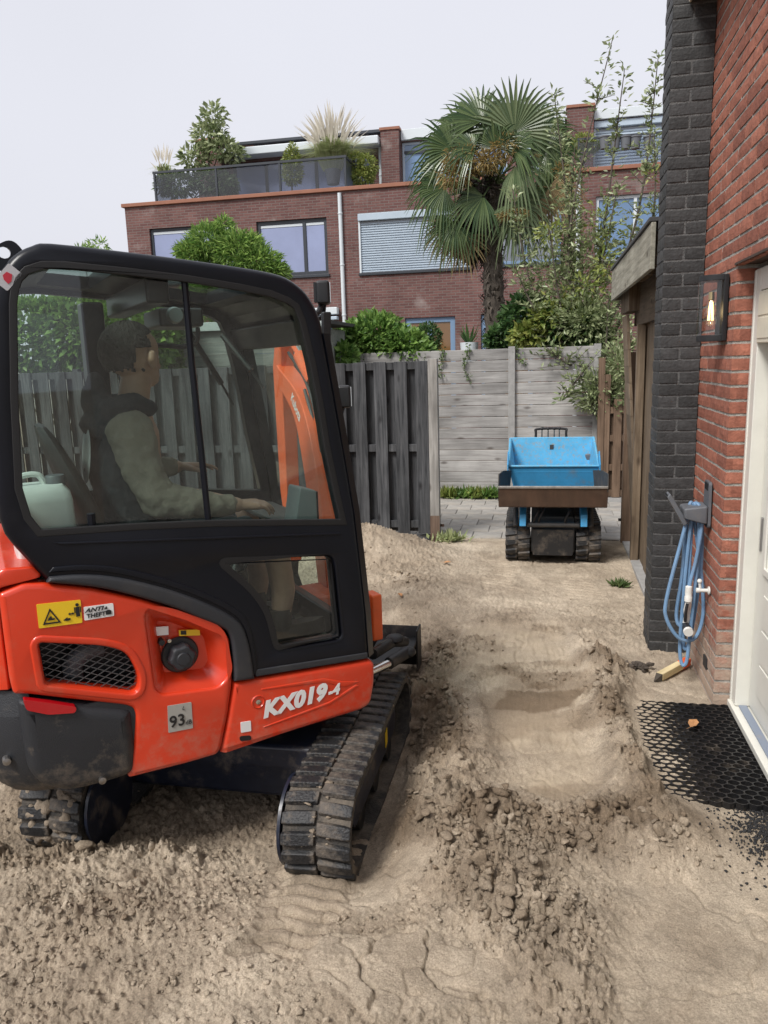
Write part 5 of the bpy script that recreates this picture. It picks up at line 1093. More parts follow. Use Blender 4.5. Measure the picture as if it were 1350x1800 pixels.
# front pillar strip, roof, skylights
mb = MB(); fp = [(.178,1.99),(.224,1.674),(.277,1.3),(.311,.88),(.318,.69)]
for sy in (-1,1):
    mb = MB(); mb.loft([[(x-.01,sy*.505,z),(x+.03,sy*.47,z),(x+.03,sy*.42,z),(x-.02,sy*.42,z)] for x,z in fp]); obj('front_pillar', mb, CAB, ex, smooth=True)
mb = MB(); mb.loft([[(.158,-.45,2.045),(.158,.45,2.045),(.19,.45,1.96),(.19,-.45,1.96)],[(.11,-.45,2.05),(.11,.45,2.05),(.14,.45,1.95),(.14,-.45,1.95)]]); obj('header', mb, CAB, ex, bevel=.01)
mb = MB(); mb.add([(.182,-.43,1.97),(.182,.43,1.97),(.312,.43,.80),(.312,-.43,.80)],[(0,1,2,3)]); obj('windscreen', mb, GLS2, ex)
mb = MB(); mb.box(.27,.318,-.43,.43,.66,.81); obj('front_panel', mb, CAB, ex, bevel=.01)
topl = [(-.884,2.185),(-.84,2.235),(-.79,2.262),(-.735,2.272),(-.516,2.256),(-.315,2.238),(-.139,2.219),(-.04,2.206),(.038,2.187),(.10,2.147),(.135,2.102),(.158,2.055)]
def roofz(x):
    for (x0,z0),(x1,z1) in zip(topl[:-1], topl[1:]):
        if x0 <= x <= x1: return z0+(z1-z0)*(x-x0)/(x1-x0)
    return topl[0][1] if x < topl[0][0] else topl[-1][1]
holes_ = [(-.72,-.52,-.30,.30),(-.36,-.02,-.34,.34)]
xs_ = sorted(set([-.884,-.84,-.79,-.735,-.72,-.52,-.44,-.36,-.25,-.14,-.02,.038,.10,.135,.158])); ys_ = [-.4525,-.40,-.34,-.30,0,.30,.34,.40,.4525]
mb = MB()
for i in range(len(xs_)-1):
    for j in range(len(ys_)-1):
        xm, ym = (xs_[i]+xs_[i+1])/2, (ys_[j]+ys_[j+1])/2
        if any(a < xm < b and c < ym < d for a,b,c,d in holes_): continue
        cr_ = lambda y: .012*(1-(y/.46)**2)
        q = [(xs_[i],ys_[j]),(xs_[i+1],ys_[j]),(xs_[i+1],ys_[j+1]),(xs_[i],ys_[j+1])]
        mb.add([(x,y,roofz(x)-.003+cr_(y)) for x,y in q]+[(x,y,roofz(x)-.045) for x,y in q], [(0,1,2,3),(7,6,5,4),(0,4,5,1),(1,5,6,2),(2,6,7,3),(3,7,4,0)])
roof = obj('roof', mb, CAB, ex, weld=True)
for a,b,c,d in holes_:
    mb = MB(); mb.add([(a-.004,c-.004,roofz(a)-.012),(b+.004,c-.004,roofz(b)-.012),(b+.004,d+.004,roofz(b)-.012),(a-.004,d+.004,roofz(a)-.012)], [(0,1,2,3)]); obj('skylight', mb, GLS, ex)
for (px0,pz0,px1,pz1) in ((-.99,1.40,-.93,1.50),(-.98,1.95,-.90,2.19)):
    mb = MB(); mb.box(px0,px1,-.43,.43,pz0,pz1); obj('rear_crossbar', mb, CAB, ex, bevel=.015)
mb = MB(); mb.add([(-.945,-.44,1.45),(-.945,.44,1.45),(-.93,.44,2.0),(-.93,-.44,2.0)], [(0,1,2,3)]); obj('rear_window', mb, GLS, ex)
# lifting eye, work lights, mirror arm, sticker at roof
mb = MB(); c_ = rpoly([(-.055,0),(.055,0),(.045,.07),(-.045,.07)], .03, 6); h_ = [(.019*math.cos(q*.5236),.043+.019*math.sin(q*.5236)) for q in range(12)]; mb.prism([c_, h_], -.012, .012, 'xz'); obj('lifting_eye', mb, CAB, ex, bevel=.004, loc=(-.845,-.40,2.212), rot=(0,R(-28),0))
mb = MB(); mb.prism(rpoly([(-.035,-.023),(.035,-.023),(.035,.023),(-.035,.023)], .006), -.5085, -.5055, 'xz'); s_ = obj('roof_sticker', mb, mat('sticker_grey', (.45,.45,.47), .4), ex, loc=(-.868,.0,2.165), rot=(0,R(-48),0)); mb = MB(); mb.prism([(-.016,-.012),(-.004,-.014),(.014,-.004),(.010,.012),(-.006,.014),(-.014,.004)], -.5105, -.508, 'xz'); obj('sticker_mark', mb, mat('sticker_red', (.45,.02,.04), .4), s_)
for px, py, Yw, w in ((568,515,3.50,.030),(605,697,3.55,.028)):
    c = lx(px, py, Yw); sub = thing('work_light', None, None); sub.parent = ex; sub.location = c
    for k in ('label','category'):
        if k in sub: del sub[k]
    mb = MB(); mb.box(-.03,.03,-.048,.048,-.052,.052); hsg = obj('housing', mb, BLACKM, sub, bevel=.012, rot=(0,0,R(-25)))
    for q in range(4):
        mb = MB(); mb.box(-.042,-.0305,-.036+q*.022,-.030+q*.022,-.04,.045); obj('cooling_fin', mb, BLACKM, sub, rot=(0,0,R(-25)))
    mb = MB(); mb.box(.0305,.034,-.04,.04,-.044,.044); obj('lens', mb, mat('lens', (.5,.52,.55), .1) if 'lens' not in MATS else MATS['lens'], sub, rot=(0,0,R(-25)))
    mb = MB(); mb.tube([(-.01,0,-.05),(-.035,-.02,-.085),(-.06,-.03,-.10)], .013, 8); obj('bracket', mb, BLACKM, sub, smooth=True)
mb = MB(); mb.tube(smooth_path([tuple(lx(546,548,3.42)), tuple(lx(552,560,3.45)), tuple(lx(566,557,3.5)), tuple(lx(570,535,3.5))], 5), .011, 8); obj('light_bracket', mb, CAB, ex, smooth=True)
mb = MB(); mb.obox(lx(573,590,3.30), (.02,0,0), (0,.012,0), (.006,0,.10)); obj('pillar_box', mb, BLACKM, ex, bevel=.006)

# orange body ------------------------------------------------------------------
side = [(-1.005,1.190),(-.93,1.212),(-.870,1.204),(-.848,1.195),(-.727,1.161),(-.564,1.092),(-.412,1.010),(-.285,.926),(-.2655,.882),(-.2665,.722),(-.290,.604),(-.327,.468),(-.345,.443),(-.457,.440),(-.672,.444),(-.642,.56),(-.626,.68),(-.632,.705),(-.66,.722),(-.783,.768),(-.955,.834),(-1.00,.845),(-1.005,.90)]
gr_l = rpoly([(-.906,1.004),(-.71,.953),(-.635,.915),(-.602,.82),(-.613,.758),(-.90,.862)], [.012,.1,.06,.04,.03,.012])
rec = rpoly([(-.560,1.060),(-.480,1.040),(-.292,.930),(-.276,.76),(-.319,.712),(-.547,.735)], [.05,.05,.05,.04,.04,.04])
mb = MB(); rprism(mb, [rpoly(side,.012,3), gr_l, rec], -.510, -.45, .020, .012); obj('side_cover', mb, ORG, ex, smooth=True)
fro = rpoly([(-.262,.712),(-.181,.708),(.316,.680),(.334,.655),(.330,.572),(.310,.487),(.272,.470),(-.332,.444),(-.300,.56),(-.276,.66)], [.004,.004,.012,.01,.03,.03,.02,.006,.01,.01], 4)
mb = MB(); rprism(mb, [fro], -.510, -.45, .020); obj('front_cover', mb, ORG, ex, smooth=True)
# pressed arrow line on the front cover
mb = MB(); mb.prism([(-.16,.668),(.10,.650),(.18,.618),(.26,.600),(.19,.590),(.10,.633),(-.16,.660)], -.5125, -.505, 'xz'); obj('pressed_line', mb, ORG, ex, bevel=.003)
mb = MB(); mb.prism([(-.16,.512),(.12,.545),(.24,.590),(.255,.582),(.12,.532),(-.16,.505)], -.5125, -.505, 'xz'); obj('pressed_line', mb, ORG, ex, bevel=.003)
# rear hood and counterweight: plan outline lofted upward
plan = [(-.60,-.45),(-.62,-.5),(-.80,-.502),(-.93,-.495),(-1.01,-.470),(-1.075,-.42),(-1.12,-.34),(-1.15,-.22),(-1.165,-.08),(-1.165,.08),(-1.15,.22),(-1.12,.34),(-1.075,.42),(-1.01,.47),(-.93,.495),(-.80,.502),(-.62,.5),(-.60,.45)]
def plan_in(d, xo=0): return [((x+.35)*(1-d)-.35+xo, y*(1-d)) for x,y in plan]
lay_ = [(.432,.20),(.435,.12),(.455,.065),(.50,.03),(.56,.008),(.64,0),(.735,.0),(.755,.004)]
rings = []
for z, d in lay_: rings.append([(x,y,z) for x,y in plan_in(d)])
mb = MB(); mb.loft(rings, True)
cw = obj('counterweight', mb, CWT, ex, smooth=True)
cb_ = [(-.622,-.510,.446),(-.622,-.510,.70)]
mb = MB(); rings = []
for z, d in ((.752,.002),(.80,.018),(.835,.03),(.842,.05)): rings.append([(min(x,-.955),y,z) for x,y in plan_in(d)])
mb.loft(rings, True); obj('counterweight_shoulder', mb, CWT, ex, smooth=True)
cwside = [(-.642,.46),(-.632,.56),(-.634,.70),(-.66,.716),(-.783,.758),(-.962,.820),(-.99,.815),(-.99,.70),(-.985,.56),(-.95,.50),(-.88,.455),(-.80,.447),(-.70,.449)]
mb = MB(); rprism(mb, [rpoly(cwside,.03,4)], -.520, -.40, .045); obj('counterweight_cheek', mb, CWT, ex, smooth=True)
hood = [(-1.01,.47)]
planh = [(-1.012,-.455),(-1.045,-.44),(-1.085,-.40),(-1.12,-.33),(-1.145,-.22),(-1.16,-.08),(-1.16,.08),(-1.145,.22),(-1.12,.33),(-1.085,.40),(-1.045,.44),(-.995,.47),(-.96,.48),(-.96,-.44),(-1.0,-.44)]
rings = []
for z, d in ((.845,.0),(1.0,.0),(1.12,.01),(1.18,.03),(1.205,.07)): rings.append([((x+.5)*(1-d)-.5, y*(1-d), z) for x,y in planh])
mb = MB(); mb.loft(rings, True); obj('engine_hood', mb, ORG, ex, bevel=.004)
ht = [(-1.14,1.10),(-1.10,1.19),(-1.0,1.255),(-.88,1.245),(-.86,1.20),(-.98,1.20),(-1.08,1.13)]
mb = MB(); mb.prism([(-1.115,1.145),(-1.06,1.225),(-.985,1.268),(-.895,1.262),(-.868,1.222),(-.985,1.207),(-1.02,1.196)], -.50, .50, 'xz'); obj('hood_top', mb, ORG, ex, bevel=.015, seg=3)
mb = MB(); mb.prism(rpoly([(-.975,.832),(-.90,.802),(-.815,.765),(-.822,.745),(-.905,.760),(-.968,.792)], [.01]*6), -.530, -.50, 'xz'); obj('tail_reflector', mb, mat('red_lens', (.45,.006,.012), .18, coat=.6), ex, bevel=.004)
for (x,z) in ((-.76,.475),(-1.045,.60)):
    mb = MB(); mb.lathe([(.001,-.533 if x > -1 else -.47),(.013,-.531 if x > -1 else -.468),(.014,-.505 if x > -1 else -.44)], 10, axis='y', c=(x,0,z)); obj('bolt', mb, mat('bolt_steel', (.32,.31,.30), .4, metal=1) if 'bolt_steel' not in MATS else MATS['bolt_steel'], ex)
# grille: dark box, wire mesh and radiator hose behind
mb = MB(); n_ = len(gr_l); mb.loft([[(x,-.452,z) for x,z in inset(gr_l,-.004)], [(x,-.30,z) for x,z in inset(gr_l,-.004)]], cap=False); mb.add([(x,-.30,z) for x,z in inset(gr_l,-.004)], [tuple(range(n_))]); obj('grille_box', mb, BLACKM, ex)
def inside(p, L_):
    c = False
    for i in range(len(L_)):
        (x0,y0),(x1,y1) = L_[i-1], L_[i]
        if (y0 > p[1]) != (y1 > p[1]) and p[0] < (x1-x0)*(p[1]-y0)/(y1-y0)+x0: c = not c
    return c
mb = MB()
for sgn in (1,-1):
    for k in range(-30,31):
        run = []; last = None
        for i in range(90):
            x = -.92+i*.0037; z = .88+sgn*(x+.755)*.52+k*.0235-.02*(x+.75)
            if inside((x,z), gr_l): run.append((x,z))
        if len(run) > 2: (xa,za),(xb,zb) = run[0], run[-1]; mb.obox(((xa+xb)/2,-.483,(za+zb)/2), ((xb-xa)/2,0,(zb-za)/2), (0,.0012,0), (0,0,.0014))
obj('grille', mb, mat('grille_wire', (.075,.075,.078), .5), ex)
mb = MB(); mb.tube(smooth_path([(-.80,-.36,.78),(-.80,-.38,.86),(-.76,-.38,.90),(-.70,-.37,.905)], 5), .035, 10); obj('radiator_hose', mb, GREYP, ex, smooth=True)
mb = MB(); rprism(mb, [inset(gr_l,-.030), inset(gr_l,-.004)], -.5145, -.49, .008, .008); obj('grille_surround', mb, ORG, ex, smooth=True)
# fuel filler recess
r0 = [(x,-.500,z) for x,z in inset(rec,-.004)]; r1 = [(x,-.488,z) for x,z in inset(rec,.018)]; cx_, cz_ = -.435,.860
r2_ = [((x-cx_)*.72+cx_,-.435,(z-cz_)*.72+cz_) for x,z in inset(rec,.02)]
mb = MB(); mb.loft([r0,r1,r2_], cap=False); mb.add(r2_, [tuple(range(len(r2_)))]); obj('filler_recess', mb, ORG, ex, smooth=True)
mb = MB(); mb.lathe([(.001,-.436),(.066,-.436),(.069,-.446),(.064,-.452),(.052,-.4525),(.001,-.4526)], 24, axis='y', c=(-.440,0,.845)); cap_seat = obj('filler_neck', mb, BPL, ex, smooth=True)
mb = MB(); hexr = []
for yy_, rr in ((-.452,.050),(-.482,.052),(-.496,.046),(-.500,.036)): hexr.append([(-.440+rr*(1.0 if q % 4 in (0,1) else .90)*math.cos(q*math.pi/12), yy_, .845+rr*(1.0 if q % 4 in (0,1) else .90)*math.sin(q*math.pi/12)) for q in range(24)])
mb.loft(hexr, True); fcap = obj('fuel_cap', mb, MOU, ex, bevel=.003)
mb = MB(); mb.lathe([(.001,-.507),(.022,-.506),(.025,-.4995)], 20, axis='y', c=(-.440,0,.845)); obj('cap_centre', mb, MOU, fcap, smooth=True)
for x, z, r in ((-.505,.910,.011),(-.478,.912,.007)):
    mb = MB(); mb.lathe([(.001,-.470),(r,-.469),(r*1.1,-.436)], 10, axis='y', c=(x,0,z)); obj('lock', mb, BPL if r > .01 else STL, ex)
mb = MB(); mb.lathe([(.021,-.5095),(.024,-.5135),(.028,-.5095)], 20, axis='y', c=(-.176,0,.618)); obj('bolt_rim', mb, ORG, ex, smooth=True)
mb = MB(); mb.lathe([(.001,-.515),(.010,-.514),(.011,-.505)], 6, axis='y', c=(-.176,0,.618)); obj('bolt', mb, STL, ex)
mb = MB(); mb.prism(rpoly([(-.258,.478),(-.213,.470),(-.213,.490),(-.258,.498)], .012), -.5125, -.505, 'xz'); obj('drain_slot', mb, BLACKM, ex)
# ----- stickers and lettering
def flat_text(txt, size, x, z, mt, y=-.5145, slant=0, rot=0, sx=1.0, bold=0, parent=ex, nm='lettering', sp=1.0):
    me = text_mesh(txt, size, .0006, slant, bold, sp); o = link(nm, me, mt, parent, (x,y,z), None); o.matrix_local = Matrix.Translation((x,y,z)) @ Matrix.Rotation(rot,4,'Y') @ Matrix.Rotation(R(90),4,'X') @ Matrix.Diagonal((sx,1,1,1)); return o
def plate(nm, pts, mt, y=-.5125, r=.004):
    mb = MB(); mb.prism(rpoly(pts, r, 3), y, y+.004, 'xz'); return obj(nm, mb, mt, ex)
YEL = mat('sticker_yellow', (.78,.52,.02), .35); SWH = mat('sticker_white', (.75,.75,.74), .35); INK = mat('ink', (.012,.012,.013), .4); SIL = mat('sticker_silver', (.34,.33,.30), .45)
plate('warning_sticker', [(-.901,1.056),(-.767,1.050),(-.765,1.130),(-.900,1.138)], YEL)
mb = MB(); mb.prism([[(-.888,1.066),(-.832,1.064),(-.862,1.118)],[(-.881,1.0705),(-.840,1.069),(-.862,1.109)]], -.5150, -.5120, 'xz'); obj('warning_triangle', mb, INK, ex)
mb = MB(); mb.prism([(-.872,1.078),(-.852,1.077),(-.850,1.083),(-.858,1.083),(-.860,1.092),(-.868,1.086)], -.5150, -.5120, 'xz'); obj('warning_symbol', mb, INK, ex)
mb = MB(); mb.prism([(-.825,1.070),(-.812,1.078),(-.812,1.074),(-.803,1.074),(-.803,1.068),(-.812,1.066)], -.5150, -.5120, 'xz'); obj('warning_symbol', mb, INK, ex)
mb = MB(); mb.prism([(-.808,1.088),(-.803,1.093),(-.803,1.090),(-.794,1.090),(-.794,1.093),(-.789,1.088),(-.794,1.083),(-.794,1.086),(-.803,1.086),(-.803,1.083)], -.5150, -.5120, 'xz'); obj('warning_arrow', mb, INK, ex)
mb = MB(); mb.box(-.784,-.772,-.5150,-.5120,1.075,1.108); mb.box(-.7885,-.7855,-.5150,-.5120,1.088,1.108); mb.box(-.7705,-.7675,-.5150,-.5120,1.088,1.108); mb.lathe([(.0055,-.5150),(.0055,-.5120)], 10, axis='y', c=(-.778,0,1.1155)); obj('warning_figure', mb, INK, ex)
plate('theft_sticker', [(-.760,1.056),(-.664,1.055),(-.663,1.100),(-.758,1.103)], SWH)
flat_text('ANTI', .020, -.727, 1.089, INK, slant=.35, sx=1.25, bold=.0006); flat_text('THEFT', .020, -.722, 1.069, INK, slant=.1, sx=1.05, bold=.0006)
mb = MB(); mb.prism([(-.690,1.064),(-.672,1.063),(-.672,1.076),(-.678,1.080),(-.690,1.078)], -.5150, -.5120, 'xz'); mb.prism([(-.694,1.084),(-.686,1.094),(-.684,1.084)], -.5150, -.5120, 'xz'); obj('pump_symbol', mb, INK, ex)
plate('noise_sticker', [(-.519,.583),(-.430,.578),(-.428,.680),(-.514,.686)], SIL, r=.003)
flat_text('93', .062, -.484, .620, INK, sx=.95, bold=.001); flat_text('dB', .024, -.444, .606, INK, sx=.9); flat_text('L', .020, -.458, .664, INK, rot=R(20))
plate('small_sticker', [(-.251,.511),(-.211,.507),(-.210,.549),(-.250,.553)], SWH, r=.003)
mb = MB(); mb.prism([(-.520,.935),(-.476,.930),(-.474,.962),(-.518,.968)], -.452, -.448, 'xz'); obj('small_sticker', mb, SWH, ex, rot=None)
mb = MB(); mb.prism([(-.438,.918),(-.362,.905),(-.362,.928),(-.438,.940)], -.452, -.448, 'xz'); obj('diesel_sticker', mb, YEL, ex)
mb = MB(); mb.prism([(-.432,.922),(-.412,.918),(-.412,.934),(-.432,.937)], -.4535, -.4515, 'xz'); obj('diesel_symbol', mb, INK, ex)
mb = MB(); mb.prism([(-1.055,1.172),(-1.015,1.19),(-1.035,1.235),(-1.075,1.20)], -.5025, -.4995, 'xz'); obj('hood_sticker', mb, YEL, ex)
flat_text('KX019', .088, -.030, .584, SWH, slant=.28, rot=R(-3.5), sx=1.02, bold=.0050, sp=1.04, y=-.5135); flat_text('-4', .058, .138, .588, SWH, slant=.28, rot=R(-3.5), sx=.95, bold=.003, sp=1.1, y=-.5135)

# cab inside --------------------------------------------------------------------
mb = MB(); mb.box(-.60,.27,-.433,.433,.62,.70); obj('cab_floor', mb, FLO, ex)
mb = MB(); mb.box(-.95,-.55,-.28,.433,.62,1.18); obj('rear_bulkhead', mb, INT, ex, bevel=.02)
mb = MB(); mb.box(-.95,-.30,-.433,.433,1.165,1.19); obj('rear_shelf', mb, INT, ex)
mb = MB(); mb.box(-.60,.305,-.45,.45,.46,.618); obj('deck', mb, GRS, ex)
mb = MB(); mb.prism(rpoly([(-.56,.72),(-.22,.72),(-.14,1.0),(-.20,1.06),(-.56,1.08)], .03), -.40, -.26, 'xz'); obj('console', mb, INT, ex, bevel=.02)
mb = MB(); mb.prism(rpoly([(-.56,.72),(-.22,.72),(-.14,1.0),(-.20,1.06),(-.56,1.08)], .03), .26, .40, 'xz'); obj('console', mb, INT, ex, bevel=.02)
SEAT = mat('seat_vinyl', (.022,.023,.025), .5, bump=.2, bscale=200)
mb = MB(); mb.box(-.58,-.08,-.22,.24,.98,1.09); seat = obj('seat', mb, SEAT, ex, bevel=.045, seg=4)
mb = MB(); rg_ = [(-.60,1.06,.13,.22),(-.64,1.25,.12,.23),(-.70,1.45,.10,.23),(-.765,1.62,.075,.20),(-.80,1.70,.035,.12)]; mb.loft([[(x-d*.5,y0*.75,z),(x-d*.5,-y0*.75,z),(x+d*.1,-y0,z),(x+d*.5,-y0*.9,z-.0),(x+d*.42,0,z),(x+d*.5,y0*.9,z),(x+d*.1,y0,z)] for x,z,d,y0 in rg_]); obj('backrest', mb, SEAT, ex, smooth=True, sub=1)
for sy in (-.33,.33):
    mb = MB(); mb.tube(smooth_path([(-.17,sy,1.04),(-.13,sy,1.12),(-.115,sy,1.19)], 4), .010, 8); lv = obj('lever', mb, BPL, ex, smooth=True)
    mb = MB(); mb.ball((-.108,sy,1.235), .026, 12, 8, (1,1,1.7)); obj('grip', mb, BPL, lv, smooth=True)
    mb = MB(); mb.lathe([(.045,1.02),(.038,1.05),(.042,1.06),(.03,1.09),(.034,1.10),(.014,1.13)], 12, c=(-.17,sy,0)); obj('gaiter', mb, BPL, lv, smooth=True)
for sy in (-.06,.06):
    mb = MB(); mb.tube([(.12,sy,.70),(.10,sy,.98),(.07,sy,1.10)], .010, 8); mb.ball((.068,sy,1.12), .02); obj('travel_lever', mb, BPL, ex, smooth=True)
    mb = MB(); mb.box(.07,.20,sy-.035,sy+.035,.715,.735); obj('pedal', mb, BPL, ex, bevel=.006, rot=(0,0,0))
MON = mat('monitor_grey', (.21,.235,.24), .5)
mc_ = (.130,-.26); mb = MB(); mb.prism([(.075,1.19),(.185,1.19),(.185,1.375),(.115,1.395)], -.33,-.20,'xz'); mo = obj('monitor', mb, MON, ex, bevel=.008); mb = MB(); mb.box(.186,.192,-.325,-.205,1.20,1.37); obj('monitor_back', mb, BPL, mo)
mb = MB(); mb.prism([(.02,1.24),(.25,1.20),(.26,1.215),(.02,1.262)], -.40, .40, 'xz'); obj('dash_ledge', mb, INT, ex, bevel=.006)
mb = MB(); mb.box(-.30,-.12,.05,.36,2.045,2.12); rd = obj('radio_console', mb, BPL, ex, bevel=.012); mb = MB(); mb.lathe([(.001,.02),(.028,.02),(.032,.035),(.034,.049)], 18, axis='y', c=(-.24,0,2.09)); obj('speaker', mb, MON, rd, smooth=True)
mb = MB(); mb.tube(smooth_path([(-.30,.40,2.02),(-.28,.405,1.99),(-.12,.41,1.975),(-.06,.41,2.0),(-.05,.41,2.06)], 5), .011, 7); obj('grab_handle', mb, BPL, ex, smooth=True)
mb = MB(); mb.tube([(.03,.30,2.02),(.12,.20,1.86)], .014, 8); mb.tube([(.12,.20,1.86),(.16,.16,1.78)], .006, 6); obj('gas_strut', mb, BPL, ex, smooth=True)
mb = MB(); mb.tube([(-.08,.43,2.03),(.05,.43,1.80)], .014, 8); mb.tube([(.05,.43,1.80),(.10,.43,1.70)], .006, 6); obj('gas_strut', mb, BPL, ex, smooth=True)
mb = MB(); mb.tube(smooth_path([(.19,.46,1.80),(.23,.47,1.78),(.25,.475,1.70),(.30,.48,1.35)], 5), .014, 8); obj('door_handrail', mb, CAB, ex, smooth=True)
mb = MB(); mb.box(-.44,-.36,-.40,.42,2.10,2.19); obj('roof_beam', mb, CAB, ex, bevel=.012)
mb = MB(); mb.box(-.56,-.47,.30,.42,1.30,2.16); obj('rear_door_post', mb, CAB, ex, bevel=.012)

# boom, arm, cylinders -----------------------------------------------------------
def boxbeam(path, w, h, mt, nm, parent=ex, bev=.008, lat=(1,0,0)):
    path = [Vector(p) for p in path]; m = len(path); rings = []; w = w if isinstance(w, list) else [w]*m; h = h if isinstance(h, list) else [h]*m
    for i in range(m):
        t = (path[min(i+1,m-1)]-path[max(i-1,0)]).normalized(); a = Vector(lat); a = (a-t*a.dot(t)).normalized(); b = t.cross(a); rings.append([path[i]+a*w[i]/2+b*h[i]/2, path[i]-a*w[i]/2+b*h[i]/2, path[i]-a*w[i]/2-b*h[i]/2, path[i]+a*w[i]/2-b*h[i]/2])
    mb = MB(); mb.loft(rings); return obj(nm, mb, mt, parent, bevel=bev)
mb = MB(); mb.box(.30,.52,.10,.36,.42,.78); obj('swing_post', mb, ORG2, ex, bevel=.02)
bp3 = smooth_path([(.50,.25,.70),(.555,.42,1.02),(.600,.60,1.34),(.665,.90,1.64),(.715,1.33,1.83)], 5)
boxbeam(bp3, .11, [.11+.07*math.sin(math.pi*min(1,(i/(len(bp3)-1))*1.1)) for i in range(len(bp3))], ORG2, 'boom')
arm_p = [(.72,1.30,2.06),(.725,1.36,1.86),(.74,1.40,1.4),(.75,1.43,.95),(.755,1.45,.62)]
boxbeam(arm_p, .09, [.08,.14,.13,.11,.09], ORG2, 'arm')
mb = MB(); mb.tube([(.70,.86,1.78),(.712,1.06,1.93)], .038, 12); mb.tube([(.712,1.06,1.93),(.72,1.27,2.06)], .017, 10); obj('arm_cylinder', mb, ORG2, ex, smooth=True)
mb = MB(); mb.tube([(.717,1.07,1.935),(.722,1.27,2.062)], .0185, 10); obj('cylinder_rod', mb, STL, ex, smooth=True)
mb = MB(); mb.tube([(.66,.42,.95),(.685,.66,1.40)], .036, 12); obj('boom_cylinder', mb, ORG2, ex, smooth=True)
mb = MB(); mb.tube([(.60,1.52,.98),(.60,1.50,1.55)], .032, 12); obj('bucket_cylinder', mb, GRS, ex, smooth=True); mb = MB(); mb.tube([(.60,1.50,1.55),(.60,1.49,1.75)], .018, 10); obj('cylinder_rod', mb, STL, ex, smooth=True)
mb = MB(); mb.tube(smooth_path([(.60,.55,1.42),(.64,.70,1.62),(.67,.9,1.80),(.70,1.2,1.95)], 6), .010, 6); mb.tube(smooth_path([(.575,.50,1.30),(.62,.66,1.52),(.65,.86,1.74)], 6), .010, 6); obj('hydraulic_hose', mb, BPL, ex, smooth=True)
mb = MB(); bk = [(-.02,0),(.10,.06),(.30,-.05),(.34,-.22),(.22,-.36),(.02,-.38),(.0,-.36),(.18,-.33),(.28,-.2),(.25,-.07),(.09,.0)]; mb.prism(bk, -.2, .2, 'xz'); obj('bucket', mb, GRS, ex, bevel=.01, loc=(.75,1.5,.62), rot=(0,0,R(95)))
kt = text_mesh('Kubota', .075, .0005, .1, .002); o_ = link('lettering', kt, SWH, ex); pA, pB = lx(530,715,4.18), lx(505,668,4.44)
xd = (EXM.to_3x3().inverted() @ Vector((0,0,0))); 
bm_dir = (bp3[17]-bp3[13]).normalized(); nrm_ = Vector((-1,0,0)); nrm_ = (nrm_-bm_dir*nrm_.dot(bm_dir)).normalized(); upv_ = nrm_.cross(bm_dir)
# face of the boom that looks toward the cab (-x side)
c_t = bp3[15]+nrm_*.0565; o_.matrix_local = Matrix.Translation(c_t) @ Matrix((( -bm_dir.x, -upv_.x, nrm_.x,0),(-bm_dir.y,-upv_.y,nrm_.y,0),(-bm_dir.z,-upv_.z,nrm_.z,0),(0,0,0,1)))

# undercarriage -------------------------------------------------------------------
def w2l(x, y, z): return EXI @ Vector((x, y, z))
TRKROT = R(90)-EXR       # tracks run along the world Y axis
RUB = mat('track_rubber', (.013,.0135,.015), .55, var=.3, scale=9, dirt=.8, dirtcol=(.19,.155,.12), dscale=9, dthr=.47, bump=.5, bscale=90)
RUBD = mat('track_dusty', (.03,.027,.024), .8, var=.3, scale=9, dirt=.75, dirtcol=(.17,.14,.108), dscale=7, dthr=.44, bump=.6, bscale=90)
LT, HT = 1.30, .345
def stad(s_, off=0.0):
    """point and tangent angle on the track loop at arc length s_ (0 = rear bottom), slack a bit on top"""
    r = HT/2; st_ = LT-2*r; per = 2*st_+2*math.pi*r; s_ = s_ % per; R2 = r+off
    if s_ < st_: return (-st_/2+s_, r-R2, 0.0)
    s_ -= st_
    if s_ < math.pi*r: a = s_/r; return (st_/2+R2*math.sin(a), r-R2*math.cos(a), a)
    s_ -= math.pi*r
    if s_ < st_: return (st_/2-s_, r+R2, math.pi)
    s_ -= st_; a = s_/r; return (-st_/2-R2*math.sin(a), r+R2*math.cos(a), math.pi+a)
PER = 2*(LT-HT)+math.pi*HT; TW = .250
def make_track(cx, cy, cz, first=None):
    N_ = 120; rings = []
    for i in range(N_):
        x, z, a = stad(PER*i/N_, 0); xo, zo, _ = stad(PER*i/N_, -.028); rings.append([(x,-TW/2,z),(x,TW/2,z),(xo,TW/2,zo),(xo,-TW/2,zo)])
    rings.append(rings[0]); mb = MB(); mb.loft(rings, cap=False); tr = obj('track', mb, RUBD, ex, smooth=True, loc=w2l(cx,cy,cz), rot=(0,0,TRKROT))
    NL = 43
    for row in (0,1):
        for k in range(NL):
            s_ = PER*(k+.5*row)/NL; x, z, a = stad(s_, -.002); key = 'lug%d' % row
            o = link('lug', LUG[row], None, tr, (x, 0, z), (0, -a, 0)); m_ = o.modifiers.new('b','BEVEL'); m_.width = .004; m_.segments = 2
    return tr
LUG = []
for row in (0,1):
    mb = MB(); sg = 1 if row else -1; ya, yb = (.004, TW/2+.004) if row else (-TW/2-.004, -.004)
    l_ = .054; rings = []
    for y, ln, hh_ in ((ya,.97 if row else .86,.018),(ya+(yb-ya)*.2,1,.021),(ya+(yb-ya)*.8,1,.021),(yb,.86 if row else .97,.018)):
        sk = .010*sg*(y/(TW/2)); rings.append([(-l_*.5*ln+sk,y,0),(l_*.5*ln+sk,y,0),(l_*.40*ln+sk,y,-hh_),(-l_*.40*ln+sk,y,-hh_)])
    mb.loft(rings); me = bpy.data.meshes.new('lug'); me.from_pydata(mb.v, [], mb.f); me.update(); fixn(me); me.materials.append(RUB); LUG.append(me)
YT = 3.005
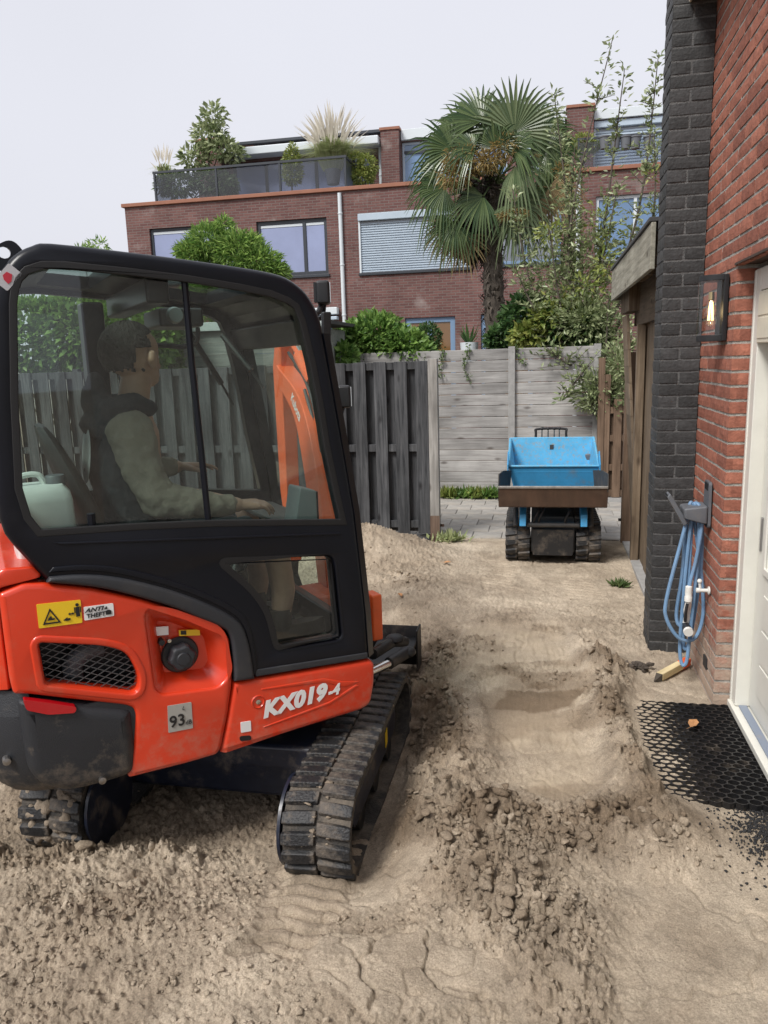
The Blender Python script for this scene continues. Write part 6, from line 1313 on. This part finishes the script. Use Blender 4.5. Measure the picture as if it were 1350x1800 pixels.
for cx in (-.78, -1.845):
    make_track(cx, YT, -.098)
    for (yy_, r, nm) in ((YT-LT/2+HT/2,.125,'sprocket'),(YT+LT/2-HT/2,.130,'idler')):
        mb = MB(); mb.lathe([(.02,-.07),(r*.5,-.07),(r*.55,-.045),(r*.86,-.045),(r*.9,-.03),(r,-.03),(r,.03),(r*.9,.03),(r*.86,.045),(r*.5,.05),(.02,.07)], 20, axis='x', c=(0,0,0)); obj(nm, mb, GRS, ex, smooth=True, loc=w2l(cx,yy_,-.098+HT/2), rot=(0,0,-EXR))
    for q in range(3):
        mb = MB(); mb.lathe([(.01,-.08),(.055,-.08),(.058,-.03),(.04,-.025),(.04,.025),(.058,.03),(.055,.08),(.01,.08)], 14, axis='x'); obj('roller', mb, GRS, ex, smooth=True, loc=w2l(cx,YT-.28+q*.28,-.015), rot=(0,0,-EXR))
    mb = MB(); mb.prism(rpoly([(-.42,-.05),(.40,-.05),(.44,.02),(.40,.09),(-.40,.10),(-.46,.02)], .03), -.085, .085, 'yz'); tf = obj('track_frame', mb, NAVY, ex, bevel=.01, loc=w2l(cx,YT,.065), rot=(0,0,-EXR))
    mb = MB(); mb.lathe([(.13,-.006),(.168,-.006),(.168,.006),(.13,.006)], 24, axis='x'); o = obj('sprocket_guard', mb, NAVY, ex, smooth=True, loc=w2l(cx-.146*(1 if cx > -1 else -1), YT-LT/2+HT/2+.005, -.098+HT/2), rot=(0,0,-EXR))
mb = MB(); mb.prism([(-.005,-.03),(.035,-.02),(.035,.05),(-.005,.04)], .0,.003,'yz'); obj('yellow_sticker', mb, YEL, ex, loc=w2l(-.6935,YT+.18,.07), rot=(0,0,-EXR))
mb = MB(); mb.box(-.46,.46,-.26,.26,-.10,.13); obj('car_body', mb, NAVY, ex, bevel=.02, loc=w2l(-1.31,YT,.12), rot=(0,0,-EXR))
mb = MB(); mb.box(-.52,.52,-.10,.10,-.07,.07); obj('axle_tube', mb, NAVY, ex, bevel=.01, loc=w2l(-1.31,YT-.16,.10), rot=(0,0,-EXR))
mb = MB(); mb.lathe([(.27,.20),(.28,.30),(.26,.40),(.26,.47)], 28); obj('slew_ring', mb, GRS, ex, smooth=True)
# dozer blade with arms, swing cylinder
bl = [(-.02,-.02),(.0,.0),(-.035,.08),(-.035,.15),(-.01,.23),(-.025,.235),(-.06,.15),(-.06,.07)]
mb = MB(); mb.prism([(a_+.0,b_) for a_,b_ in bl], -.60, .60, 'yz'); bld_ = obj('dozer_blade', mb, GRS, ex, bevel=.004, loc=w2l(-1.32,4.40,-.03), rot=(0,0,-EXR))
mb = MB(); mb.box(.592,.604,-.12,.015,-.02,.235); obj('blade_end', mb, GRS, bld_, bevel=.004)
mb = MB(); mb.box(-.604,-.592,-.12,.015,-.02,.235); obj('blade_end', mb, GRS, bld_, bevel=.004)
for dx in (-.25,.25):
    mb = MB(); mb.box(-.045,.045,-.95,-.06,-.045,.045); obj('blade_arm', mb, GRS, ex, bevel=.01, loc=w2l(-1.31+dx,4.40,.08), rot=(0,0,-EXR))
mb = MB(); mb.prism([(.36,-.03),(.595,-.03),(.595,-.33),(.36,-.55)], .15,.17,'xy'); obj('blade_gusset', mb, GRS, bld_, bevel=.004)
mb = MB(); mb.tube([(.30,-.06,1.16-.62),(.30,-.06,.54)], .03, 8)
pA, pB, pC = lx(646,1184,3.32), lx(684,1166,3.46), lx(716,1146,3.60)
mb = MB(); mb.tube([pA,pB], .021, 12); obj('swing_rod', mb, STL, ex, smooth=True); mb = MB(); mb.tube([pB,pC], .030, 12); mb.ball(tuple(pC), .045, 12, 8, (1,1,.6)); obj('swing_cylinder', mb, GRS, ex, smooth=True)
mb = MB(); mb.tube([lx(655,1150,3.45),lx(690,1128,3.7),lx(712,1128,3.8)], .028, 10); mb.ball(tuple(lx(694,1123,3.7)), .05, 12, 8, (1,1,.5)); obj('swing_bracket', mb, GRS, ex, smooth=True)
mb = MB(); mb.obox(lx(656,1082,3.6), (.03,0,0), (0,.05,0), (0,0,.12)); obj('bracket_side', mb, ORG2, ex, bevel=.012)
plc = lx(670,1112,4.26); mb = MB(); mb.box(-.001,.001,-.02,.02,-.022,.022); 
# mud caked on the tracks
mp_, ms_ = [], []; rgm = random.Random(3)
for k in range(420):
    cx = -.78 if rgm.random() < .6 else -1.845; s_ = PER*rgm.random(); x, z, a = stad(s_, .004); 
    if z < .06 and abs(x) < .45: continue
    yv = max(-.9, min(.9, rgm.gauss(0,.42)))*TW/2
    w_ = Vector((cx+yv, YT+x, -.098+z)); mp_.append(tuple(EXI @ w_)); ms_.append(.004+.020*rgm.random()**2.5)
MUD = mat('track_mud', (.215,.172,.128), .97, var=.3, scale=40, bump=.7, bscale=160)
mud = clods('mud', mp_, ms_, MUD, ex, flat=.45, seedv=12); mud['kind'] = 'stuff'

# ================================================================ operator in the cab
per = thing('person', 'operator in olive hoodie and shorts sitting in the excavator cab', 'person', EXO, EXR)
SKIN = mat('skin', (.42,.25,.175), .5, var=.08, scale=30); HOOD = mat('hoodie', (.215,.175,.125), .9, var=.12, scale=9, bump=.35, bscale=160)
DKH = mat('hood_dark', (.028,.03,.035), .9, bump=.3, bscale=160); SHO = mat('shorts', (.05,.06,.065), .9, var=.15, bump=.3, bscale=120); HAIR = mat('hair', (.018,.013,.010), .7, bump=.7, bscale=220, stretch=(1,1,.4)); BOOT = mat('boot', (.035,.028,.022), .7)
HY, HC = R(26), (-.43, 0.0)
def hrot(ch):
    return [[(HC[0]+(x-HC[0])*math.cos(HY)-(y-HC[1])*math.sin(HY), HC[1]+(x-HC[0])*math.sin(HY)+(y-HC[1])*math.cos(HY), z, r) for x,y,z,r in c] for c in ch]
FOLD = bpy.data.textures.new('cloth_fold', 'CLOUDS'); FOLD.noise_scale = .055; FOLD.noise_depth = 2
def organic(name, chains, mt, parent, voxel=.008, smooth_it=6, fold=0):
    mb = MB()
    for ch in chains:
        pts = [Vector(c[:3]) for c in ch]; rr = [c[3] for c in ch]
        for i in range(len(pts)): mb.ball(tuple(pts[i]), rr[i], 14, 9)
        for i in range(len(pts)-1):
            n = max(2, int((pts[i+1]-pts[i]).length/.02)); mb.tube([pts[i].lerp(pts[i+1], k/n) for k in range(n+1)], [rr[i]+(rr[i+1]-rr[i])*k/n for k in range(n+1)], 14)
    o = obj(name, mb, mt, parent, smooth=True); r = o.modifiers.new('r','REMESH'); r.mode = 'VOXEL'; r.voxel_size = voxel; r.use_smooth_shade = True
    s = o.modifiers.new('s','SMOOTH'); s.factor = .5; s.iterations = smooth_it
    if fold:
        d_ = o.modifiers.new('d','DISPLACE'); d_.texture = FOLD; d_.strength = fold; d_.mid_level = .5; d_.texture_coords = 'LOCAL'
    return o
def finger(base, d, up, ln, r, curl):
    b = Vector(base); d = Vector(d).normalized(); up = Vector(up).normalized(); out = [(*b, r*1.05)]; p = b.copy()
    for k, f_ in enumerate((.45,.32,.25)):
        ang = curl*(k+.4); dd = d*math.cos(ang)-up*math.sin(ang); p = p+dd*ln*f_; out.append((*p, r*(1-.10*(k+1))))
    return out
def hand(w, d, up, side_, curl=.30, s=1.0):
    """chains for palm and five fingers; w wrist, d pointing, up back of the hand, side_ direction of the thumb"""
    w, d, up, sd_ = Vector(w), Vector(d).normalized(), Vector(up).normalized(), Vector(side_).normalized(); ch = []
    for k, off in enumerate((.030,.010,-.010,-.030)):
        kn = w+d*(.088-.004*abs(k-1))*s+sd_*off*s; ch.append([(*w, .021*s), (*(w.lerp(kn,.5)), .017*s), (*kn, .0125*s)])
        ch.append(finger(kn, d+sd_*(off*3.2), up, (.074,.083,.077,.060)[k]*s, .0092*s, curl*(1+.15*k)))
    tb = w+d*.028*s+sd_*.026*s-up*.004; t1 = tb+(d*.55+sd_*.75-up*.25)*.038*s; t2 = t1+(d*.85+sd_*.30-up*.25)*.030*s; t3 = t2+(d*.95+sd_*.05-up*.25)*.024*s
    ch.append([(*tb,.015*s),(*t1,.0125*s),(*t2,.0105*s),(*t3,.0088*s)]); return ch
rw = (-.135,-.275,1.345); lw_ = (-.245,.215,1.455)
rh_d, rh_up = (.95,.10,-.08), (.05,-.25,1); lh_d, lh_up = (1,-.05,.0), (0,.15,1)
body = [[(-.435,0,1.60,.085),(-.445,.0,1.74,.062),(-.425,.0,1.83,.060)],
        ]
body += hrot([[(-.435,.005,1.965,.092),(-.405,.008,1.955,.090),(-.385,.01,1.905,.075),(-.365,.012,1.862,.056),(-.352,.014,1.845,.040)],
        [(-.42,.002,1.93,.088),(-.47,.0,1.94,.082)],
        [(-.318,.014,1.905,.014),(-.302,.015,1.890,.016),(-.322,.015,1.885,.012)],                     # nose
        [(-.322,.014,1.935,.022),(-.325,.014,1.95,.020)], [(-.318,.014,1.862,.018),(-.325,.014,1.838,.022)],   # brow, mouth and chin
        [(-.412,-.097,1.935,.018),(-.418,-.102,1.915,.017),(-.408,-.097,1.892,.013),(-.40,-.09,1.905,.016)], [(-.40,.10,1.93,.020),(-.405,.104,1.905,.017),(-.40,.10,1.885,.012)]])
body += [
        [(-.30,-.28,1.385,.044),(*rw,.030)], [(-.36,.235,1.46,.044),(*lw_,.030)],
        [(-.30,-.10,1.16,.085),(.035,-.155,1.185,.066),(.055,-.155,1.15,.058),(.085,-.15,.93,.052),(.06,-.15,.76,.038)],
        [(-.30,.10,1.16,.085),(.035,.165,1.185,.066),(.055,.165,1.15,.058),(.085,.16,.93,.052),(.06,.16,.76,.038)], [(-.42,0,1.18,.12),(-.30,-.10,1.16,.09)], [(-.42,0,1.18,.12),(-.30,.10,1.16,.09)], [(-.42,0,1.18,.12),(-.47,0,1.45,.12),(-.44,0,1.62,.09)]]
body += hand(rw, rh_d, rh_up, (.1,.98,.15), .36, 1.08) + hand(lw_, lh_d, lh_up, (.1,-.98,.1), .22, 1.05)
organic('body', body, SKIN, per, .0062, 3)
hoodie = [[(-.43,0,1.20,.150),(-.47,0,1.36,.145),(-.505,0,1.52,.140),(-.50,0,1.63,.120),(-.465,0,1.715,.080)], [(-.42,-.08,1.20,.125),(-.49,-.10,1.48,.12),(-.50,-.13,1.63,.095)], [(-.42,.08,1.20,.125),(-.49,.10,1.48,.12),(-.50,.13,1.63,.095)]]
sleeves = [[(-.495,-.17,1.645,.088),(-.475,-.235,1.52,.075),(-.435,-.275,1.40,.068),(-.33,-.285,1.375,.062),(-.175,-.278,1.348,.045)], [(-.495,.17,1.645,.088),(-.47,.235,1.55,.074),(-.45,.25,1.47,.066),(-.36,.24,1.46,.060),(-.27,.218,1.456,.043)]]
organic('hoodie', hoodie, DKH, per, .009, 6, .028); SLV = mat('sleeve', (.25,.215,.17), .9, var=.12, scale=9, bump=.3, bscale=160); organic('sleeve', [sleeves[0]], SLV, per, .008, 5, .026); organic('sleeve', [sleeves[1]], SLV, per, .008, 5, .026)
hd = [[(-.545,-.085,1.72,.050),(-.575,0,1.755,.065),(-.545,.085,1.72,.050)], [(-.545,-.09,1.73,.046),(-.47,-.105,1.75,.042),(-.40,-.065,1.73,.036)], [(-.545,.09,1.73,.046),(-.47,.105,1.75,.042),(-.40,.065,1.73,.036)], [(-.585,0,1.79,.05),(-.575,0,1.84,.035)], [(-.57,-.1,1.66,.05),(-.60,0,1.68,.05),(-.57,.1,1.66,.05)]]
organic('hood', hd, DKH, per, .008, 5, .02)
# short hair: a shell over the skull, open at the face, the ears and the nape
mb = MB(); hf = Vector((math.cos(HY), math.sin(HY), 0)); hl_ = Vector((-math.sin(HY), math.cos(HY), 0)); rgh2 = random.Random(9)
hc = Vector(hrot([[(-.440,.003,1.950,0)]])[0][0][:3]); NU, NV = 72, 44; gv = {}
def hv_(i, j):
    if (i % NU, j) not in gv:
        th, ph = 2*math.pi*(i % NU)/NU, math.pi*(j+.5)/NV; a_, b_, c_ = math.sin(ph)*math.cos(th), math.sin(ph)*math.sin(th), math.cos(ph); k_ = 1+rgh2.uniform(-.018,.022)
        mb.v.append(tuple(hc+hf*a_*.122*k_+hl_*b_*.103*k_+Vector((0,0,c_*.117*k_)))); gv[(i % NU, j)] = len(mb.v)-1
    return gv[(i % NU, j)]
for i in range(NU):
    for j in range(NV-1):
        th, ph = 2*math.pi*(i+.5)/NU, math.pi*(j+1)/NV; a_, b_, c_ = math.sin(ph)*math.cos(th), math.sin(ph)*math.sin(th), math.cos(ph); jit_ = .05*math.sin(i*2.3)+.04*math.sin(i*5.1+j)
        ear = abs(b_) > .72 and -.62 < c_ < .12 and a_ > -.35
        if (c_ > .52+.25*max(0,a_)+jit_*.6 or (a_ < .22+jit_ and c_ > -.62+jit_)) and not ear: mb.f.append((hv_(i,j), hv_(i,j+1), hv_(i+1,j+1), hv_(i+1,j)))
ho = obj('hair', mb, HAIR, per, smooth=False); so_ = ho.modifiers.new('t','SOLIDIFY'); so_.thickness = .012; so_.offset = -1
organic('shorts', [[(-.40,-.06,1.17,.130),(-.25,-.11,1.17,.105),(-.08,-.14,1.175,.095)], [(-.40,.06,1.17,.130),(-.25,.11,1.17,.105),(-.08,.15,1.175,.095)]], SHO, per, .009, 6, .02)
for sy in (-.15,.16):
    mb = MB(); mb.loft([[(x, sy+y*w, z) for x,y in ((.02,-.9),(.02,.9),(.20,.8),(.27,0),(.20,-.8))] for z, w in ((.705,.05),(.735,.052),(.775,.042))]); mb.tube([(.06,sy,.76),(.065,sy,.85)], .05, 12); obj('boot', mb, BOOT, per, smooth=True)
for sy in (-.028,.052):
    mb = MB(); ec = hrot([[(-.335,sy,1.925,.0)]])[0][0]; mb.ball(ec[:3], .011, 10, 8); obj('eye', mb, SWH, per, smooth=True); mb = MB(); ec = hrot([[(-.3265,sy,1.925,.0)]])[0][0]; mb.ball(ec[:3], .0048, 8, 6); obj('pupil', mb, INK, per, smooth=True)
# round white print on the back of the hoodie
mb = MB()
for r_, w_ in ((.100,.008),(.066,.005)): mb.lathe([(r_,0),(r_+w_,0),(r_+w_,.002),(r_,.002)], 30)
for k in range(22):
    a_ = k*2*math.pi/22; mb.obox((.086*math.cos(a_),.086*math.sin(a_),.001), (.008*math.cos(a_),.008*math.sin(a_),0), (-.004*math.sin(a_),.004*math.cos(a_),0), (0,0,.001))
for k in range(9): mb.box(-.05+.0*k,.05-.01*(k%3),-.04+k*.0095,-.036+k*.0095,0,.002)
o = obj('back_print', mb, mat('print_white', (.5,.5,.5), .8), per, loc=(-.638,-.02,1.56)); o.rotation_euler = (0, R(-83), 0)
# jerrycan behind the seat
jc = thing('jerrycan', 'white plastic jerrycan standing behind the seat in the cab', 'jerrycan', EXM @ Vector((-.835,-.27,1.191)), EXR); jc.scale = (1,1,.84)
JW = mat('jerry_plastic', (.66,.68,.66), .45, var=.05); mb = MB(); mb.loft([[(x*s_,y*s_,z) for x,y in rpoly([(-.10,-.105),(.10,-.105),(.10,.105),(-.10,.105)], .03, 4)] for z, s_ in ((0,.92),(.012,1),(.30,.98),(.34,.92),(.365,.72))]); obj('can', mb, JW, jc, smooth=True)
mb = MB(); mb.lathe([(.034,.355),(.034,.392),(.030,.398),(.001,.398)], 16, c=(.055,0,0)); obj('screw_cap', mb, GREYP, jc, smooth=True); mb = MB(); mb.tube(smooth_path([(-.08,0,.345),(-.06,0,.40),(0,0,.405),(.02,0,.36)], 5), .012, 8); obj('handle', mb, JW, jc, smooth=True)

# thick mud clinging to the rear of the left track
rgm = random.Random(6); chs = []
for k in range(150):
    x, z, a = stad(PER*(.985-.20*rgm.random()**1.6), .004); w_ = EXI @ Vector((-1.845+rgm.uniform(-.10,.10), YT+x, -.098+z)); chs.append([(*w_, rgm.uniform(.010,.021))])
organic('mud', chs, MUD, ex, .006, 1)['kind'] = 'stuff'

# ================================================================ blue tracked dumper
dm = thing('tracked_dumper', 'blue tracked mini dumper with tipping skip and rusty loading scoop', 'dumper', (.095, 6.66, .0), R(0.5))
BLU = mat('blue_paint', (.045,.27,.52), .42, var=.12, scale=5, dirt=.6, dirtcol=(.14,.17,.18), dscale=9, dthr=.53, bump=.4, bscale=7)
BLUIN = mat('worn_blue', (.085,.37,.60), .45, var=.12, scale=9, dirt=.95, dirtcol=(.30,.25,.19), dscale=34, dthr=.505)
RST = mat('rusty_steel', (.075,.042,.026), .65, var=.35, scale=8, dirt=.5, dirtcol=(.13,.085,.055), dscale=5, stretch=(1,1,.25)); DST = mat('dark_steel', (.05,.05,.05), .5, var=.2, dirt=.3)
DLT, DHT, DTW = 1.15, .33, .205; DPER = 2*(DLT-DHT)+math.pi*DHT
def dst(s_, off=0.0):
    r = DHT/2; st_ = DLT-2*r; s_ = s_ % DPER; R2 = r+off
    if s_ < st_: return (-st_/2+s_, r-R2, 0.0)
    s_ -= st_
    if s_ < math.pi*r: a = s_/r; return (st_/2+R2*math.sin(a), r-R2*math.cos(a), a)
    s_ -= math.pi*r
    if s_ < st_: return (st_/2-s_, r+R2, math.pi)
    s_ -= st_; a = s_/r; return (-st_/2-R2*math.sin(a), r+R2*math.cos(a), math.pi+a)
DL_ = []
for row in (0,1):
    mb = MB(); ya, yb = (.006,DTW/2+.002) if row else (-DTW/2-.002,-.006); sk = .012 if row else -.012
    mb.loft([[(-.022+s1,y,0),(.022+s1,y,0),(.016+s1,y,-.018),(-.016+s1,y,-.018)] for y, s1 in ((ya, sk*(0 if row else 1)),(yb, sk*(1 if row else 0)))]); me = bpy.data.meshes.new('lug'); me.from_pydata(mb.v, [], mb.f); me.update(); fixn(me); me.materials.append(RUB); DL_.append(me)
for tx in (-.302,.302):
    rings = []
    for i in range(90):
        x, z, a = dst(DPER*i/90); xo, zo, _ = dst(DPER*i/90, -.025); rings.append([(x,-DTW/2,z),(x,DTW/2,z),(xo,DTW/2,zo),(xo,-DTW/2,zo)])
    rings.append(rings[0]); mb = MB(); mb.loft(rings, cap=False); tr = obj('track', mb, RUB, dm, smooth=True, loc=(tx, DLT/2-.02, .012+hz(.086,6.9)), rot=(0,0,R(90)))
    for row in (0,1):
        for k in range(34):
            x, z, a = dst(DPER*(k+.5*row)/34, -.002); o = link('lug', DL_[row], None, tr, (x,0,z), (0,-a,0))
    for y_, r_ in ((.16,.11),(DLT-.20,.12)):
        mb = MB(); mb.lathe([(.01,-.06),(r_*.8,-.06),(r_,-.03),(r_,.03),(r_*.8,.06),(.01,.06)], 16, axis='x'); obj('track_wheel', mb, GRS, dm, smooth=True, loc=(tx,y_-.02,.18))
    mb = MB(); mb.box(-.06,.06,.2,DLT-.25,.10,.24); obj('track_frame', mb, DST, dm, bevel=.01, loc=(tx,0,0))
mb = MB(); mb.prism(rpoly([(.02,.10),(.02,.33),(.06,.36),(1.1,.36),(1.1,.10)], .02), -.185, .185, 'yz'); obj('chassis', mb, DST, dm, bevel=.01)
mb = MB(); mb.prism(rpoly([(-.17,.085),(.17,.085),(.175,.315),(-.175,.315)], .015), -.03, .012, 'xz'); fp_ = obj('front_plate', mb, GRS, dm, bevel=.006)
for sx_ in (-.12,.12):
    mb = MB(); mb.lathe([(.001,-.036),(.010,-.035),(.011,-.029)], 8, axis='y', c=(sx_,0,.265)); obj('bolt', mb, BLACKM, fp_)
mb = MB(); mb.tube([(-.22,-.045,.36),(.22,-.045,.36)], .022, 12); obj('cross_tube', mb, DST, dm, smooth=True)
for sx_ in (-.255,.255):
    mb = MB(); mb.prism([(-.12,.36),(-.05,.35),(.10,.44),(.12,.62),(.05,.64),(.0,.50),(-.10,.46)], -.028, .028, 'yz'); obj('lift_arm', mb, BLU, dm, bevel=.006, loc=(sx_,0,0)); 
    mb = MB(); mb.tube([(sx_*1.25,-.02,.34),(sx_*1.25,.18,.62)], .022, 10); obj('lift_cylinder', mb, DST, dm, smooth=True)
# loading scoop in front
mb = MB(); mb.prism([(-.21,.435),(-.19,.425),(-.02,.435),(.07,.47),(.085,.53),(.072,.532),(.058,.475),(-.03,.447),(-.185,.440),(-.25,.612),(-.262,.607)], -.475, .475, 'yz'); sc_o = obj('scoop', mb, RST, dm, bevel=.003, loc=(-.012,.0,.115)); sc_o.scale = (.935,1,1)
for sx_ in (-1,1):
    V = [(sx_*.476,-.262,.60),(sx_*.468,-.20,.43),(sx_*.40,.07,.45),(sx_*.375,.09,.70),(sx_*.44,-.10,.725),(sx_*.476,-.245,.715)]; V2 = [(x-sx_*.008,y,z) for x,y,z in V]; n = 6
    mb = MB(); mb.add(V+V2, [tuple(range(6)), tuple(range(11,5,-1))]+[(i,(i+1)%6,6+(i+1)%6,6+i) for i in range(6)]); obj('scoop_side', mb, DST, sc_o)
mb = MB(); mb.box(-.474,.474,-.268,-.252,.598,.618); obj('scoop_lip', mb, mat('worn_lip', (.42,.40,.37), .35, metal=.7, var=.2), sc_o, bevel=.003)
# skip
def ring_(z, x0, x1, y0, y1): return [(x0,y0,z),(x1,y0,z),(x1,y1,z),(x0,y1,z)]
o_r = [ring_(.52,-.30,.30,.22,.92), ring_(.60,-.36,.36,.17,.95)]
# outer shell: front low lip at y=.12, high rear and sides
def shell(d):
    return [(-.385+d,.13+d,.845),(.385-d,.13+d,.845),(.395-d,.95-d,1.005),(-.395+d,.95-d,1.005)], [(-.31+d,.20+d,.50+d),(.31-d,.20+d,.50+d),(.33-d,.86-d,.50+d),(-.33+d,.86-d,.50+d)]
to, bo = shell(0); ti, bi = shell(.012)
mb = MB(); V = bo+to; mb.add(V, [(0,1,5,4),(1,2,6,5),(2,3,7,6),(3,0,4,7),(3,2,1,0)]); skip = obj('skip', mb, BLU, dm)
mb = MB(); V = bi+ti; mb.add(V, [(4,5,1,0),(5,6,2,1),(6,7,3,2),(7,4,0,3),(0,1,2,3)]); obj('skip_lining', mb, BLUIN, skip)
mb = MB(); V = to+ti; mb.add([(x,y,z+.002) for x,y,z in to]+[(x,y,z+.002) for x,y,z in ti], [(0,1,5,4),(1,2,6,5),(2,3,7,6),(3,0,4,7)])
mb.tube([to[0],to[1]], .011, 8); mb.tube([to[1],to[2]], .011, 8); mb.tube([to[2],to[3]], .011, 8); mb.tube([to[3],to[0]], .011, 8); obj('rim', mb, BLUIN, skip, smooth=True)
for sx_ in (-1,1):
    mb = MB(); mb.prism([(.12,.80),(.05,.77),(.05,.87),(.18,.97),(.26,.91)], sx_*.388-.006, sx_*.388+.006, 'yz'); obj('side_plate', mb, BLU, skip, bevel=.004)
    mb = MB(); mb.box(sx_*.27-.025, sx_*.27+.025, .165, .19, .52, .80); obj('rib', mb, BLU, skip, bevel=.004)
mb = MB(); mb.box(-.33,.33,.140,.165,.785,.825); obj('front_flange', mb, BLU, skip, bevel=.004)
mb = MB(); mb.box(-.018,.018,.915,.925,.90,.945); obj('lug_plate', mb, DST, skip)
# control stand and handle
mb = MB(); mb.box(-.30,.30,.96,1.25,.36,.80); obj('engine_box', mb, DST, dm, bevel=.02); mb = MB(); mb.box(.31,.42,.90,1.12,.55,.86); obj('tank', mb, GREYP, dm, bevel=.02)
mb = MB(); mb.tube([tuple(p) for p in smooth_path([(-.15,1.30,.82),(-.15,1.32,1.02),(-.13,1.33,1.06),(.13,1.33,1.06),(.15,1.32,1.02),(.15,1.30,.82)], 5)], .013, 8); obj('handlebar', mb, BLACKM, dm, smooth=True)
for i, lx_ in enumerate((-.09,-.03,.03,.08)):
    mb = MB(); mb.tube([(lx_,1.22,.80),(lx_,1.21,1.06)], .006, 6); lv = obj('control_lever', mb, STL, dm, smooth=True); mb = MB(); mb.ball((lx_,1.21,1.075), .017, 10, 6); obj('knob', mb, BPL, lv, smooth=True)

mb = MB()
for sx_ in (-.14,-.10,.12): mb.tube(smooth_path([(sx_,.02,.33),(sx_-.02,-.05,.40),(sx_+.02,-.03,.50),(sx_,.12,.58)], 6), .011, 7)
obj('hydraulic_hose', mb, BPL, dm, smooth=True)
